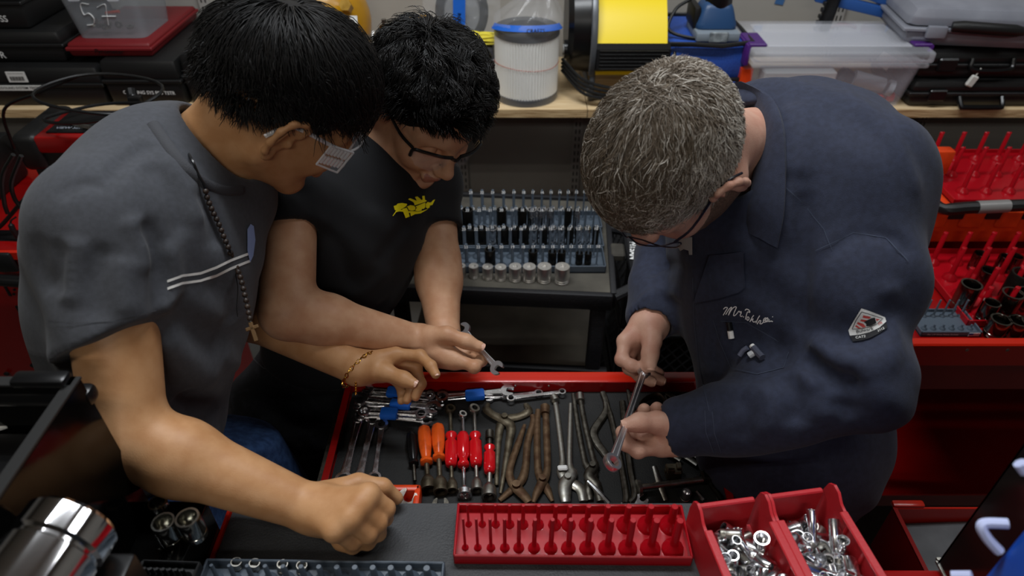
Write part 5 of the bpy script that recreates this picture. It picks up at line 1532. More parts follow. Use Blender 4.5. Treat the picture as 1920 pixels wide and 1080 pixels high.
# empty red tray in front
FL, FR = Pz(851, 1058, ZM), Pz(1296, 1062, ZM)
Wt = np.linalg.norm(FR - FL); rz = math.atan2(FR[1] - FL[1], FR[0] - FL[0]); Dt = .073
cx = [(188, 285, 382, 482, 580, 688, 805, 933, 1067, 1212, 1360, 1523, 1692), (180, 280, 380, 480, 580, 690, 820, 950, 1090, 1243, 1405, 1577, 1735)]
def lx(v, y): return [Pz(820 + a / 3.84, y, ZM)[0] - (FL[0] + FR[0]) / 2 for a in v]
rs = [.0030 + .0062 * (i / 12) ** 1.2 for i in range(13)]
xb = [a + .003 for a in lx((205, 303, 400, 500, 597, 705, 825, 925, 1055, 1190, 1335, 1490, 1655), 998)]; xf = lx((200, 290, 385, 485, 585, 695, 815, 942, 1078, 1220, 1368, 1530, 1690), 1040)
tr = peg_tray('socket_tray', 'empty glossy red socket tray with two rows of pegs on the grey mat', (FL + FR) / 2, rz, Wt, Dt,
              [(.050, .042, xb, rs), (.018, .062, xf, rs)], M_REDP, .019)
# slate tray at the lower edge
B0, B1 = Pz(386, 1046, ZM + .018), Pz(834, 1052, ZM + .018)
Wg = np.linalg.norm(B1 - B0); rzg = math.atan2(B1[1] - B0[1], B1[0] - B0[0]); Dg = .075
xs = [-Wg / 2 + .018 + (Wg - .036) * (i / 12) for i in range(13)]; rs = [.0085 - .004 * i / 12 for i in range(13)][::-1]
og = (B0 + B1) / 2 - np.array([-math.sin(rzg), math.cos(rzg), 0]) * Dg; og[2] = ZM
peg_tray('socket_tray', 'slate grey socket tray at the near edge of the grey mat', og, rzg, Wg, Dg, [(.056, .030, xs, rs), (.022, .05, xs, rs)], M_GREYP, .018)
for i, (x, y) in enumerate(((444, 1056), (478, 1058), (530, 1060), (566, 1062))):
    sock(M_STEEL, .0065, .011, Pz(x, y + 8, ZM + .0065), (0.15, 0.1, 1), 'small chrome socket in the slate tray, %s from the left' % ORD[i], 'small sockets in the slate tray')

# two red parts bins full of sockets
def bin_(name, label, a, w_, ang, dep, h):
    """a: back-left top corner; runs toward the viewer"""
    root = thing(name, label, 'parts bin', (a[0], a[1], ZM), ang, 'red parts bins')
    m = M_REDP2; t = .0035
    g = G(); g.box((w_ / 2, -dep / 2, .003), (w_, dep, .006)); g.build('bin_floor', m, root)
    g = G(); g.rbox((w_ / 2, 0, h / 2 - .004), (w_ - .012, t, h - .008), .001, 1); g.rbox((w_ / 2, .001, h - .008), (w_ - .014, .007, .006), .0015, 1); g.build('back_wall', m, root)
    for sx in (0, 1):
        x = sx * w_
        poly = [(.006, .0), (.006, h - .014), (.002, h + .004), (-.006, h + .011), (-.016, h + .010), (-.026, h + .002), (-.034, h), (-dep, h), (-dep, 0)]
        g = G(); g.prism(poly, -t / 2, t / 2, R=np.array([[0, 0, 1], [1, 0, 0], [0, 1, 0]]), t=(x, 0, 0))
        g.rbox((x + (.0025 if sx == 0 else -.0025), -dep / 2 - .017, h - .0005), (.010, dep - .036, .004), .0012, 1)
        wl = g.build('side_wall', m, root)
        for k in range(5):
            g = G(); g.rbox((x + (.003 if sx == 0 else -.003), -.05 - k * .035, h - .015), (.004, .0045, .022), .0012, 1); g.build('rib', m, root)
    g = G(); g.rbox((w_ / 2, -dep, h * .3), (w_, t, h * .6), .001, 1); g.build('front_wall', m, root)
    return root
hb = .066
A0 = Pz(1303, 946, ZM + hb); A1 = Pz(1428, 936, ZM + hb); B1_ = Pz(1565, 934, ZM + hb)
angb = math.atan2(-(Pz(1360, 1080, ZM + hb)[0] - A0[0]), -(Pz(1360, 1080, ZM + hb)[1] - A0[1])) * -1
angb = math.radians(8.5)
wa = .0835
bA = bin_('parts_bin', 'red plastic parts bin of loose chrome sockets, beside the empty tray', (A0[0], A0[1]), wa, angb, .21, hb)
bo = np.array([A0[0] + (wa + .0042) * math.cos(angb), A0[1] + (wa + .0042) * math.sin(angb)])
bB = bin_('parts_bin', 'red plastic parts bin of loose chrome sockets, farther from the empty tray', bo, wa, angb, .21, hb)
rng = random.Random(4)
cnt = 0
for bi, (ox, oy) in enumerate(((A0[0], A0[1]), (bo[0], bo[1]))):
    ca, sa = math.cos(angb), math.sin(angb)
    k = 0
    for lay in range(3):
        for ix in range(4):
            for iy in range(7):
                if rng.random() < (.08 if lay < 2 else .45): continue
                lx_ = .013 + ix * .0195 + rng.uniform(-.005, .005); ly_ = -.020 - iy * .0185 + rng.uniform(-.006, .006) - lay * .006
                z = ZM + .012 + lay * .014 + rng.uniform(-.003, .003)
                big = rng.random()
                r_, L_ = ((.0062, .022), (.0075, .024), (.0092, .026), (.0058, .040), (.0068, .044))[rng.randrange(5)]
                az = rng.uniform(0, 6.28); el = rng.uniform(-.15, .9) if rng.random() < .75 else 1.4
                d = np.array([math.cos(az) * math.cos(el), math.sin(az) * math.cos(el), math.sin(el)])
                px_, py_ = lx_ - d[0] * L_ / 2, ly_ - d[1] * L_ / 2
                # keep both ends between the walls
                for e in (0, 1):
                    pass
                ex = lx_ + d[0] * L_ / 2
                if max(px_, ex) > wa - r_ - .004: 
                    sft = max(px_, ex) - (wa - r_ - .004); px_ -= sft
                if min(px_, px_ + d[0] * L_) < r_ + .004: px_ += r_ + .004 - min(px_, px_ + d[0] * L_)
                if max(py_, py_ + d[1] * L_) > -r_ - .004: py_ -= max(py_, py_ + d[1] * L_) + r_ + .004
                sock(M_CHROME if rng.random() < .85 else M_STEEL, r_, L_, (ox + px_ * ca - py_ * sa, oy + px_ * sa + py_ * ca, z - d[2] * L_ / 2 + .002),
                     (d[0] * ca - d[1] * sa, d[0] * sa + d[1] * ca, d[2]), '%s loose chrome socket in the red bin %s' % ({(.0062, .022): 'short slim', (.0075, .024): 'short', (.0092, .026): 'short wide', (.0058, .040): 'long slim', (.0068, .044): 'long'}[(r_, L_)], 'beside the empty tray' if bi == 0 else 'farther from the empty tray'), 'loose sockets in the red bin %s' % ('beside the empty tray' if bi == 0 else 'farther from the empty tray'))
                k += 1

# ------------------------------------------------------------------ black cabinet at the left
cab = thing('tool_cabinet', 'glossy black tool cabinet with raised open-topped box, left of the grey mat', 'tool cabinet', (-0.70, 0.27, 0))
ZC = 1.14
XP, YP = -0.430, .479
g = G(); g.rbox((-.683, .25, ZC / 2 + .003), (.634, .47, ZC - .006), .004); wpart(cab, 'body', g, M_BLKG)
g = G()
for c, d in (((XP - .003, YP - .22, ZC + .108), (.006, .44, .216)), ((-.97, YP - .22, ZC + .108), (.006, .44, .216)), (((XP - .97) / 2, YP - .003, ZC + .108), (.535, .006, .216))):
    g.rbox(c, d, .002, 1)
wpart(cab, 'raised_sides', g, M_BLKG)
g = G()
g.box((XP - .006, YP - .22, ZC + .2165), (.012, .44, .0025)); g.box(((XP - .97) / 2, YP - .006, ZC + .2165), (.53, .012, .0025)); wpart(cab, 'top_flange', g, mat('black_edge_highlight', '#2c2c2c', .4, .2))  # black flange, its edge highlight put into a lighter grey
g = G(); g.rbox(((XP - .97) / 2, YP - .22, ZC + .14), (.52, .42, .008), .002, 1); wpart(cab, 'inner_tray', g, M_BLKS)
g = G(); g.rbox((XP - .034, YP - .008, ZC + .222), (.054, .018, .010), .004); wpart(cab, 'corner_handle', g, M_BLKS)
g = G(); a = Pz(50, 740, ZC + .19); g.rbox(a, (.14, .02, .02), .006); wpart(cab, 'hinge_bar', g, M_BLKS)
g = G(); c = Pz(2, 775, ZC + .148); g.box(c, (.03, .05, .003), np.array(Matrix.Rotation(.5, 3, 'Z'))); solo('paper_slip', g, M_PAPER, 'white paper slip inside the black cabinet top box', 'paper')
M_SMC = mat('smoked_chrome', '#a8a69e', .16, 1.0)
for (x, y, r_, L_, lab) in ((311, 972, .0105, .032, 'smallest of three upright sockets on the black cabinet'), (324, 1012, .0128, .036, 'upright socket on the black cabinet nearest the black tray'), (368, 1004, .0134, .036, 'widest upright socket on the black cabinet, nearest the mat edge')):
    sock(M_SMC, r_, L_, Pz(x, y, ZC + .0005), (0, 0, 1), lab, 'three upright sockets')
# big chrome socket lying down
far = P(146, 985, .605); a = P(20, 1125, .538); zc_ = (far[2] + a[2]) / 2; far[2] = a[2] = zc_
g = G(); g.rbox((-.383, (a[1] + far[1]) / 2 - .02, (ZC + zc_ - .041) / 2), (.080, abs(far[1] - a[1]) + .03, zc_ - .041 - ZC - .001), .004); solo('tool_block', g, M_BLKS, 'black block under the very large chrome socket', 'block')
L_ = np.linalg.norm(far - a); d = nrm(far - a); R = np.stack([nrm(np.cross(d, (0, 0, 1))), np.cross(d, nrm(np.cross(d, (0, 0, 1)))), d], 1)
g = G()
g.lathe([(.030, -.03), (.0395, -.025), (.040, L_ * .55), (.037, L_ * .58), (.037, L_ * .62), (.040, L_ * .66), (.040, L_ * .95), (.037, L_), (.029, L_), (.027, L_ - .004), (.027, L_ - .03), (.0005, L_ - .03)], 48, a, R)
solo('large_socket', g, mat('bright_chrome', '#e8e8ea', .07, 1.0), 'very large chrome socket lying on the black cabinet in the near corner', 'socket')
a = Pz(262, 1048, ZC + .014); b = Pz(372, 1052, ZC + .014)
W_ = np.linalg.norm(b - a); o_ = (a + b) / 2 - np.array([0, .07, 0]); o_[2] = ZC + .0005
xs = [-W_ / 2 + .012 + (W_ - .024) * i / 6 for i in range(7)]
peg_tray('socket_tray', 'black socket tray next to the large chrome socket', o_, math.atan2(b[1] - a[1], b[0] - a[0]), W_, .07, [(.055, .016, xs, [.004] * 7), (.02, .03, xs, [.004] * 7)], M_BLKS, .014)

# ------------------------------------------------------------------ cabinet at the right with its open drawer
rc = thing('tool_cabinet', 'dark tool cabinet with raised box and one open red drawer, right foreground', 'tool cabinet', (0.80, 0.2, 0))
g = G(); g.rbox((.815, .205, .594), (.79, .44, .992), .004); wpart(rc, 'body', g, M_REDM)
m_ = mat('gloss_black_brown_reflection', '#171211', .16, 0, coat=.3)  # gloss black enamel, its brownish reflection put into the base colour
g = G()
g.rbox((.503, .215, 1.22), (.006, .43, .245), .002, 1); g.rbox((.85, .427, 1.22), (.70, .006, .245), .002, 1); g.rbox((1.2, .215, 1.22), (.006, .43, .245), .002, 1); wpart(rc, 'raised_sides', g, m_)
g = G(); g.box((.5025, .4315, 1.10), (.005, .003, .004)); g.box((.4995, .215, 1.0985), (.002, .43, .003)); wpart(rc, 'bottom_edge_highlight', g, M_STEEL)  # bright steel corner and strip added as the whitish highlight of the edge
zd = .80; X0, X1, Y1 = Pz(1675, 952, zd)[0], 1.10, Pz(1675, 952, zd)[1]
dd = bpy.data.objects.new('open_drawer', None); COL.objects.link(dd); rel(dd, rc); dd.location = (0, 0, 0)
def dpart(name, g, m): o = g.build(name, m, None); o.parent = dd; return o
g = G(); g.box((X0, (Y1 + .35) / 2, zd - .06), (.003, Y1 - .35, .12)); g.box((X0 + .002, (Y1 + .35) / 2, zd), (.007, Y1 - .35, .003)); dpart('drawer_side', g, M_REDM)
g = G(); g.box((X1, (Y1 + .35) / 2, zd - .06), (.003, Y1 - .35, .12)); dpart('drawer_side', g, M_REDM)
g = G(); g.rbox(((X0 + X1) / 2, Y1, zd - .062), (X1 - X0, .004, .124), .001, 1); dpart('drawer_front', g, M_REDLIT)
g = G(); g.rbox((X0 + .028, Y1 + .006, zd + .001), (.056, .014, .010), .004, 2); dpart('handle_end', g, M_REDLIT)
g = G(); n = 12; V = []; Fs = []
for i in range(n + 1):
    for j in range(2):
        x = X0 + .004 + (X1 - X0 - .008) * i / n; V.append((x, (.35 if j == 0 else Y1 - .004), zd - .045 + .010 * math.sin(i / n * 3.0) * (j * .8 + .2)))
for i in range(n): Fs.append((2 * i, 2 * i + 2, 2 * i + 3, 2 * i + 1))
g.add(V, Fs); dpart('drawer_liner', g, mat('grey_liner', '#5d5f62', .42, 0, col2='#4d4f52', scale=20))
g = G(); g.box(((X0 + X1) / 2, (Y1 + .35) / 2, zd - .118), (X1 - X0, Y1 - .35, .004)); dpart('drawer_bottom', g, M_REDM)
# blue crate in the near corner
bc = thing('storage_box', 'bright blue plastic storage box with pale clips in the near right corner', 'storage box', (.45, .20, 1.091))
MB_ = mat('bright_blue_plastic', '#0a4fb8', .45); ML_ = mat('pale_blue_clip', '#c4cdf2', .5)
g = G(); g.rbox((.4505, .195, 1.266), (.097, .225, .35), .012, 3); wpart(bc, 'box', g, MB_)
g = G(); g.tube(smoothpts([P(1890, 982, .555), P(1850, 981, .56), P(1840, 988, .56), P(1852, 1010, .56), P(1874, 1034, .56)], 4), .0042, 8); wpart(bc, 'clip', g, ML_)
g = G(); g.tube([P(1785, 1079, .60), P(1822, 1079, .59)], .004, 8); wpart(bc, 'clip', g, ML_)
g = G(); g.tube([P(1912, 868, .53), P(1925, 885, .53)], .005, 8); wpart(bc, 'clip', g, ML_)

# ------------------------------------------------------------------ black shop cart with socket trays (behind, centre)
ZD = .92
bc2 = thing('shop_cart', 'dusty black plastic shop cart carrying grey socket trays, behind the open drawer', 'cart', (.05, 1.32, 0))
M_CARTB = mat('black_structural_foam', '#17171a', .6, 0, bump=.3, bscale=200); M_CARTT = mat('dusty_cart_top', '#57534a', .8, 0, col2='#38352f', scale=9, bump=.2, bscale=200)
FLc, FRc = Pz(735, 531, ZD), Pz(1147, 549, ZD)
rzc = math.atan2(FRc[1] - FLc[1], FRc[0] - FLc[0]); Lc = np.linalg.norm(FRc - FLc)
Rc = np.array(Matrix.Rotation(rzc, 3, 'Z'))
def cc(x, y, z): return FLc * np.array([1, 1, 0]) + Rc @ np.array([x, y, 0]) + np.array([0, 0, z])
g = G(); g.rbox(cc(Lc / 2 - .02, .19, ZD - .004), (Lc + .04, .38, .008), .002, 1, Rc); wpart(bc2, 'top_deck', g, M_CARTT)
g = G(); g.rbox(cc(Lc / 2 - .02, -.006, ZD - .020), (Lc + .045, .016, .042), .004, 2, Rc); g.rbox(cc(Lc / 2 - .02, .385, ZD - .016), (Lc + .045, .014, .05), .004, 2, Rc); g.rbox(cc(-.045, .19, ZD - .018), (.014, .39, .044), .004, 2, Rc); g.rbox(cc(Lc + .004, .19, ZD - .018), (.014, .39, .044), .004, 2, Rc); wpart(bc2, 'deck_rim', g, M_CARTB)
g = G()
hp = [cc(Lc + .005, .0, ZD - .012), cc(Lc + .05, .03, ZD - .004), cc(Lc + .058, .06, ZD), cc(Lc + .050, .17, ZD + .004), cc(Lc + .045, .24, ZD), cc(Lc + .005, .27, ZD - .01)]
g.tube(smoothpts(hp, 5), .013, 10); wpart(bc2, 'handle', g, M_CARTB)
g = G(); g.rbox(cc(Lc + .020, .16, ZD - .004), (.034, .05, .02), .004, 1, Rc); wpart(bc2, 'handle_boss', g, M_CARTT)
M3 = text_mesh('NI5AN', .024, bold=.0006)
lettering('N15AN', .022, M_WHITE, bc2, np.array(Matrix.Rotation(math.radians(-98), 3, 'Z')), cc(Lc + .0535, .14, ZD + .0165) - np.array([.05, 1.32, 0]), bold=.0007)
for (x, y) in ((.012, .01), (Lc - .025, .01), (.012, .37), (Lc - .025, .37)):
    g = G(); g.rbox(cc(x, y, .47), (.034, .030, .88), .006, 2, Rc); wpart(bc2, 'leg', g, M_CARTB)
g = G(); g.rbox(cc(Lc / 2, .19, .678), (Lc - .02, .37, .008), .002, 1, Rc); wpart(bc2, 'middle_deck', g, mat('scuffed_deck', '#78736a', .5, 0, col2='#4a473f', scale=7, contrast=(.3, .7), rough2=.75))
g = G(); g.rbox(cc(Lc / 2, .0, .662), (Lc + .02, .02, .05), .004, 2, Rc); wpart(bc2, 'middle_rim', g, M_CARTB)
g = G(); g.rbox(cc(Lc / 2, .375, .70), (Lc + .02, .012, .08), .004, 2, Rc); wpart(bc2, 'middle_rim', g, M_CARTB)
g = G(); g.rbox(cc(Lc / 2, .19, .20), (Lc, .37, .03), .004, 1, Rc); wpart(bc2, 'lower_deck', g, M_CARTB)
for (x, y) in ((.02, .02), (Lc - .03, .02), (.02, .36), (Lc - .03, .36)):
    g = G(); c = cc(x, y, .045); g.cyl(c - np.array([.014, 0, 0]), c + np.array([.014, 0, 0]), .045, n=16); wpart(bc2, 'caster', g, M_BLKS)
M_BRIGHT = mat('polished_socket_steel', '#e2e0dc', .34, 1.0, rough2=.42, scale=30)
# three slate trays, two rows of fifteen pegs each
pegx = [(849, 873, 896, 918, 940, 961, 981, 1000, 1019, 1037, 1055, 1072, 1089, 1106, 1123)]
Yt = [1.226, 1.306, 1.386]; D_ = .076
tz = ZD + .0005
NUM = [str(i) for i in range(24, 9, -1)]
names3 = ('front', 'middle', 'rear')
TR = []
for ti, Y0 in enumerate(Yt):
    def X_(px, Yq): 
        r = ray(px, 490); d = 1.49 + (Yq - 1.24) * 1.0
        return (px - 960) / FPX * (1.49 + (Yq - 1.24) * .78)
    yr = (Y0 + .020, Y0 + .055)
    # peg x positions follow the front row
    xs0 = [(p - 960) / FPX * 1.50 + ti * .004 for p in pegx[0]]
    xl, xr = xs0[0] - .055, xs0[-1] + .020
    cxm = (xl + xr) / 2; W_ = xr - xl
    rs = [.0078 - .0042 * i / 14 for i in range(15)]
    xs_ = [x - cxm for x in xs0]
    xs2 = [x - cxm - .006 + .003 * i / 14 for i, x in enumerate(xs0)]
    t_ = peg_tray('socket_tray', 'slate grey numbered socket tray on the black cart, %s of three' % names3[ti], (cxm, Y0, tz), 0, W_, D_,
                  [(.020, .060, xs_, rs), (.055, .084, xs2, rs)], M_GREYP, .020, 'slate trays on the black cart', NUM, True)
    TR.append((xs0, Y0))
# sockets on pegs: (tray, row, index, finish, length)
def peg_sock(ti, row, i, m, L_, k=1.0):
    xs0, Y0 = TR[ti]; x = xs0[i] + (0 if row == 0 else -.006 + .003 * i / 14); y = Y0 + (.020 if row == 0 else .055)
    r_ = (.0135 - .0058 * i / 14) * k
    sock(m, r_, L_, (x, y, tz + .0125), (0, 0, 1), '%s socket on the %s peg from the left, %s row of the %s slate tray' % ('chrome' if m is M_CHROME else 'black', ORD[i], 'near' if row == 0 else 'far', names3[ti]), 'sockets on the slate trays')
for i, m, L_ in ((3, M_IMPACT, .040), (7, M_IMPACT, .036), (9, M_IMPACT, .034), (10, M_IMPACT, .034), (12, M_IMPACT, .030), (13, M_IMPACT, .030)): peg_sock(0, 0, i, m, L_)
for i, m in ((0, M_IMPACT), (1, M_IMPACT), (2, M_IMPACT), (3, M_CHROME), (4, M_IMPACT), (5, M_IMPACT), (6, M_IMPACT), (7, M_CHROME), (8, M_IMPACT), (9, M_CHROME), (10, M_CHROME), (11, M_IMPACT), (12, M_CHROME), (13, M_CHROME), (14, M_IMPACT)): peg_sock(1, 0, i, m, .044)
for i, m in ((0, M_IMPACT), (1, M_IMPACT), (4, M_IMPACT), (6, M_IMPACT), (7, M_CHROME), (8, M_CHROME), (9, M_CHROME), (11, M_IMPACT), (12, M_CHROME)): peg_sock(1, 1, i, m, .072)
peg_sock(2, 0, 7, M_CHROME, .03)
for i, (x, yb, wd, L_) in enumerate(((866, 522, 17, .030), (889, 523, 19, .031), (915, 525, 21, .032), (939, 527, 22, .034), (966, 528, 24, .037), (992, 529, 25, .038), (1020, 530, 27, .040), (1053, 532, 28, .042))):
    b_ = Pz(x, yb - 4, ZD); sock(M_BRIGHT, wd / 2 / FPX * 1.51, L_, b_, (0, 0, 1), closed=True, label='large chrome socket standing along the cart edge, %s from the left' % ORD[i], group='chrome sockets along the cart edge')

# ------------------------------------------------------------------ black crates behind the person in coveralls
M_CRATE = mat('black_crate_plastic', '#121214', .5)
def crate(label, c, w_, d_, h_):
    root = thing('milk_crate', label, 'crate', c, 0, 'black crates')
    g = G()
    for z in (.008, h_ * .22, h_ - .012, h_ - .035): 
        for sx, sy, lx_, ly_ in ((0, -1, w_, .010), (0, 1, w_, .010), (-1, 0, .010, d_), (1, 0, .010, d_)):
            g.rbox((sx * w_ / 2, sy * d_ / 2, z), (lx_ + .004, ly_ + .004, .012), .002, 1)
    for sx in (-1, 1):
        for sy in (-1, 1): g.rbox((sx * w_ / 2, sy * d_ / 2, h_ / 2), (.026, .026, h_), .004, 1)
    for x in (-.06, .06): g.rbox((x, -d_ / 2, h_ / 2), (.012, .010, h_ * .9), .002, 1)
    g.build('frame', M_CRATE, root)
    g = G(); k = 9
    for i in range(-k, k + 1):
        for sg in (-1, 1):
            x0_ = i * w_ / k; z0_, z1_ = h_ * .22, h_ - .03; dx = (z1_ - z0_) * .8 * sg
            a, b = x0_, x0_ + dx
            # clip to the face
            t0, t1 = 0.0, 1.0
            lo, hi = -w_ / 2, w_ / 2
            for s_, e_ in ((lo, 1), (hi, -1)):
                pass
            ta = sorted([(lo - a) / dx, (hi - a) / dx]); t0, t1 = max(0, ta[0]), min(1, ta[1])
            if t1 <= t0: continue
            g.cyl((a + dx * t0, -d_ / 2, z0_ + (z1_ - z0_) * t0), (a + dx * t1, -d_ / 2, z0_ + (z1_ - z0_) * t1), .0022, n=5)
            g.cyl((-w_ / 2, a + dx * t0, z0_ + (z1_ - z0_) * t0), (-w_ / 2, a + dx * t1, z0_ + (z1_ - z0_) * t1), .0022, n=5)
    o = g.build('lattice', M_CRATE, root); o['kind'] = 'stuff'
    g = G(); g.box((0, 0, .006), (w_, d_, .008)); g.build('crate_floor', M_CRATE, root)
    return root
crate('upper black lattice crate behind the person in coveralls', (.475, 1.58, .600), .33, .33, .28)
crate('lower black lattice crate behind the person in coveralls', (.475, 1.58, .315), .33, .33, .28)
crate('black lattice crate at the bottom of the stack', (.475, 1.58, .03), .33, .33, .28)

# ------------------------------------------------------------------ red service cart (right)
rs_ = thing('service_cart', 'red steel service cart with lower shelf, at the right behind the person in coveralls', 'cart', (1.3, 1.25, 0))
ZT = .927; XL, XR, YF_, YB_ = .79, 1.95, .985, 1.62
g = G(); g.box(((XL + XR) / 2, (YF_ + YB_) / 2, ZT - .03), (XR - XL, YB_ - YF_, .006)); wpart(rs_, 'top_tray', g, M_REDM)
g = G(); g.rbox(((XL + XR) / 2, YF_, ZT - .028), (XR - XL, .006, .058), .002, 1); g.rbox(((XL + XR) / 2, YF_ + .008, ZT), (XR - XL, .020, .005), .002, 1); wpart(rs_, 'front_lip', g, M_REDLIT)
g = G(); g.rbox(((XL + XR) / 2, YB_, ZT - .028), (XR - XL, .006, .058), .002, 1); g.rbox((XL, (YF_ + YB_) / 2, ZT - .028), (.006, YB_ - YF_, .058), .002, 1); wpart(rs_, 'rim', g, M_REDM)
g = G(); g.rbox(((XL + XR) / 2, YF_ + .035, ZT - .105), (XR - XL, .02, .10), .002, 1); wpart(rs_, 'apron', g, M_REDM)
for k in range(6):
    g = G(); g.cyl((.90 + k * .08, YF_ - .0035, ZT - .012), (.90 + k * .08, YF_ - .002, ZT - .012), .0035, n=10); wpart(rs_, 'screw', g, M_STEEL)
g = G(); g.box(((XL + XR) / 2, (YF_ + YB_) / 2, .425), (XR - XL - .01, YB_ - YF_, .006)); wpart(rs_, 'lower_shelf', g, M_REDM)
g = G(); g.rbox(((XL + XR) / 2, YF_, .410), (XR - XL, .006, .046), .002, 1); g.rbox((XL, (YF_ + YB_) / 2, .41), (.006, YB_ - YF_, .046), .002, 1); g.rbox(((XL + XR) / 2, YB_, .41), (XR - XL, .006, .046), .002, 1); wpart(rs_, 'lower_rim', g, M_REDM)
g = G(); g.box(((XL + XR) / 2, YB_ - .02, .66), (XR - XL, .004, .46)); wpart(rs_, 'back_panel', g, M_REDM)
for x in (XL + .01, XR - .01):
    for y in (YF_ + .05, YB_ - .01):
        g = G(); g.rbox((x, y, .51), (.025, .025, .82), .002, 1); wpart(rs_, 'leg', g, M_REDM)
        g = G(); g.cyl((x - .014, y, .05), (x + .014, y, .05), .05, n=16); wpart(rs_, 'caster', g, M_BLKS)
# orange case with a red tray on its top, red trays and a slate tray in front
oc = thing('tool_case', 'orange tool case with black carry handle on the red service cart', 'tool case', (1.45, 1.47, ZT - .027))
g = G(); g.rbox((1.42, 1.475, .975), (1.06, .27, .10), .008, 2); wpart(oc, 'body', g, M_ORP)
for k in range(6):
    g = G(); g.rbox((.98 + k * .085, 1.337, .995), (.055, .012, .05), .006, 1); wpart(oc, 'rib', g, M_ORP)
    g = G(); g.rbox((1.02 + k * .085, 1.334, 1.012), (.035, .014, .030), .003, 1); wpart(oc, 'latch_pad', g, M_BLKP)
a, b = Py(1762, 392, 1.315), Py(1935, 384, 1.315)
g = G(); g.tube(smoothpts([a + np.array([0, .03, 0]), a + np.array([.01, 0, 0]), a * .72 + b * .28, a * .5 + b * .5, b], 4), [.012] * 5 + [.014] * 12, 10); wpart(oc, 'handle', g, M_BLKP)
g = G(); g.cyl(a * .60 + b * .40, a * .26 + b * .74, .0148, n=14); wpart(oc, 'handle_sleeve', g, mat('grey_grip', '#8a8886', .4, .3))
RN = ['2 1/4', '2 1/8', '2', '1 15', '1 7/8', '1 13', '1 3/4', '1 11', '1 5/8', '1 9/16']
g = G(); g.prism([(1.005, 1.40), (1.035, 1.335), (1.12, 1.36), (1.12, 1.41)], 1.066, 1.10); 
RN = ['11', '14', '1', '15', '7', '13', '3', '11', '5', '9']
xs = [.045 + i * .055 for i in range(10)]
peg_tray('socket_tray', 'red numbered socket tray on top of the orange case', (1.30, 1.345, 1.0255), math.radians(0), .58, .25, [(.05, .075, [x - .29 for x in xs], [.0095] * 10), (.13, .075, [x - .275 for x in xs], [.0095] * 10), (.21, .075, [x - .285 for x in xs], [.0095] * 10)], M_REDP, .016, None, RN, True, top_r=.006)
g = G(); g.rbox((1.006, 1.45, 1.085), (.05, .03, .06), .004, 2); solo('orange_end_block', g, M_ORP, 'orange corner piece standing beside the red tray on the orange case', 'plastic piece')
peg_tray('socket_tray', 'large red numbered socket tray in front of the orange case', (1.235, 1.065, ZT - .0265), math.radians(0), .58, .26, [(.04, .07, [x - .29 for x in xs], [.0105] * 10), (.10, .075, [x - .30 for x in xs], [.0105] * 10), (.16, .085, [x - .29 for x in xs], [.0105] * 10), (.22, .085, [x - .30 for x in xs], [.0105] * 10)], M_REDP, .02, None, RN, True, top_r=.006)
M_SMK = mat('dark_chrome', '#7c7872', .14, 1.0)
for i, (x, y, r_, L_, m) in enumerate(((1800, 575, .0215, .062, M_SMK), (1838, 540, .018, .05, M_SMK), (1842, 600, .017, .048, M_SMK), (1876, 592, .022, .062, M_SMK), (1902, 590, .020, .062, M_SMK), (1893, 560, .024, .07, M_IMPACT), (1862, 626, .0205, .040, M_SMK), (1894, 628, .020, .040, M_SMK), (1918, 630, .019, .040, M_SMK), (1826, 505, .016, .045, M_SMK), (1872, 508, .014, .042, M_SMK), (1892, 508, .015, .042, M_SMK))):
    sock(m, r_, L_, Pz(x, y, ZT - .02), (0, 0, 1), ('wide dark impact socket' if m is M_IMPACT else 'large dark chrome socket') + ' in the large red tray, %s of those near its left end' % ORD[i], 'large sockets in the red tray')
TL, TR_ = Pz(1735, 632, ZT - .027), Pz(1830, 634, ZT - .027)
xs = [-.048 + i * .019 for i in range(6)]
peg_tray('socket_tray', 'small slate tray with slim pegs and printed flag at the front of the red cart', ((TL + TR_) / 2 + np.array([0, .002, 0])), 0, .125, .075, [(.018, .012, xs, [.004] * 6), (.058, .045, xs, [.0038] * 6)], M_GREYP, .014)
st = [o for o in COL.objects if o.name.startswith('socket_tray') and 'slim pegs' in o.get('label', '')][0]
lettering('For 1/4" Drive Metric Sockets', .0052, M_WHITE, st, np.array(Matrix.Rotation(math.pi / 2, 3, 'X')), (-.018, -.0008, .007))
g = G(); g.box((.046, -.0006, .0068), (.022, .0006, .009)); g.build('flag_ground', M_WHITE, st)
g = G()
for k in range(4): g.box((.046, -.0011, .0033 + k * .0023), (.022, .0004, .0011))
g.build('flag_stripes', mat('flag_red', '#b51f2b', .5), st)
g = G(); g.box((.039, -.0013, .0088), (.009, .0004, .0048)); g.build('flag_canton', mat('flag_blue', '#20306c', .5), st)

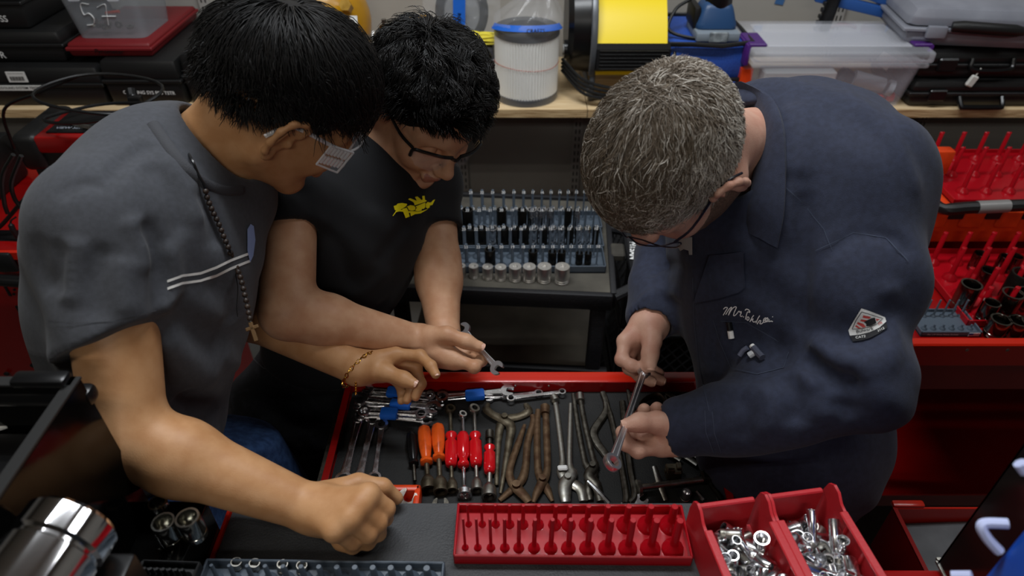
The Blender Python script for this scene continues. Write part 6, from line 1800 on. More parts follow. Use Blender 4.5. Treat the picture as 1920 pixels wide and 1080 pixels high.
# ------------------------------------------------------------------ left: red roll cart with charger
lc = thing('tool_cart', 'red tool cart with slotted side panel at the far left', 'tool cart', (-1.15, 1.38, 0))
g = G(); g.rbox((-1.20, 1.40, .55), (.72, .40, .90), .006, 1); wpart(lc, 'body', g, M_REDM)
g = G(); g.box((-1.20, 1.196, .993), (.74, .010, .018)); g.box((-.845, 1.40, .993), (.010, .40, .018)); g.box((-1.20, 1.60, .993), (.74, .010, .018)); wpart(lc, 'top_rim', g, M_REDLIT)
g = G(); a, b = Py(-40, 522, 1.15), Py(60, 530, 1.15); g.cyl(a, b, .013, n=14); wpart(lc, 'push_handle', g, M_BLKS)
g = G(); c = Py(6, 492, 1.188); g.rbox(c, (.05, .012, .05), .008, 2); wpart(lc, 'handle_bracket', g, M_BLKP)
for k, (x, y) in enumerate(((14, 545), (36, 583), (56, 628), (76, 668))):
    c = Py(x, y, 1.1985); g = G(); g.box(c, (.005, .003, .030), np.array(Matrix.Rotation(.0, 3, 'Y'))); wpart(lc, 'slot', g, M_DARK)
    for dx, dy in ((12, 6), (13, -2)):
        c2 = Py(x + dx, y + dy, 1.1985); g = G(); g.cyl(c2, c2 + np.array([0, -.002, 0]), .003, n=8); wpart(lc, 'hole', g, M_DARK)
for (x, y) in ((62, 684), (13, 700)):
    c2 = Py(x, y, 1.196); g = G(); g.cyl(c2, c2 + np.array([0, -.004, 0]), .006, n=10); wpart(lc, 'screw', g, M_BLKS)
for x in (-1.5, -.9):
    for y in (1.24, 1.56):
        g = G(); g.cyl((x - .014, y, .05), (x + .014, y, .05), .05, n=16); wpart(lc, 'caster', g, M_BLKS)
# charger
Cf = Py(52, 262, 1.35); Ce = Py(250, 258, 1.35)
ch = thing('battery_charger', 'red and black battery charger with coiled cable on the far left cart', 'charger', (-1.05, 1.42, 1.0))
xa, xb2 = Cf[0], Ce[0] + .02; zt_ = Cf[2]
g = G(); g.rbox(((xa + xb2) / 2, 1.425, zt_ - .065), (xb2 - xa, .15, .13), .008, 2); wpart(ch, 'lower_shell', g, M_BLKP)
g = G(); g.rbox(((xa + xb2) / 2, 1.415, zt_ - .012), (xb2 - xa + .004, .14, .038), .006, 2); wpart(ch, 'red_band', g, M_REDM)
g = G(); g.rbox(((xa + xb2) / 2 + .01, 1.422, zt_ + .0085), (xb2 - xa - .045, .112, .004), .002, 1); wpart(ch, 'top_panel', g, M_BLKS)
g = G(); g.rbox((xa - .006, 1.425, zt_ - .03), (.055, .17, .085), .014, 3); g.rbox((xa + .004, 1.36, zt_ - .12), (.035, .03, .14), .008, 2); wpart(ch, 'end_bumper', g, M_BLKP)
lettering('VIEW SERIES', .014, mat('grey_print', '#8a8f98', .5), ch, np.eye(3), (xa + .085 + 1.05, 1.385 - 1.42, zt_ + .0112 - 1.0), bold=.0002)
g = G(); g.box((xa + .14, 1.3435, zt_ - .012), (.05, .001, .02)); wpart(ch, 'caution_label', g, M_BLKS)
g = G(); g.box((xa + .14, 1.3425, zt_ - .005), (.05, .001, .008)); wpart(ch, 'caution_stripe', g, M_YEL)
lettering('CAUTION', .007, M_BLKS, ch, np.array(Matrix.Rotation(math.pi / 2, 3, 'X')), (xa + .143 + 1.05, 1.3415 - 1.42, zt_ - .005 - 1.0))
# cables
zt2 = zt_ + .014
g = G(); c = Pz(205, 222, zt2 + .01)
loop = [np.array([c[0] + .125 * math.cos(t) + .01 * math.sin(3 * t), c[1] + .075 * math.sin(t), zt2 + .012 + .035 * (1 + math.sin(t * .5 + .5))]) for t in np.linspace(2.2, 2.2 + 2 * math.pi * 2, 60)]
g.tube(loop, .0036, 7); g.tube(smoothpts([loop[0], loop[0] + np.array([-.09, -.02, -.03]), loop[0] + np.array([-.2, .0, -.08]), loop[0] + np.array([-.26, .05, -.2])], 6), .0036, 7); solo('cable', g, M_RUB, 'black cable coiled on top of the battery charger', 'cable')
g = G(); a = Pz(138, 233, zt2); b = Pz(170, 240, zt2); g.cyl(a, b, .0045, .006, 10); g.cyl(a - (b - a) * .25, a, .002, n=8); solo('jack_plug', g, M_STEEL, 'silver jack plug lying on the charger top', 'plug')
g = G(); p_ = smoothpts([Py(245, 168, 1.52), Py(250, 190, 1.50), Py(254, 212, 1.46)], 4); g.tube(p_, [.012] * 4 + [.010] * (len(p_) - 4), 10); g.rbox(Py(256, 192, 1.49), (.03, .02, .03), .005, 2); solo('power_plug', g, M_BLKS, 'black plug standing up at the end of the charger', 'plug')
for k, pts in enumerate((((25, 290), (5, 330), (8, 380), (14, 400)), ((40, 292), (22, 340), (26, 370), (40, 390)), ((70, 350), (40, 380), (5, 420), (-20, 440)))):
    g = G(); g.tube(smoothpts([Py(x, y, 1.24 + .01 * k) for x, y in pts], 6), .0045, 7); solo('cable', g, M_RUB, ('leftmost cable hanging below the charger', 'cable hanging just right of the leftmost one', 'thick cable sloping past the shoulder to the cart edge')[k], 'cable')
g = G(); g.rbox((-1.32, 1.40, 1.06), (.20, .28, .12), .012, 2); solo('black_case', g, M_BLKP, 'low black case left of the battery charger on the far left cart', 'case')
g = G(); p_ = smoothpts([Py(30, 407, 1.25), Py(20, 415, 1.245), Py(24, 430, 1.24), Py(34, 445, 1.24)], 4); g.tube(p_, [.002] * 6 + [.006] * (len(p_) - 6), 8); solo('cable_end', g, M_RUB, 'bent cable end with strain relief on the far left cart', 'cable')
g = G(); g.rbox(Py(22, 452, 1.26), (.08, .06, .03), .008, 2); solo('adapter', g, M_BLKS, 'small black adapter on the far left cart rim', 'adapter')

# ------------------------------------------------------------------ things on the plywood shelf
RX = np.array(Matrix.Rotation(math.pi / 2, 3, 'X'))       # lettering that faces the room
def case(name, label, x0, x1, yf, dep, z0, z1, m, seam=.55, r=.010, rz=0.0, latches=0, group=None, taper=.97, cat='case'):
    """moulded tool case: base and lid shells with a seam between them"""
    w_ = x1 - x0; root = thing(name, label, cat, ((x0 + x1) / 2, yf + dep / 2, z0), rz, group)
    h = z1 - z0; hs = h * seam
    g = G(); g.rbox((0, 0, hs / 2), (w_, dep, hs), r, 2, taper=taper); g.build('base_shell', m, root)
    g = G(); g.rbox((0, 0, 0), (w_, dep, h - hs - .003), r, 2, np.diag([1, -1, -1]), taper=taper); g.v = (np.array(g.v) + np.array([0, 0, (h + hs + .003) / 2])).tolist(); g.build('lid_shell', m, root)
    g = G(); g.rbox((0, 0, hs + .001), (w_ + .006, dep + .006, .009), .002, 1); g.build('seam_band', m, root)
    for k in range(latches):
        g = G(); g.rbox((-w_ / 2 + w_ * (k + 1) / (latches + 1), -dep / 2 - .004, hs), (.035, .010, .032), .003, 1); g.build('latch', m, root)
    return root
def xat(px, Y, z):      # x of picture column px on the line (Y, z)
    d = (Y * _cp + (HC - z) * _sp); return (px - 960) / FPX * d
MC = M_BLKP
Z = ZS + .0005
c1 = case('tool_case', 'black moulded case with barcode sticker and printed strip, at the left end of the shelf', xat(-150, 1.725, 1.15), xat(196, 1.725, 1.15), 1.722, .34, Z, 1.205, MC, latches=0)
o = c1; hw = (xat(196, 1.725, 1.15) - xat(-150, 1.725, 1.15)) / 2; ox = -(xat(196, 1.725, 1.15) + xat(-150, 1.725, 1.15)) / 2
g = G(); g.rbox((xat(36, 1.72, 1.17) + ox, -.1735, .082), (.050, .001, .028), .0004, 1); lb = g.build('barcode_sticker', M_PAPER, c1)
g = G()
for k in range(14): g.box((xat(36, 1.72, 1.17) + ox - .017 + k * .0026, -.1743, .078), (.0011 if k % 3 else .0018, .0005, .011))
g.build('barcode', M_BLKS, lb)['kind'] = 'stuff'
lettering('Advance Micro School Dist', .0036, M_BLKS, lb, RX, (xat(36, 1.72, 1.17) + ox, -.1744, .0915))
g = G(); g.rbox((xat(38, 1.72, 1.15) + ox, -.1755, .0535), (.125, .001, .014), .0003, 1); ls = g.build('printed_strip', M_PAPER, c1)
lettering('COOLING SYSTEM TESTER', .0095, M_BLKS, ls, RX, (xat(40, 1.72, 1.15) + ox, -.1764, .0535), bold=.0001)
c2 = case('tool_case', 'black case lettered R, stacked on the barcode case', xat(-160, 1.76, 1.24), xat(122, 1.76, 1.24), 1.755, .30, 1.2055, 1.285, MC)
lettering('R', .024, M_WHITE, c2, RX, (xat(4, 1.75, 1.23) - (xat(-160, 1.76, 1.24) + xat(122, 1.76, 1.24)) / 2, -.1545, .022))
c3 = case('tool_case', 'topmost black case at the left end of the shelf, lettered SS', xat(-160, 1.78, 1.32), xat(52, 1.78, 1.32), 1.77, .28, 1.2855, 1.40, MC)
lettering('SS', .022, M_WHITE, c3, RX, (xat(2, 1.76, 1.32) - (xat(-160, 1.78, 1.32) + xat(52, 1.78, 1.32)) / 2, -.1445, .028))
c4 = case('tool_case', 'black case hand-lettered COOLING SYS PRS TSTR on its front', xat(199, 1.725, 1.15), xat(343, 1.725, 1.15), 1.722, .33, Z, 1.222, MC)
lettering('COOLING SYS PRS TSTR', .0125, M_WHITE, c4, RX @ np.array(Matrix.Rotation(-.02, 3, 'Z')), (.012, -.1695, .040), bold=.0002)
c5 = case('tool_case', 'plain black case behind the person in charcoal, under the beige case', xat(349, 1.74, 1.15), xat(520, 1.74, 1.15), 1.735, .30, Z, 1.235, MC)
c6 = case('instrument_case', 'flat beige case half hidden by black hair', xat(368, 1.76, 1.25), xat(520, 1.76, 1.25), 1.755, .26, 1.2355, 1.272, mat('beige_plastic', '#8e8a78', .6, bump=.2, bscale=300), latches=1)
c7 = case('instrument_case', 'dark red case lettered Pyrometer under the clear bin', xat(128, 1.755, 1.24), xat(285, 1.755, 1.24), 1.75, .33, 1.2225, 1.258, mat('dark_red_plastic', '#6e1519', .5, bump=.2, bscale=300), r=.006)
lettering('Pyrometer', .017, M_BLKS, c7, RX @ np.array(Matrix.Rotation(-.02, 3, 'Z')), (.0, -.1695, .016), shear=.2, bold=.0002)
def clear_box(name, label, x0, x1, yf, dep, z0, z1, lidh, latch_x, tap=.90):
    w_ = x1 - x0; h = z1 - z0
    root = thing(name, label, 'storage box', ((x0 + x1) / 2, yf + dep / 2, z0))
    g = G(); t = .0022
    V = []; 
    for zz, k in ((0, tap), (h, 1.0)):
        for sx, sy in ((-1, -1), (1, -1), (1, 1), (-1, 1)): V.append((sx * w_ / 2 * k, sy * dep / 2 * k, zz))
    for zz, k in ((t, tap), (h, 1.0)):
        for sx, sy in ((-1, -1), (1, -1), (1, 1), (-1, 1)): V.append((sx * (w_ / 2 * k - t), sy * (dep / 2 * k - t), zz))
    Fs = [(3, 2, 1, 0)] + [(i, (i + 1) % 4, 4 + (i + 1) % 4, 4 + i) for i in range(4)] + [(8, 9, 10, 11)] + [(8 + (i + 1) % 4, 8 + i, 12 + i, 12 + (i + 1) % 4) for i in range(4)] + [(4 + i, 4 + (i + 1) % 4, 12 + (i + 1) % 4, 12 + i) for i in range(4)]
    bm = bmesh.new(); vs = [bm.verts.new(v) for v in V]
    for f in Fs: bm.faces.new([vs[i] for i in f])
    vert = [e for e in bm.edges if abs(e.verts[0].co.z - e.verts[1].co.z) > h * .5]
    bmesh.ops.bevel(bm, geom=vert, offset=.022, segments=4, affect='EDGES', profile=.5)
    bm.verts.index_update(); gg = G(); gg.add([list(v.co) for v in bm.verts], [[v.index for v in f.verts] for f in bm.faces]); bm.free()
    gg.build('tub', M_CLEAR, root, 30)
    g = G(); g.rbox((0, 0, h - .010), (w_ + .012, dep + .012, .014), .006, 2); g.build('tub_rim', M_CLEARLID, root)
    g = G(); g.rbox((0, 0, h + lidh / 2 - .003), (w_ + .022, dep + .022, lidh), .008, 3); ld = g.build('lid', M_CLEARLID, root)
    g = G(); g.rbox((0, 0, h + lidh - .002), (w_ - .07, dep - .06, .005), .002, 1); g.build('lid_panel', M_CLEARLID, ld)
    for x in latch_x:
        g = G(); g.rbox((x * 1.015, -.045, h + lidh / 2 - .010), (.012, .090, lidh + .024), .003, 2); g.rbox((x + (.018 if x < 0 else -.018), -.045, h + lidh + .001), (.046, .090, .008), .002, 1); g.build('latch', M_PURP, root)
    return root
# bin marked 57
xa_, xb_ = xat(112, 1.775, 1.33), xat(262, 1.775, 1.33)
b57 = thing('storage_box', 'cloudy clear bin hand-marked 57 with hardware inside, on the dark red case', 'storage box', ((xa_ + xb_) / 2, 1.87, 1.2585))
w_ = xb_ - xa_
g = G()
bm = bmesh.new(); bmesh.ops.create_cube(bm, size=1.0)
for v in bm.verts:
    k = .86 if v.co.z < 0 else 1.0
    v.co = Vector((v.co.x * w_ * k, v.co.y * .19 * k, (v.co.z + .5) * .125))
bmesh.ops.bevel(bm, geom=[e for e in bm.edges if abs(e.verts[0].co.z - e.verts[1].co.z) > .05], offset=.02, segments=4, affect='EDGES', profile=.5)
bm.verts.index_update(); g.add([list(v.co) for v in bm.verts], [[v.index for v in f.verts] for f in bm.faces]); bm.free(); g.build('tub', mat('dim_clear_plastic', '#9aa0a6', .35, 0, alpha=.42), b57, 30)
for sx in (-.052, .045):
    g = G(); g.rbox((sx, -.099, .108), (.030, .008, .024), .003, 1); g.build('hinge_lug', M_CLEARLID, b57)
g = G(); g.rbox((0, -.100, .124), (.075, .012, .012), .003, 1); g.build('latch', M_PURP, b57)
g = G(); g.rbox((0, 0, .129), (w_ + .02, .205, .012), .004, 1); g.build('lid', M_CLEARLID, b57)
L5 = [[(.018, 0, .046), (.002, 0, .047), (-.001, 0, .026), (.010, 0, .028), (.016, 0, .018), (.010, 0, .006), (-.004, 0, .004)], [(.032, 0, .040), (.050, 0, .046), (.046, 0, .028), (.040, 0, .004)], [(.034, 0, .022), (.062, 0, .022)]]
yo = -.0935
L5 = [[(p[0] * 1.25 - .045, yo + (.10 - (p[2] * 1.25 + .03)) * .10, p[2] * 1.25 + .030) for p in ln] for ln in L5]
strokes([smoothpts(l, 5) for l in L5], .0018, M_WHITE, b57)
rng = random.Random(8)
for i in range(9):
    g = G(); x = (xa_ + xb_) / 2 + rng.uniform(-.05, .05); y = 1.80 + rng.uniform(0, .03); z = 1.275 + rng.uniform(0, .022)
    g.lathe([(.004, -.003), (.009, -.003), (.009, .003), (.004, .003)], 12, (x, y, z), np.array(Matrix.Rotation(rng.uniform(0, 3), 3, 'X')) , closed=True); solo('washer', g, M_STEEL, 'loose steel washer in the bin marked 57', 'washer', 'washers in the bin marked 57')
g = G(); g.cyl((xa_ + .10, 1.80, 1.318), (xa_ + .135, 1.80, 1.322), .004, n=8); solo('plastic_clip', g, M_ORP, 'orange clip in the bin marked 57', 'clip')

# yellow air tank with brass valve
yt = thing('air_tank', 'golden yellow air tank with brass ball valve behind the person in black', 'air tank', (-.56, 1.95, Z))
cx_, cy_, cz_ = xat(590, 1.94, 1.26), 1.94, Z + .155
g = G(); g.sphere((cx_, cy_, cz_), (.155, .135, .145), 28, 18); wpart(yt, 'shell', g, M_YELT, 60)
g = G(); g.cyl((cx_, cy_, Z), (cx_, cy_, Z + .03), .08, n=20); wpart(yt, 'foot_ring', g, M_YELT)
fc = np.array([cx_ + .155 * .48, cy_ - .135 * .70, cz_ + .145 * .45])
c = Py(648, 12, 1.83); g = G(); g.cyl(c + np.array([0, .02, -.01]), c + np.array([0, -.006, .006]), .016, n=6); wpart(yt, 'plug_fitting', g, M_BRASS)
c = Py(663, 38, 1.825); g = G(); g.rbox(c, (.020, .003, .022), .001, 1, np.array(Matrix.Rotation(-.4, 3, 'X'))); wpart(yt, 'label', g, M_PAPER)
v0, v1, v2 = Py(690, 76, 1.84), Py(700, 72, 1.84), Py(742, 66, 1.84)
g = G(); g.cyl(v0 - np.array([.03, -.02, 0]), v1, .011, n=12); wpart(yt, 'pipe', g, M_STEEL)
g = G(); g.cyl(v1, v1 + np.array([.006, 0, 0]), .019, n=20); wpart(yt, 'white_washer', g, M_WHITE)
g = G(); g.cyl(v1 + np.array([.006, 0, 0]), v2 + np.array([.03, 0, 0]), .0175, n=8); g.cyl((v1 + v2) / 2 - np.array([0, 0, .02]), (v1 + v2) / 2 + np.array([0, 0, .030]), .013, .010, 14); wpart(yt, 'valve_body', g, M_BRASS)
hv = (v1 + v2) / 2 + np.array([0.003, 0, .034])
g = G(); g.cyl(hv - np.array([0, 0, .004]), hv + np.array([0, 0, .012]), .007, n=6); wpart(yt, 'stem_nut', g, M_STEEL)
e0, e1 = Py(746, 46, 1.835), Py(802, 31, 1.835)
g = G(); g.tube([hv, hv * .4 + e0 * .6, e0], .0055, 8, flat=(1, .4)); wpart(yt, 'lever_arm', g, M_STEEL)
g = G(); g.tube(smoothpts([e0, e0 + np.array([.012, 0, .010]), e1 * .6 + e0 * .4 + np.array([0, 0, .007]), e1], 5), .0062, 8, flat=(1, .6)); wpart(yt, 'lever_grip', g, mat('yellow_vinyl', '#d99a12', .4))

# bagged black hose ring with blue tape
hr = thing('hose_ring', 'black rubber ring in a clear bag with a vertical blue tape strip', 'hose', (-.13, 1.95, Z))
c = Py(866, 22, 1.93); R_ = .066
Rr = np.stack([AX, nrm(np.array([0, .25, 1])), nrm(np.cross(AX, np.array([0, .25, 1])))], 1)
g = G(); ring = [c + Rr @ np.array([R_ * .92 * math.cos(t), R_ * 1.15 * math.sin(t), 0]) for t in np.linspace(0, 2 * math.pi, 41)[:-1]]; g.tube(ring, .0125, 10, closed=True); wpart(hr, 'ring', g, M_BLKS)
g = G(); g.lathe([(R_ * .8, 0), (.002, .004)], 30, c + Rr[:, 2] * -.004, Rr @ np.diag([.95, 1.2, 1])); wpart(hr, 'inner_disc', g, mat('grey_disc', '#6e6f70', .5))
g = G(); rng2 = np.random.default_rng(2); n = 22; V = []; Fs = []
for i in range(n + 1):
    for j in range(n + 1):
        u, v = i / n * 2 - 1, j / n * 2 - 1
        V.append(c + Rr @ np.array([u * .105, v * .10 + .005, .022 * (1 - u * u) * (1 - v ** 4) + .006 + rng2.uniform(-.004, .004)]) * 1.0 + Rr[:, 2] * 0)
for i in range(n):
    for j in range(n): Fs.append((i * (n + 1) + j, (i + 1) * (n + 1) + j, (i + 1) * (n + 1) + j + 1, i * (n + 1) + j + 1))
g.add(V, Fs)
sgn = 1 if (Rr[:, 2] @ np.array([0, -1, 0])) > 0 else -1
if sgn < 0: g.v = [(np.array(v) - 2 * ((np.array(v) - c) @ Rr[:, 2]) * Rr[:, 2]).tolist() for v in g.v]
wpart(hr, 'clear_bag', g, M_FILM, 80)
fn = Rr[:, 2] * sgn
t0, t1 = Py(861, -10, 1.90), Py(861, 74, 1.895)
g = G(); ax_ = nrm(t0 - t1); w2 = .0165
off = fn * .003
g.add([t1 - AX * w2 + off, t1 + AX * w2 + off, t0 + AX * w2 + off, t0 - AX * w2 + off, t1 - AX * w2, t1 + AX * w2, t0 + AX * w2, t0 - AX * w2], [(0, 1, 2, 3), (7, 6, 5, 4), (0, 4, 5, 1), (1, 5, 6, 2), (2, 6, 7, 3), (3, 7, 4, 0)]); tp = wpart(hr, 'blue_tape', g, M_BLUET)
Rt_ = np.stack([-ax_, np.cross(nrm(np.cross(AX, ax_)) * -1, -ax_) , nrm(np.cross(AX, ax_))], 1)
zt_n = nrm(np.cross(AX, ax_)); zt_n = zt_n if zt_n[1] < 0 else -zt_n
Rt_ = np.stack([-ax_, np.cross(zt_n, -ax_), zt_n], 1)
o = lettering('RODER VAC.', .013, M_BLKS, None, Rt_, t1 * .72 + t0 * .28 + off + zt_n * .0012, bold=.0001); o.parent = tp
# yellow cord bundle on a grey box with purple latch
bx = case('storage_box', 'small grey box with purple edge behind the curly hair, under the yellow cord', xat(872, 1.83, 1.16), xat(927, 1.83, 1.16), 1.80, .14, Z, 1.225, mat('smoke_plastic', '#3e3d42', .4), seam=.75, r=.006, cat='storage box')
g = G(); g.rbox((.0, -.073, .118), (.022, .006, .022), .002, 1); g.build('latch', M_PURP, bx)
yc = thing('cord_bundle', 'bundle of bright yellow cord lying on the small grey box', 'cord', (xat(895, 1.84, 1.24), 1.85, 1.2255))
rng2 = np.random.default_rng(5)
g = G()
for i in range(26):
    y_, z_ = 1.815 + rng2.uniform(0, .05), 1.2305 + rng2.uniform(0, .024)
    x0_, x1_ = xat(858, 1.84, 1.24), xat(930, 1.84, 1.24)
    g.tube(smoothpts([(x0_ + rng2.uniform(-.01, .01), y_, z_), ((x0_ * 2 + x1_) / 3, y_ + rng2.uniform(-.006, .006), z_ + rng2.uniform(-.004, .005)), ((x0_ + 2 * x1_) / 3, y_ + rng2.uniform(-.006, .006), z_ + rng2.uniform(-.004, .004)), (x1_ + rng2.uniform(-.006, .006), y_, z_)], 3), .0026, 6)
wpart(yc, 'strands', g, M_YELR)['kind'] = 'stuff'
g = G(); g.rbox((xat(912, 1.76, 1.13), 1.775, Z + .035), (.030, .03, .07), .003, 1, np.array(Matrix.Rotation(.12, 3, 'Y'))); solo('white_carton', g, M_PAPER, 'narrow white carton between the curly hair and the white filter', 'carton')

# pleated filter in a bag
fx, fy = xat(987, 1.80, 1.18), 1.80; fr, fh = .0845, .185
fl = thing('pleated_filter', 'white pleated vacuum filter cartridge in a clear bag with blue tape', 'filter', (fx, fy, Z))
g = G(); n = 132; prof = []
for j in range(5):
    z = .016 + (fh - .032) * j / 4
    prof.append([((fr - (.0035 if i % 2 else 0.0)) * math.cos(2 * math.pi * i / n), (fr - (.0035 if i % 2 else 0.0)) * math.sin(2 * math.pi * i / n), z) for i in range(n)])
g.add([p for r_ in prof for p in r_], [(j * n + i, j * n + (i + 1) % n, (j + 1) * n + (i + 1) % n, (j + 1) * n + i) for j in range(4) for i in range(n)])
g.build('pleats', mat('filter_paper', '#e9e8e2', .8), fl, 10)
g = G(); g.lathe([(fr * .99, 0), (fr + .001, .003), (fr + .001, .017), (fr * .98, .019)], 40); g.build('bottom_cap', M_BLKS, fl)
g = G(); g.lathe([(fr * .98, fh - .018), (fr + .001, fh - .016), (fr + .001, fh - .002), (fr * .96, fh), (fr * .62, fh), (fr * .58, fh - .012), (.001, fh - .012)], 40); g.build('top_cap', M_BLKS, fl)
g = G(); k = 90
for i in range(k):
    a = math.pi + math.pi * i / k
    if i % 2 == 0:
        z = .098 + .003 * math.sin(a * 2); g.box(((fr + .0004) * math.cos(a), (fr + .0004) * math.sin(a), z), (.0032, .0012, .0016), np.array(Matrix.Rotation(a + math.pi / 2, 3, 'Z')))
g.build('red_bead_line', mat('orange_red_line', '#c4502c', .7), fl)['kind'] = 'stuff'
g = G(); rng2 = np.random.default_rng(3); n = 40; m_ = 16; V = []
for j in range(m_ + 1):
    t = j / m_
    for i in range(n):
        a = 2 * math.pi * i / n
        if t < .7: r_ = fr + .005 + .004 * math.sin(5 * a + j) * t + rng2.uniform(-.0015, .0015); z = .002 + t / .7 * (fh + .006)
        else:
            u = (t - .7) / .3; r_ = (fr + .006) * max(0, 1 - u) ** .8 + .012; z = fh + .008 + u * .085 + .006 * math.sin(7 * a)
        V.append((r_ * math.cos(a) + (.035 * max(0, (t - .7) / .3)), r_ * math.sin(a), z))
g.add(V, [(j * n + i, j * n + (i + 1) % n, (j + 1) * n + (i + 1) % n, (j + 1) * n + i) for j in range(m_) for i in range(n)])
g.build('clear_bag', M_FILM, fl, 80)
g = G(); V = []; n = 22
for i in range(n + 1):
    a = math.pi * 1.02 + math.pi * .96 * i / n; z = fh + .002 + .016 * math.sin(math.pi * i / n)
    for dz, rr in ((-.004, fr + .0075), (.009, fr - .002)): V.append((rr * math.cos(a), rr * math.sin(a), z + dz))
g.add(V, [(2 * i, 2 * i + 2, 2 * i + 3, 2 * i + 1) for i in range(n)])
tb = g.build('blue_tape', M_BLUET, fl)
lettering('CRAFTS', .013, M_BLKS, tb, RX @ np.array(Matrix.Rotation(-.5, 3, 'X')), (.02, -fr - .0068, fh + .0165), bold=.0001)

# yellow blower
bl_ = thing('blower_fan', 'yellow and black utility blower fan on a grey tube stand', 'blower', (.27, 1.86, Z))
bx0, bx1 = xat(1106, 1.80, 1.25), xat(1243, 1.80, 1.25)
Ry = np.array([[0, 0, 1.0], [1, 0, 0], [0, 1, 0]])      # polygon (y, z) extruded along x
tz_ = Z
prof = [(1.985, tz_ + .055), (1.790, tz_ + .060), (1.765, tz_ + .075), (1.755, tz_ + .095), (1.748, tz_ + .105), (1.735, tz_ + .150), (1.742, tz_ + .160), (1.775, tz_ + .205), (1.820, tz_ + .250), (1.875, tz_ + .285), (1.935, tz_ + .295), (1.99, tz_ + .27), (2.02, tz_ + .20), (2.02, tz_ + .10)]
g = G(); g.prism(prof, bx0 + .004, bx1, Ry, (0, 0, 0)); wpart(bl_, 'housing', g, M_YEL, 40)
g = G(); g.prism([(1.752, tz_ + .088), (1.722, tz_ + .096), (1.716, tz_ + .104), (1.726, tz_ + .150), (1.745, tz_ + .162), (1.775, tz_ + .155), (1.775, tz_ + .09)], bx0 + .012, bx1 + .008, Ry, (0, 0, 0)); gr = wpart(bl_, 'outlet_frame', g, M_BLKS)
for k in range(6):
    g = G(); z = tz_ + .104 + k * .0085; y = 1.7155 + k * .0019; g.rbox(((bx0 + bx1) / 2 + .01, y - .002, z), (bx1 - bx0 - .016, .010, .0028), .001, 1, np.array(Matrix.Rotation(-.5, 3, 'X'))); subp = g.build('louvre', M_BLKP, None); subp.parent = gr
g = G(); cyb, czb = 1.885, tz_ + .165
g.cyl((bx0 - .045, cyb, czb), (bx0 + .006, cyb, czb), .118, .125, 36); g.cyl((bx0 - .058, cyb, czb), (bx0 - .044, cyb, czb), .10, .118, 36); wpart(bl_, 'side_cover', g, M_BLKS)
c = Py(1067, 86, 1.80); c[0] = bx0 - .060
g = G(); g.cyl((bx0 - .066, 1.815, tz_ + .120), (bx0 - .05, 1.815, tz_ + .120), .024, n=20); wpart(bl_, 'outlet_box', g, M_BLKS)
g = G(); g.cyl((bx0 - .069, 1.815, tz_ + .120), (bx0 - .064, 1.815, tz_ + .120), .014, n=20); wpart(bl_, 'dial', g, mat('pale_dial', '#b9b8b2', .4))
g = G(); n = 16; arc = [(bx0 + .004, 1.885 - .155 * math.cos(t), tz_ + .15 + .155 * math.sin(t)) for t in np.linspace(-.5, 1.8, n)]; g.tube(arc, .007, 8, flat=(.6, 1.2)); wpart(bl_, 'side_trim', g, mat('grey_tube', '#5c5f63', .35, .3))
g = G(); st_ = mat('grey_tube', '#5c5f63', .35, .3)
for x in (bx0 + .008, bx1 - .01):
    g = G(); g.tube(smoothpts([(x, 1.99, tz_ + .13), (x, 1.985, tz_ + .05), (x, 1.97, tz_ + .009), (x, 1.90, tz_ + .008), (x, 1.775, tz_ + .008), (x, 1.755, tz_ + .014), (x, 1.752, tz_ + .05), (x, 1.76, tz_ + .10)], 4), .0075, 8); wpart(bl_, 'stand_leg', g, st_)
g = G(); g.cyl((bx0 + .008, 1.77, tz_ + .0085), (bx1 - .01, 1.77, tz_ + .0085), .0075, n=10); wpart(bl_, 'stand_bar', g, st_)
for k in range(4):
    g = G(); dz = k * .010
    g.tube(smoothpts([(bx0 - .07, 1.80, tz_ + .10 - dz), (bx0 - .01, 1.735 - .003 * k, tz_ + .065 - dz * 1.1), ((bx0 + bx1) / 2, 1.712 + .003 * k, tz_ + .052 - dz), (bx1 - .02, 1.72, tz_ + .072 - dz * .8), (bx1 + .022, 1.75, tz_ + .11 - dz), (bx1 + .03, 1.80, tz_ + .14 - dz), (bx1 + .02, 1.9, tz_ + .12)], 6), .0042, 7); wpart(bl_, 'wound_cord', g, M_RUB)

# blue case with a blue power tool on it
xa_, xb_ = xat(1246, 1.77, 1.18), xat(1398, 1.77, 1.18)
bcs = case('tool_case', 'blue tool case with black latch between the yellow blower and the clear box', xa_, xb_, 1.765, .25, Z, 1.252, mat('speckled_blue_plastic', '#2d56b0', .5, 0, col2='#24489a', scale=260, bump=.3, bscale=400), seam=.35, r=.018)
g = G(); g.rbox((.075, -.130, .040), (.040, .012, .050), .004, 2); lt = g.build('latch', M_BLKP, bcs)
g = G(); g.rbox((.075, -.137, .038), (.016, .006, .034), .002, 1); o = g.build('latch_tab', MATS['speckled_blue_plastic'], lt)
g = G(); g.tube([(-(xb_ - xa_) / 2 - .004, -.125, .150), (-.05, -.131, .152), (.03, -.131, .148), ((xb_ - xa_) / 2, -.128, .156), ((xb_ - xa_) / 2 + .004, 0, .150), ((xb_ - xa_) / 2, .125, .150), (-(xb_ - xa_) / 2, .125, .150)], .0065, 8, closed=True); g.build('black_gasket', M_BLKP, bcs)
pt = thing('power_tool', 'dark blue corded power tool with grey base plate on the blue case', 'power tool', (xat(1338, 1.84, 1.28), 1.86, 1.2525))
px0 = xat(1338, 1.84, 1.28)
MBT = mat('dark_blue_plastic', '#26466e', .4); MGP = mat('grey_shoe', '#7d8790', .5)
g = G(); g.rbox((px0, 1.84, 1.264), (.112, .13, .022), .004, 2); wpart(pt, 'base_plate', g, MGP)
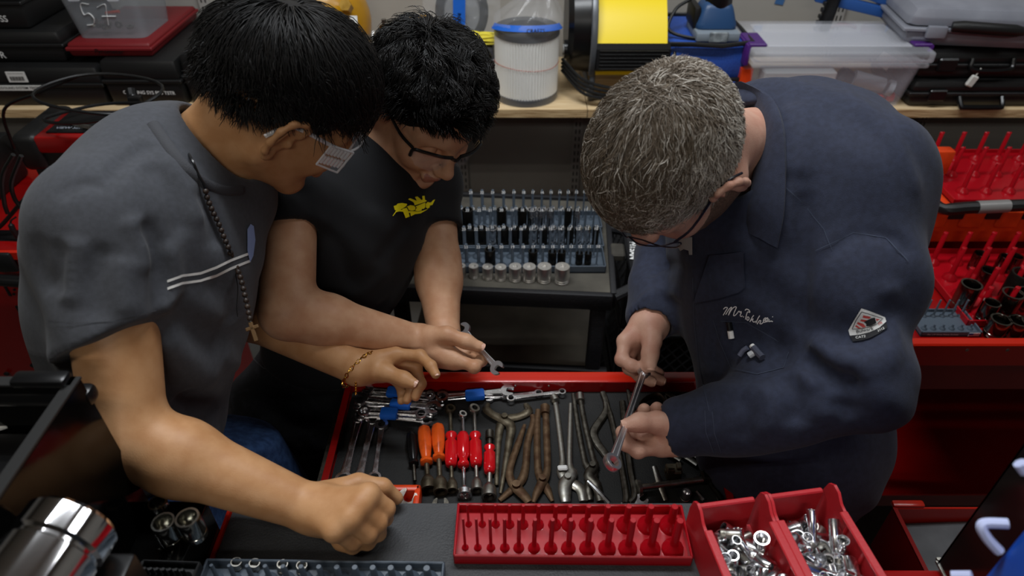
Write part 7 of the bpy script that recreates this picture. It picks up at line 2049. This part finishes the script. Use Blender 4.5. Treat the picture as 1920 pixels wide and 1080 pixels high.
g = G(); g.rbox((px0 + .0, 1.773, 1.266), (.048, .006, .026), .002, 1); wpart(pt, 'worn_label', g, mat('worn_label', '#9aa2a6', .6, col2='#5f676c', scale=60))
g = G(); g.rbox((px0, 1.85, 1.305), (.116, .11, .070), .018, 3, np.diag([1, -1, -1]), taper=.62); wpart(pt, 'body', g, MBT)
g = G(); g.lathe([(.033, 0), (.035, .01), (.030, .04), (.030, .09)], 24, (px0 + .004, 1.845, 1.325)); wpart(pt, 'motor_collar', g, M_BLKS)
g = G(); g.rbox((px0 - .052, 1.86, 1.300), (.018, .09, .055), .006, 2); wpart(pt, 'side_grip', g, M_BLKP)
g = G(); g.tube(smoothpts([(px0 - .06, 1.88, 1.33), (px0 - .10, 1.86, 1.31), (px0 - .12, 1.82, 1.27), (px0 - .06, 1.79, 1.258), (px0 + .03, 1.785, 1.2565)], 6), .0045, 7); wpart(pt, 'power_cord', g, M_RUB)
for i, (x, y) in enumerate(((1421, 53), (1462, 3))):
    c = Py(x, y, YW - .002); g = G(); g.rbox(c, (.026, .001, .017), .0003, 1, np.array(Matrix.Rotation(.15 * i, 3, 'Y'))); solo('tape_piece', g, mat('faded_blue_tape', '#3a6496', .7), ('blue tape scrap on the wall above the clear box, the lower one', 'blue tape scrap at the top of the wall, the upper one')[i], 'tape', 'blue tape scraps on the wall')

# clear latch box with contents
xa_, xb_ = xat(1412, 1.715, 1.2), xat(1732, 1.715, 1.2)
cb_ = clear_box('storage_box', 'clear lidded storage box with purple latches full of parts', xa_, xb_, 1.712, .235, Z, 1.225, .030, (-(xb_ - xa_) / 2 - .010, (xb_ - xa_) / 2 + .010))
def inx(px): return xat(px, 1.75, 1.15)
g = G(); g.rbox((inx(1496), 1.77, 1.145), (inx(1563) - inx(1428), .05, .080), .004, 1); pb = solo('divider_box', g, mat('white_translucent', '#d2d6d8', .5), 'pale divider box standing inside the clear storage box', 'divider box')
g = G(); g.cyl((inx(1600), 1.76, 1.165), (inx(1655), 1.745, 1.150), .020, .018, 16); g.lathe([(.012, 0), (.020, 0), (.021, .014), (.012, .014)], 18, (inx(1662), 1.742, 1.146), np.roll(frame((1, -.3, -.2)), -1, 1), closed=True); solo('hose_nozzle', g, mat('grey_nozzle', '#8b8f96', .5), 'grey nozzle with round mouth inside the clear box', 'nozzle')
g = G(); g.rbox((inx(1600), 1.775, 1.15), (.075, .04, .045), .008, 2, np.array(Matrix.Rotation(.5, 3, 'Y'))); g.cyl((inx(1578), 1.76, 1.15), (inx(1578), 1.74, 1.15), .018, n=18); solo('camera_body', g, mat('charcoal_device', '#3b4047', .5), 'dark grey device with label lying inside the clear box', 'device')
g = G(); g.box((inx(1664), 1.80, 1.195), (.045, .002, .035), np.array(Matrix.Rotation(.5, 3, 'Y'))); solo('paper_tag', g, M_PAPER, 'pale paper tag leaning inside the clear box', 'paper')
for i, (x, m_) in enumerate(((1592, M_STEEL), (1628, M_PAPER), (1655, M_REDP2), (1678, M_REDP2))):
    g = G(); g.rbox((inx(x), 1.745 + .008 * (i % 2), Z + .015), (.026, .022, .022), .006, 2, np.array(Matrix.Rotation(.4 * i, 3, 'Z'))); solo('small_part', g, m_, ('steel knob', 'pale cap', 'red rubber piece', 'red rubber cap')[i] + ' at the bottom of the clear box', 'part')
g = G(); g.box((inx(1396) , 1.80, Z + .045), (.03, .1, .09)); solo('red_carton', g, M_ORP, 'orange-red carton between the blue case and the clear box', 'carton')

# cases at the right end
MG = mat('silver_grey_plastic', '#8b8d96', .45, 0, col2='#7d7f88', scale=12, bump=.1, bscale=300)
k1 = case('tool_case', 'lower of two black cases at the right end of the shelf', xat(1706, 1.72, 1.14), xat(1985, 1.72, 1.14), 1.716, .26, Z, 1.172, M_BLKP, seam=.5, r=.014)
g = G(); g.tube(smoothpts([(-.065, -.131, .030), (-.062, -.15, .012), (-.05, -.152, .010), (.03, -.152, .010), (.045, -.15, .012), (.048, -.131, .030)], 4), .0065, 8); g.build('carry_handle', M_BLKS, k1)
g = G(); g.rbox((-.125, -.134, .035), (.045, .008, .030), .003, 1); g.build('latch', M_BLKS, k1)
k2 = case('tool_case', 'upper of two black cases at the right end of the shelf', xat(1722, 1.735, 1.21), xat(1990, 1.735, 1.21), 1.728, .25, 1.1725, 1.243, M_BLKP, seam=.5, r=.014)
g = G(); g.rbox((-.115, -.129, .040), (.050, .010, .034), .004, 1); g.build('latch', M_BLKS, k2)
g = G(); g.tube(smoothpts([(-.055, -.126, .055), (-.05, -.138, .030), (.04, -.138, .030), (.05, -.126, .055)], 4), .006, 8); g.build('carry_handle', M_BLKS, k2)
k3 = case('tool_case', 'silver grey plastic case with black grip handle on top of the black cases', xat(1712, 1.74, 1.28), xat(2010, 1.74, 1.28), 1.735, .27, 1.2435, 1.345, MG, seam=.45, r=.024, rz=math.radians(-7), taper=.93)
g = G(); g.tube([(-.098, -.150, .062), (-.075, -.156, .064), (.045, -.158, .060), (.072, -.148, .056)], [.012, .0145, .0145, .010], 12); hd = g.build('grip_handle', M_BLKP, k3)
for sx in (-.125, .12):
    g = G(); g.rbox((sx, -.140, .044), (.048, .014, .030), .004, 2); g.build('latch', MG, k3)
g = G(); c = Py(1822, 152, 1.712); g.rbox(c, (.020, .010, .030), .003, 1, np.array(Matrix.Rotation(.35, 3, 'Y'))); g.cyl(c + np.array([.004, 0, .012]), c + np.array([.010, 0, .034]), .0016, n=6); pl = solo('small_plug', g, mat('white_plug', '#c9c9c2', .5), 'small white plug with blue band hanging before the black cases', 'plug')
# blue clamp bars and a black tube behind the clear box
g = G(); a, b = Py(1540, 60, 1.97), Py(1568, -12, 1.97); g.cyl(a, b, .020, .018, 16)
for k in range(6): g.rbox(a + (b - a) * (k + .5) / 6 + np.array([-.021, 0, 0]), (.008, .014, .012), .002, 1)
solo('ratchet_tube', g, M_BLKS, 'black toothed tube standing behind the clear box', 'tube')
g = G(); a, b = Py(1530, -8, 2.0), Py(1690, 30, 1.95); g.rbox((a + b) / 2, (np.linalg.norm(b - a), .025, .028), .004, 2, frame(b - a)); g.rbox((a + b) / 2 + np.array([0.02, 0, .028]), (np.linalg.norm(b - a) * .8, .02, .02), .004, 2, frame(b - a + np.array([0, 0, -.03]))); solo('clamp_bar', g, mat('clamp_blue', '#1f4c8e', .5), 'blue plastic clamp bar slanting across the wall', 'clamp')
g = G(); a, b = Py(1668, 62, 1.95), Py(1676, 34, 1.95); g.cyl(a, b, .014, n=14); solo('clamp_tube', g, mat('clamp_blue2', '#3a72bd', .5), 'short light blue tube under the clamp bar', 'tube')
g = G(); a, b = Py(1680, 60, 1.93), Py(1710, 4, 1.93); g.tube([a, (a + b) / 2, b], [.012, .016, .010], 10, flat=(1, .5)); solo('paddle', g, M_BLKP, 'black paddle-shaped tool left of the silver grey case', 'tool')
g = G(); a, b = Py(1552, 52, 2.0), Py(1604, 52, 2.0); g.tube(smoothpts([a, a * .6 + b * .4 + np.array([0, 0, .008]), a * .2 + b * .8 + np.array([0, 0, .006]), b], 4), .006, 8); solo('red_hose', g, mat('dull_red', '#8a2416', .5), 'dull red hose end behind the clear box', 'hose')
g = G(); g.rbox(Py(1640, 55, 2.0), (.075, .03, .03), .008, 2); solo('hand_drill', g, mat('deep_red', '#6d0f12', .4), 'deep red tool body behind the clear box, beside the light blue tube', 'tool')
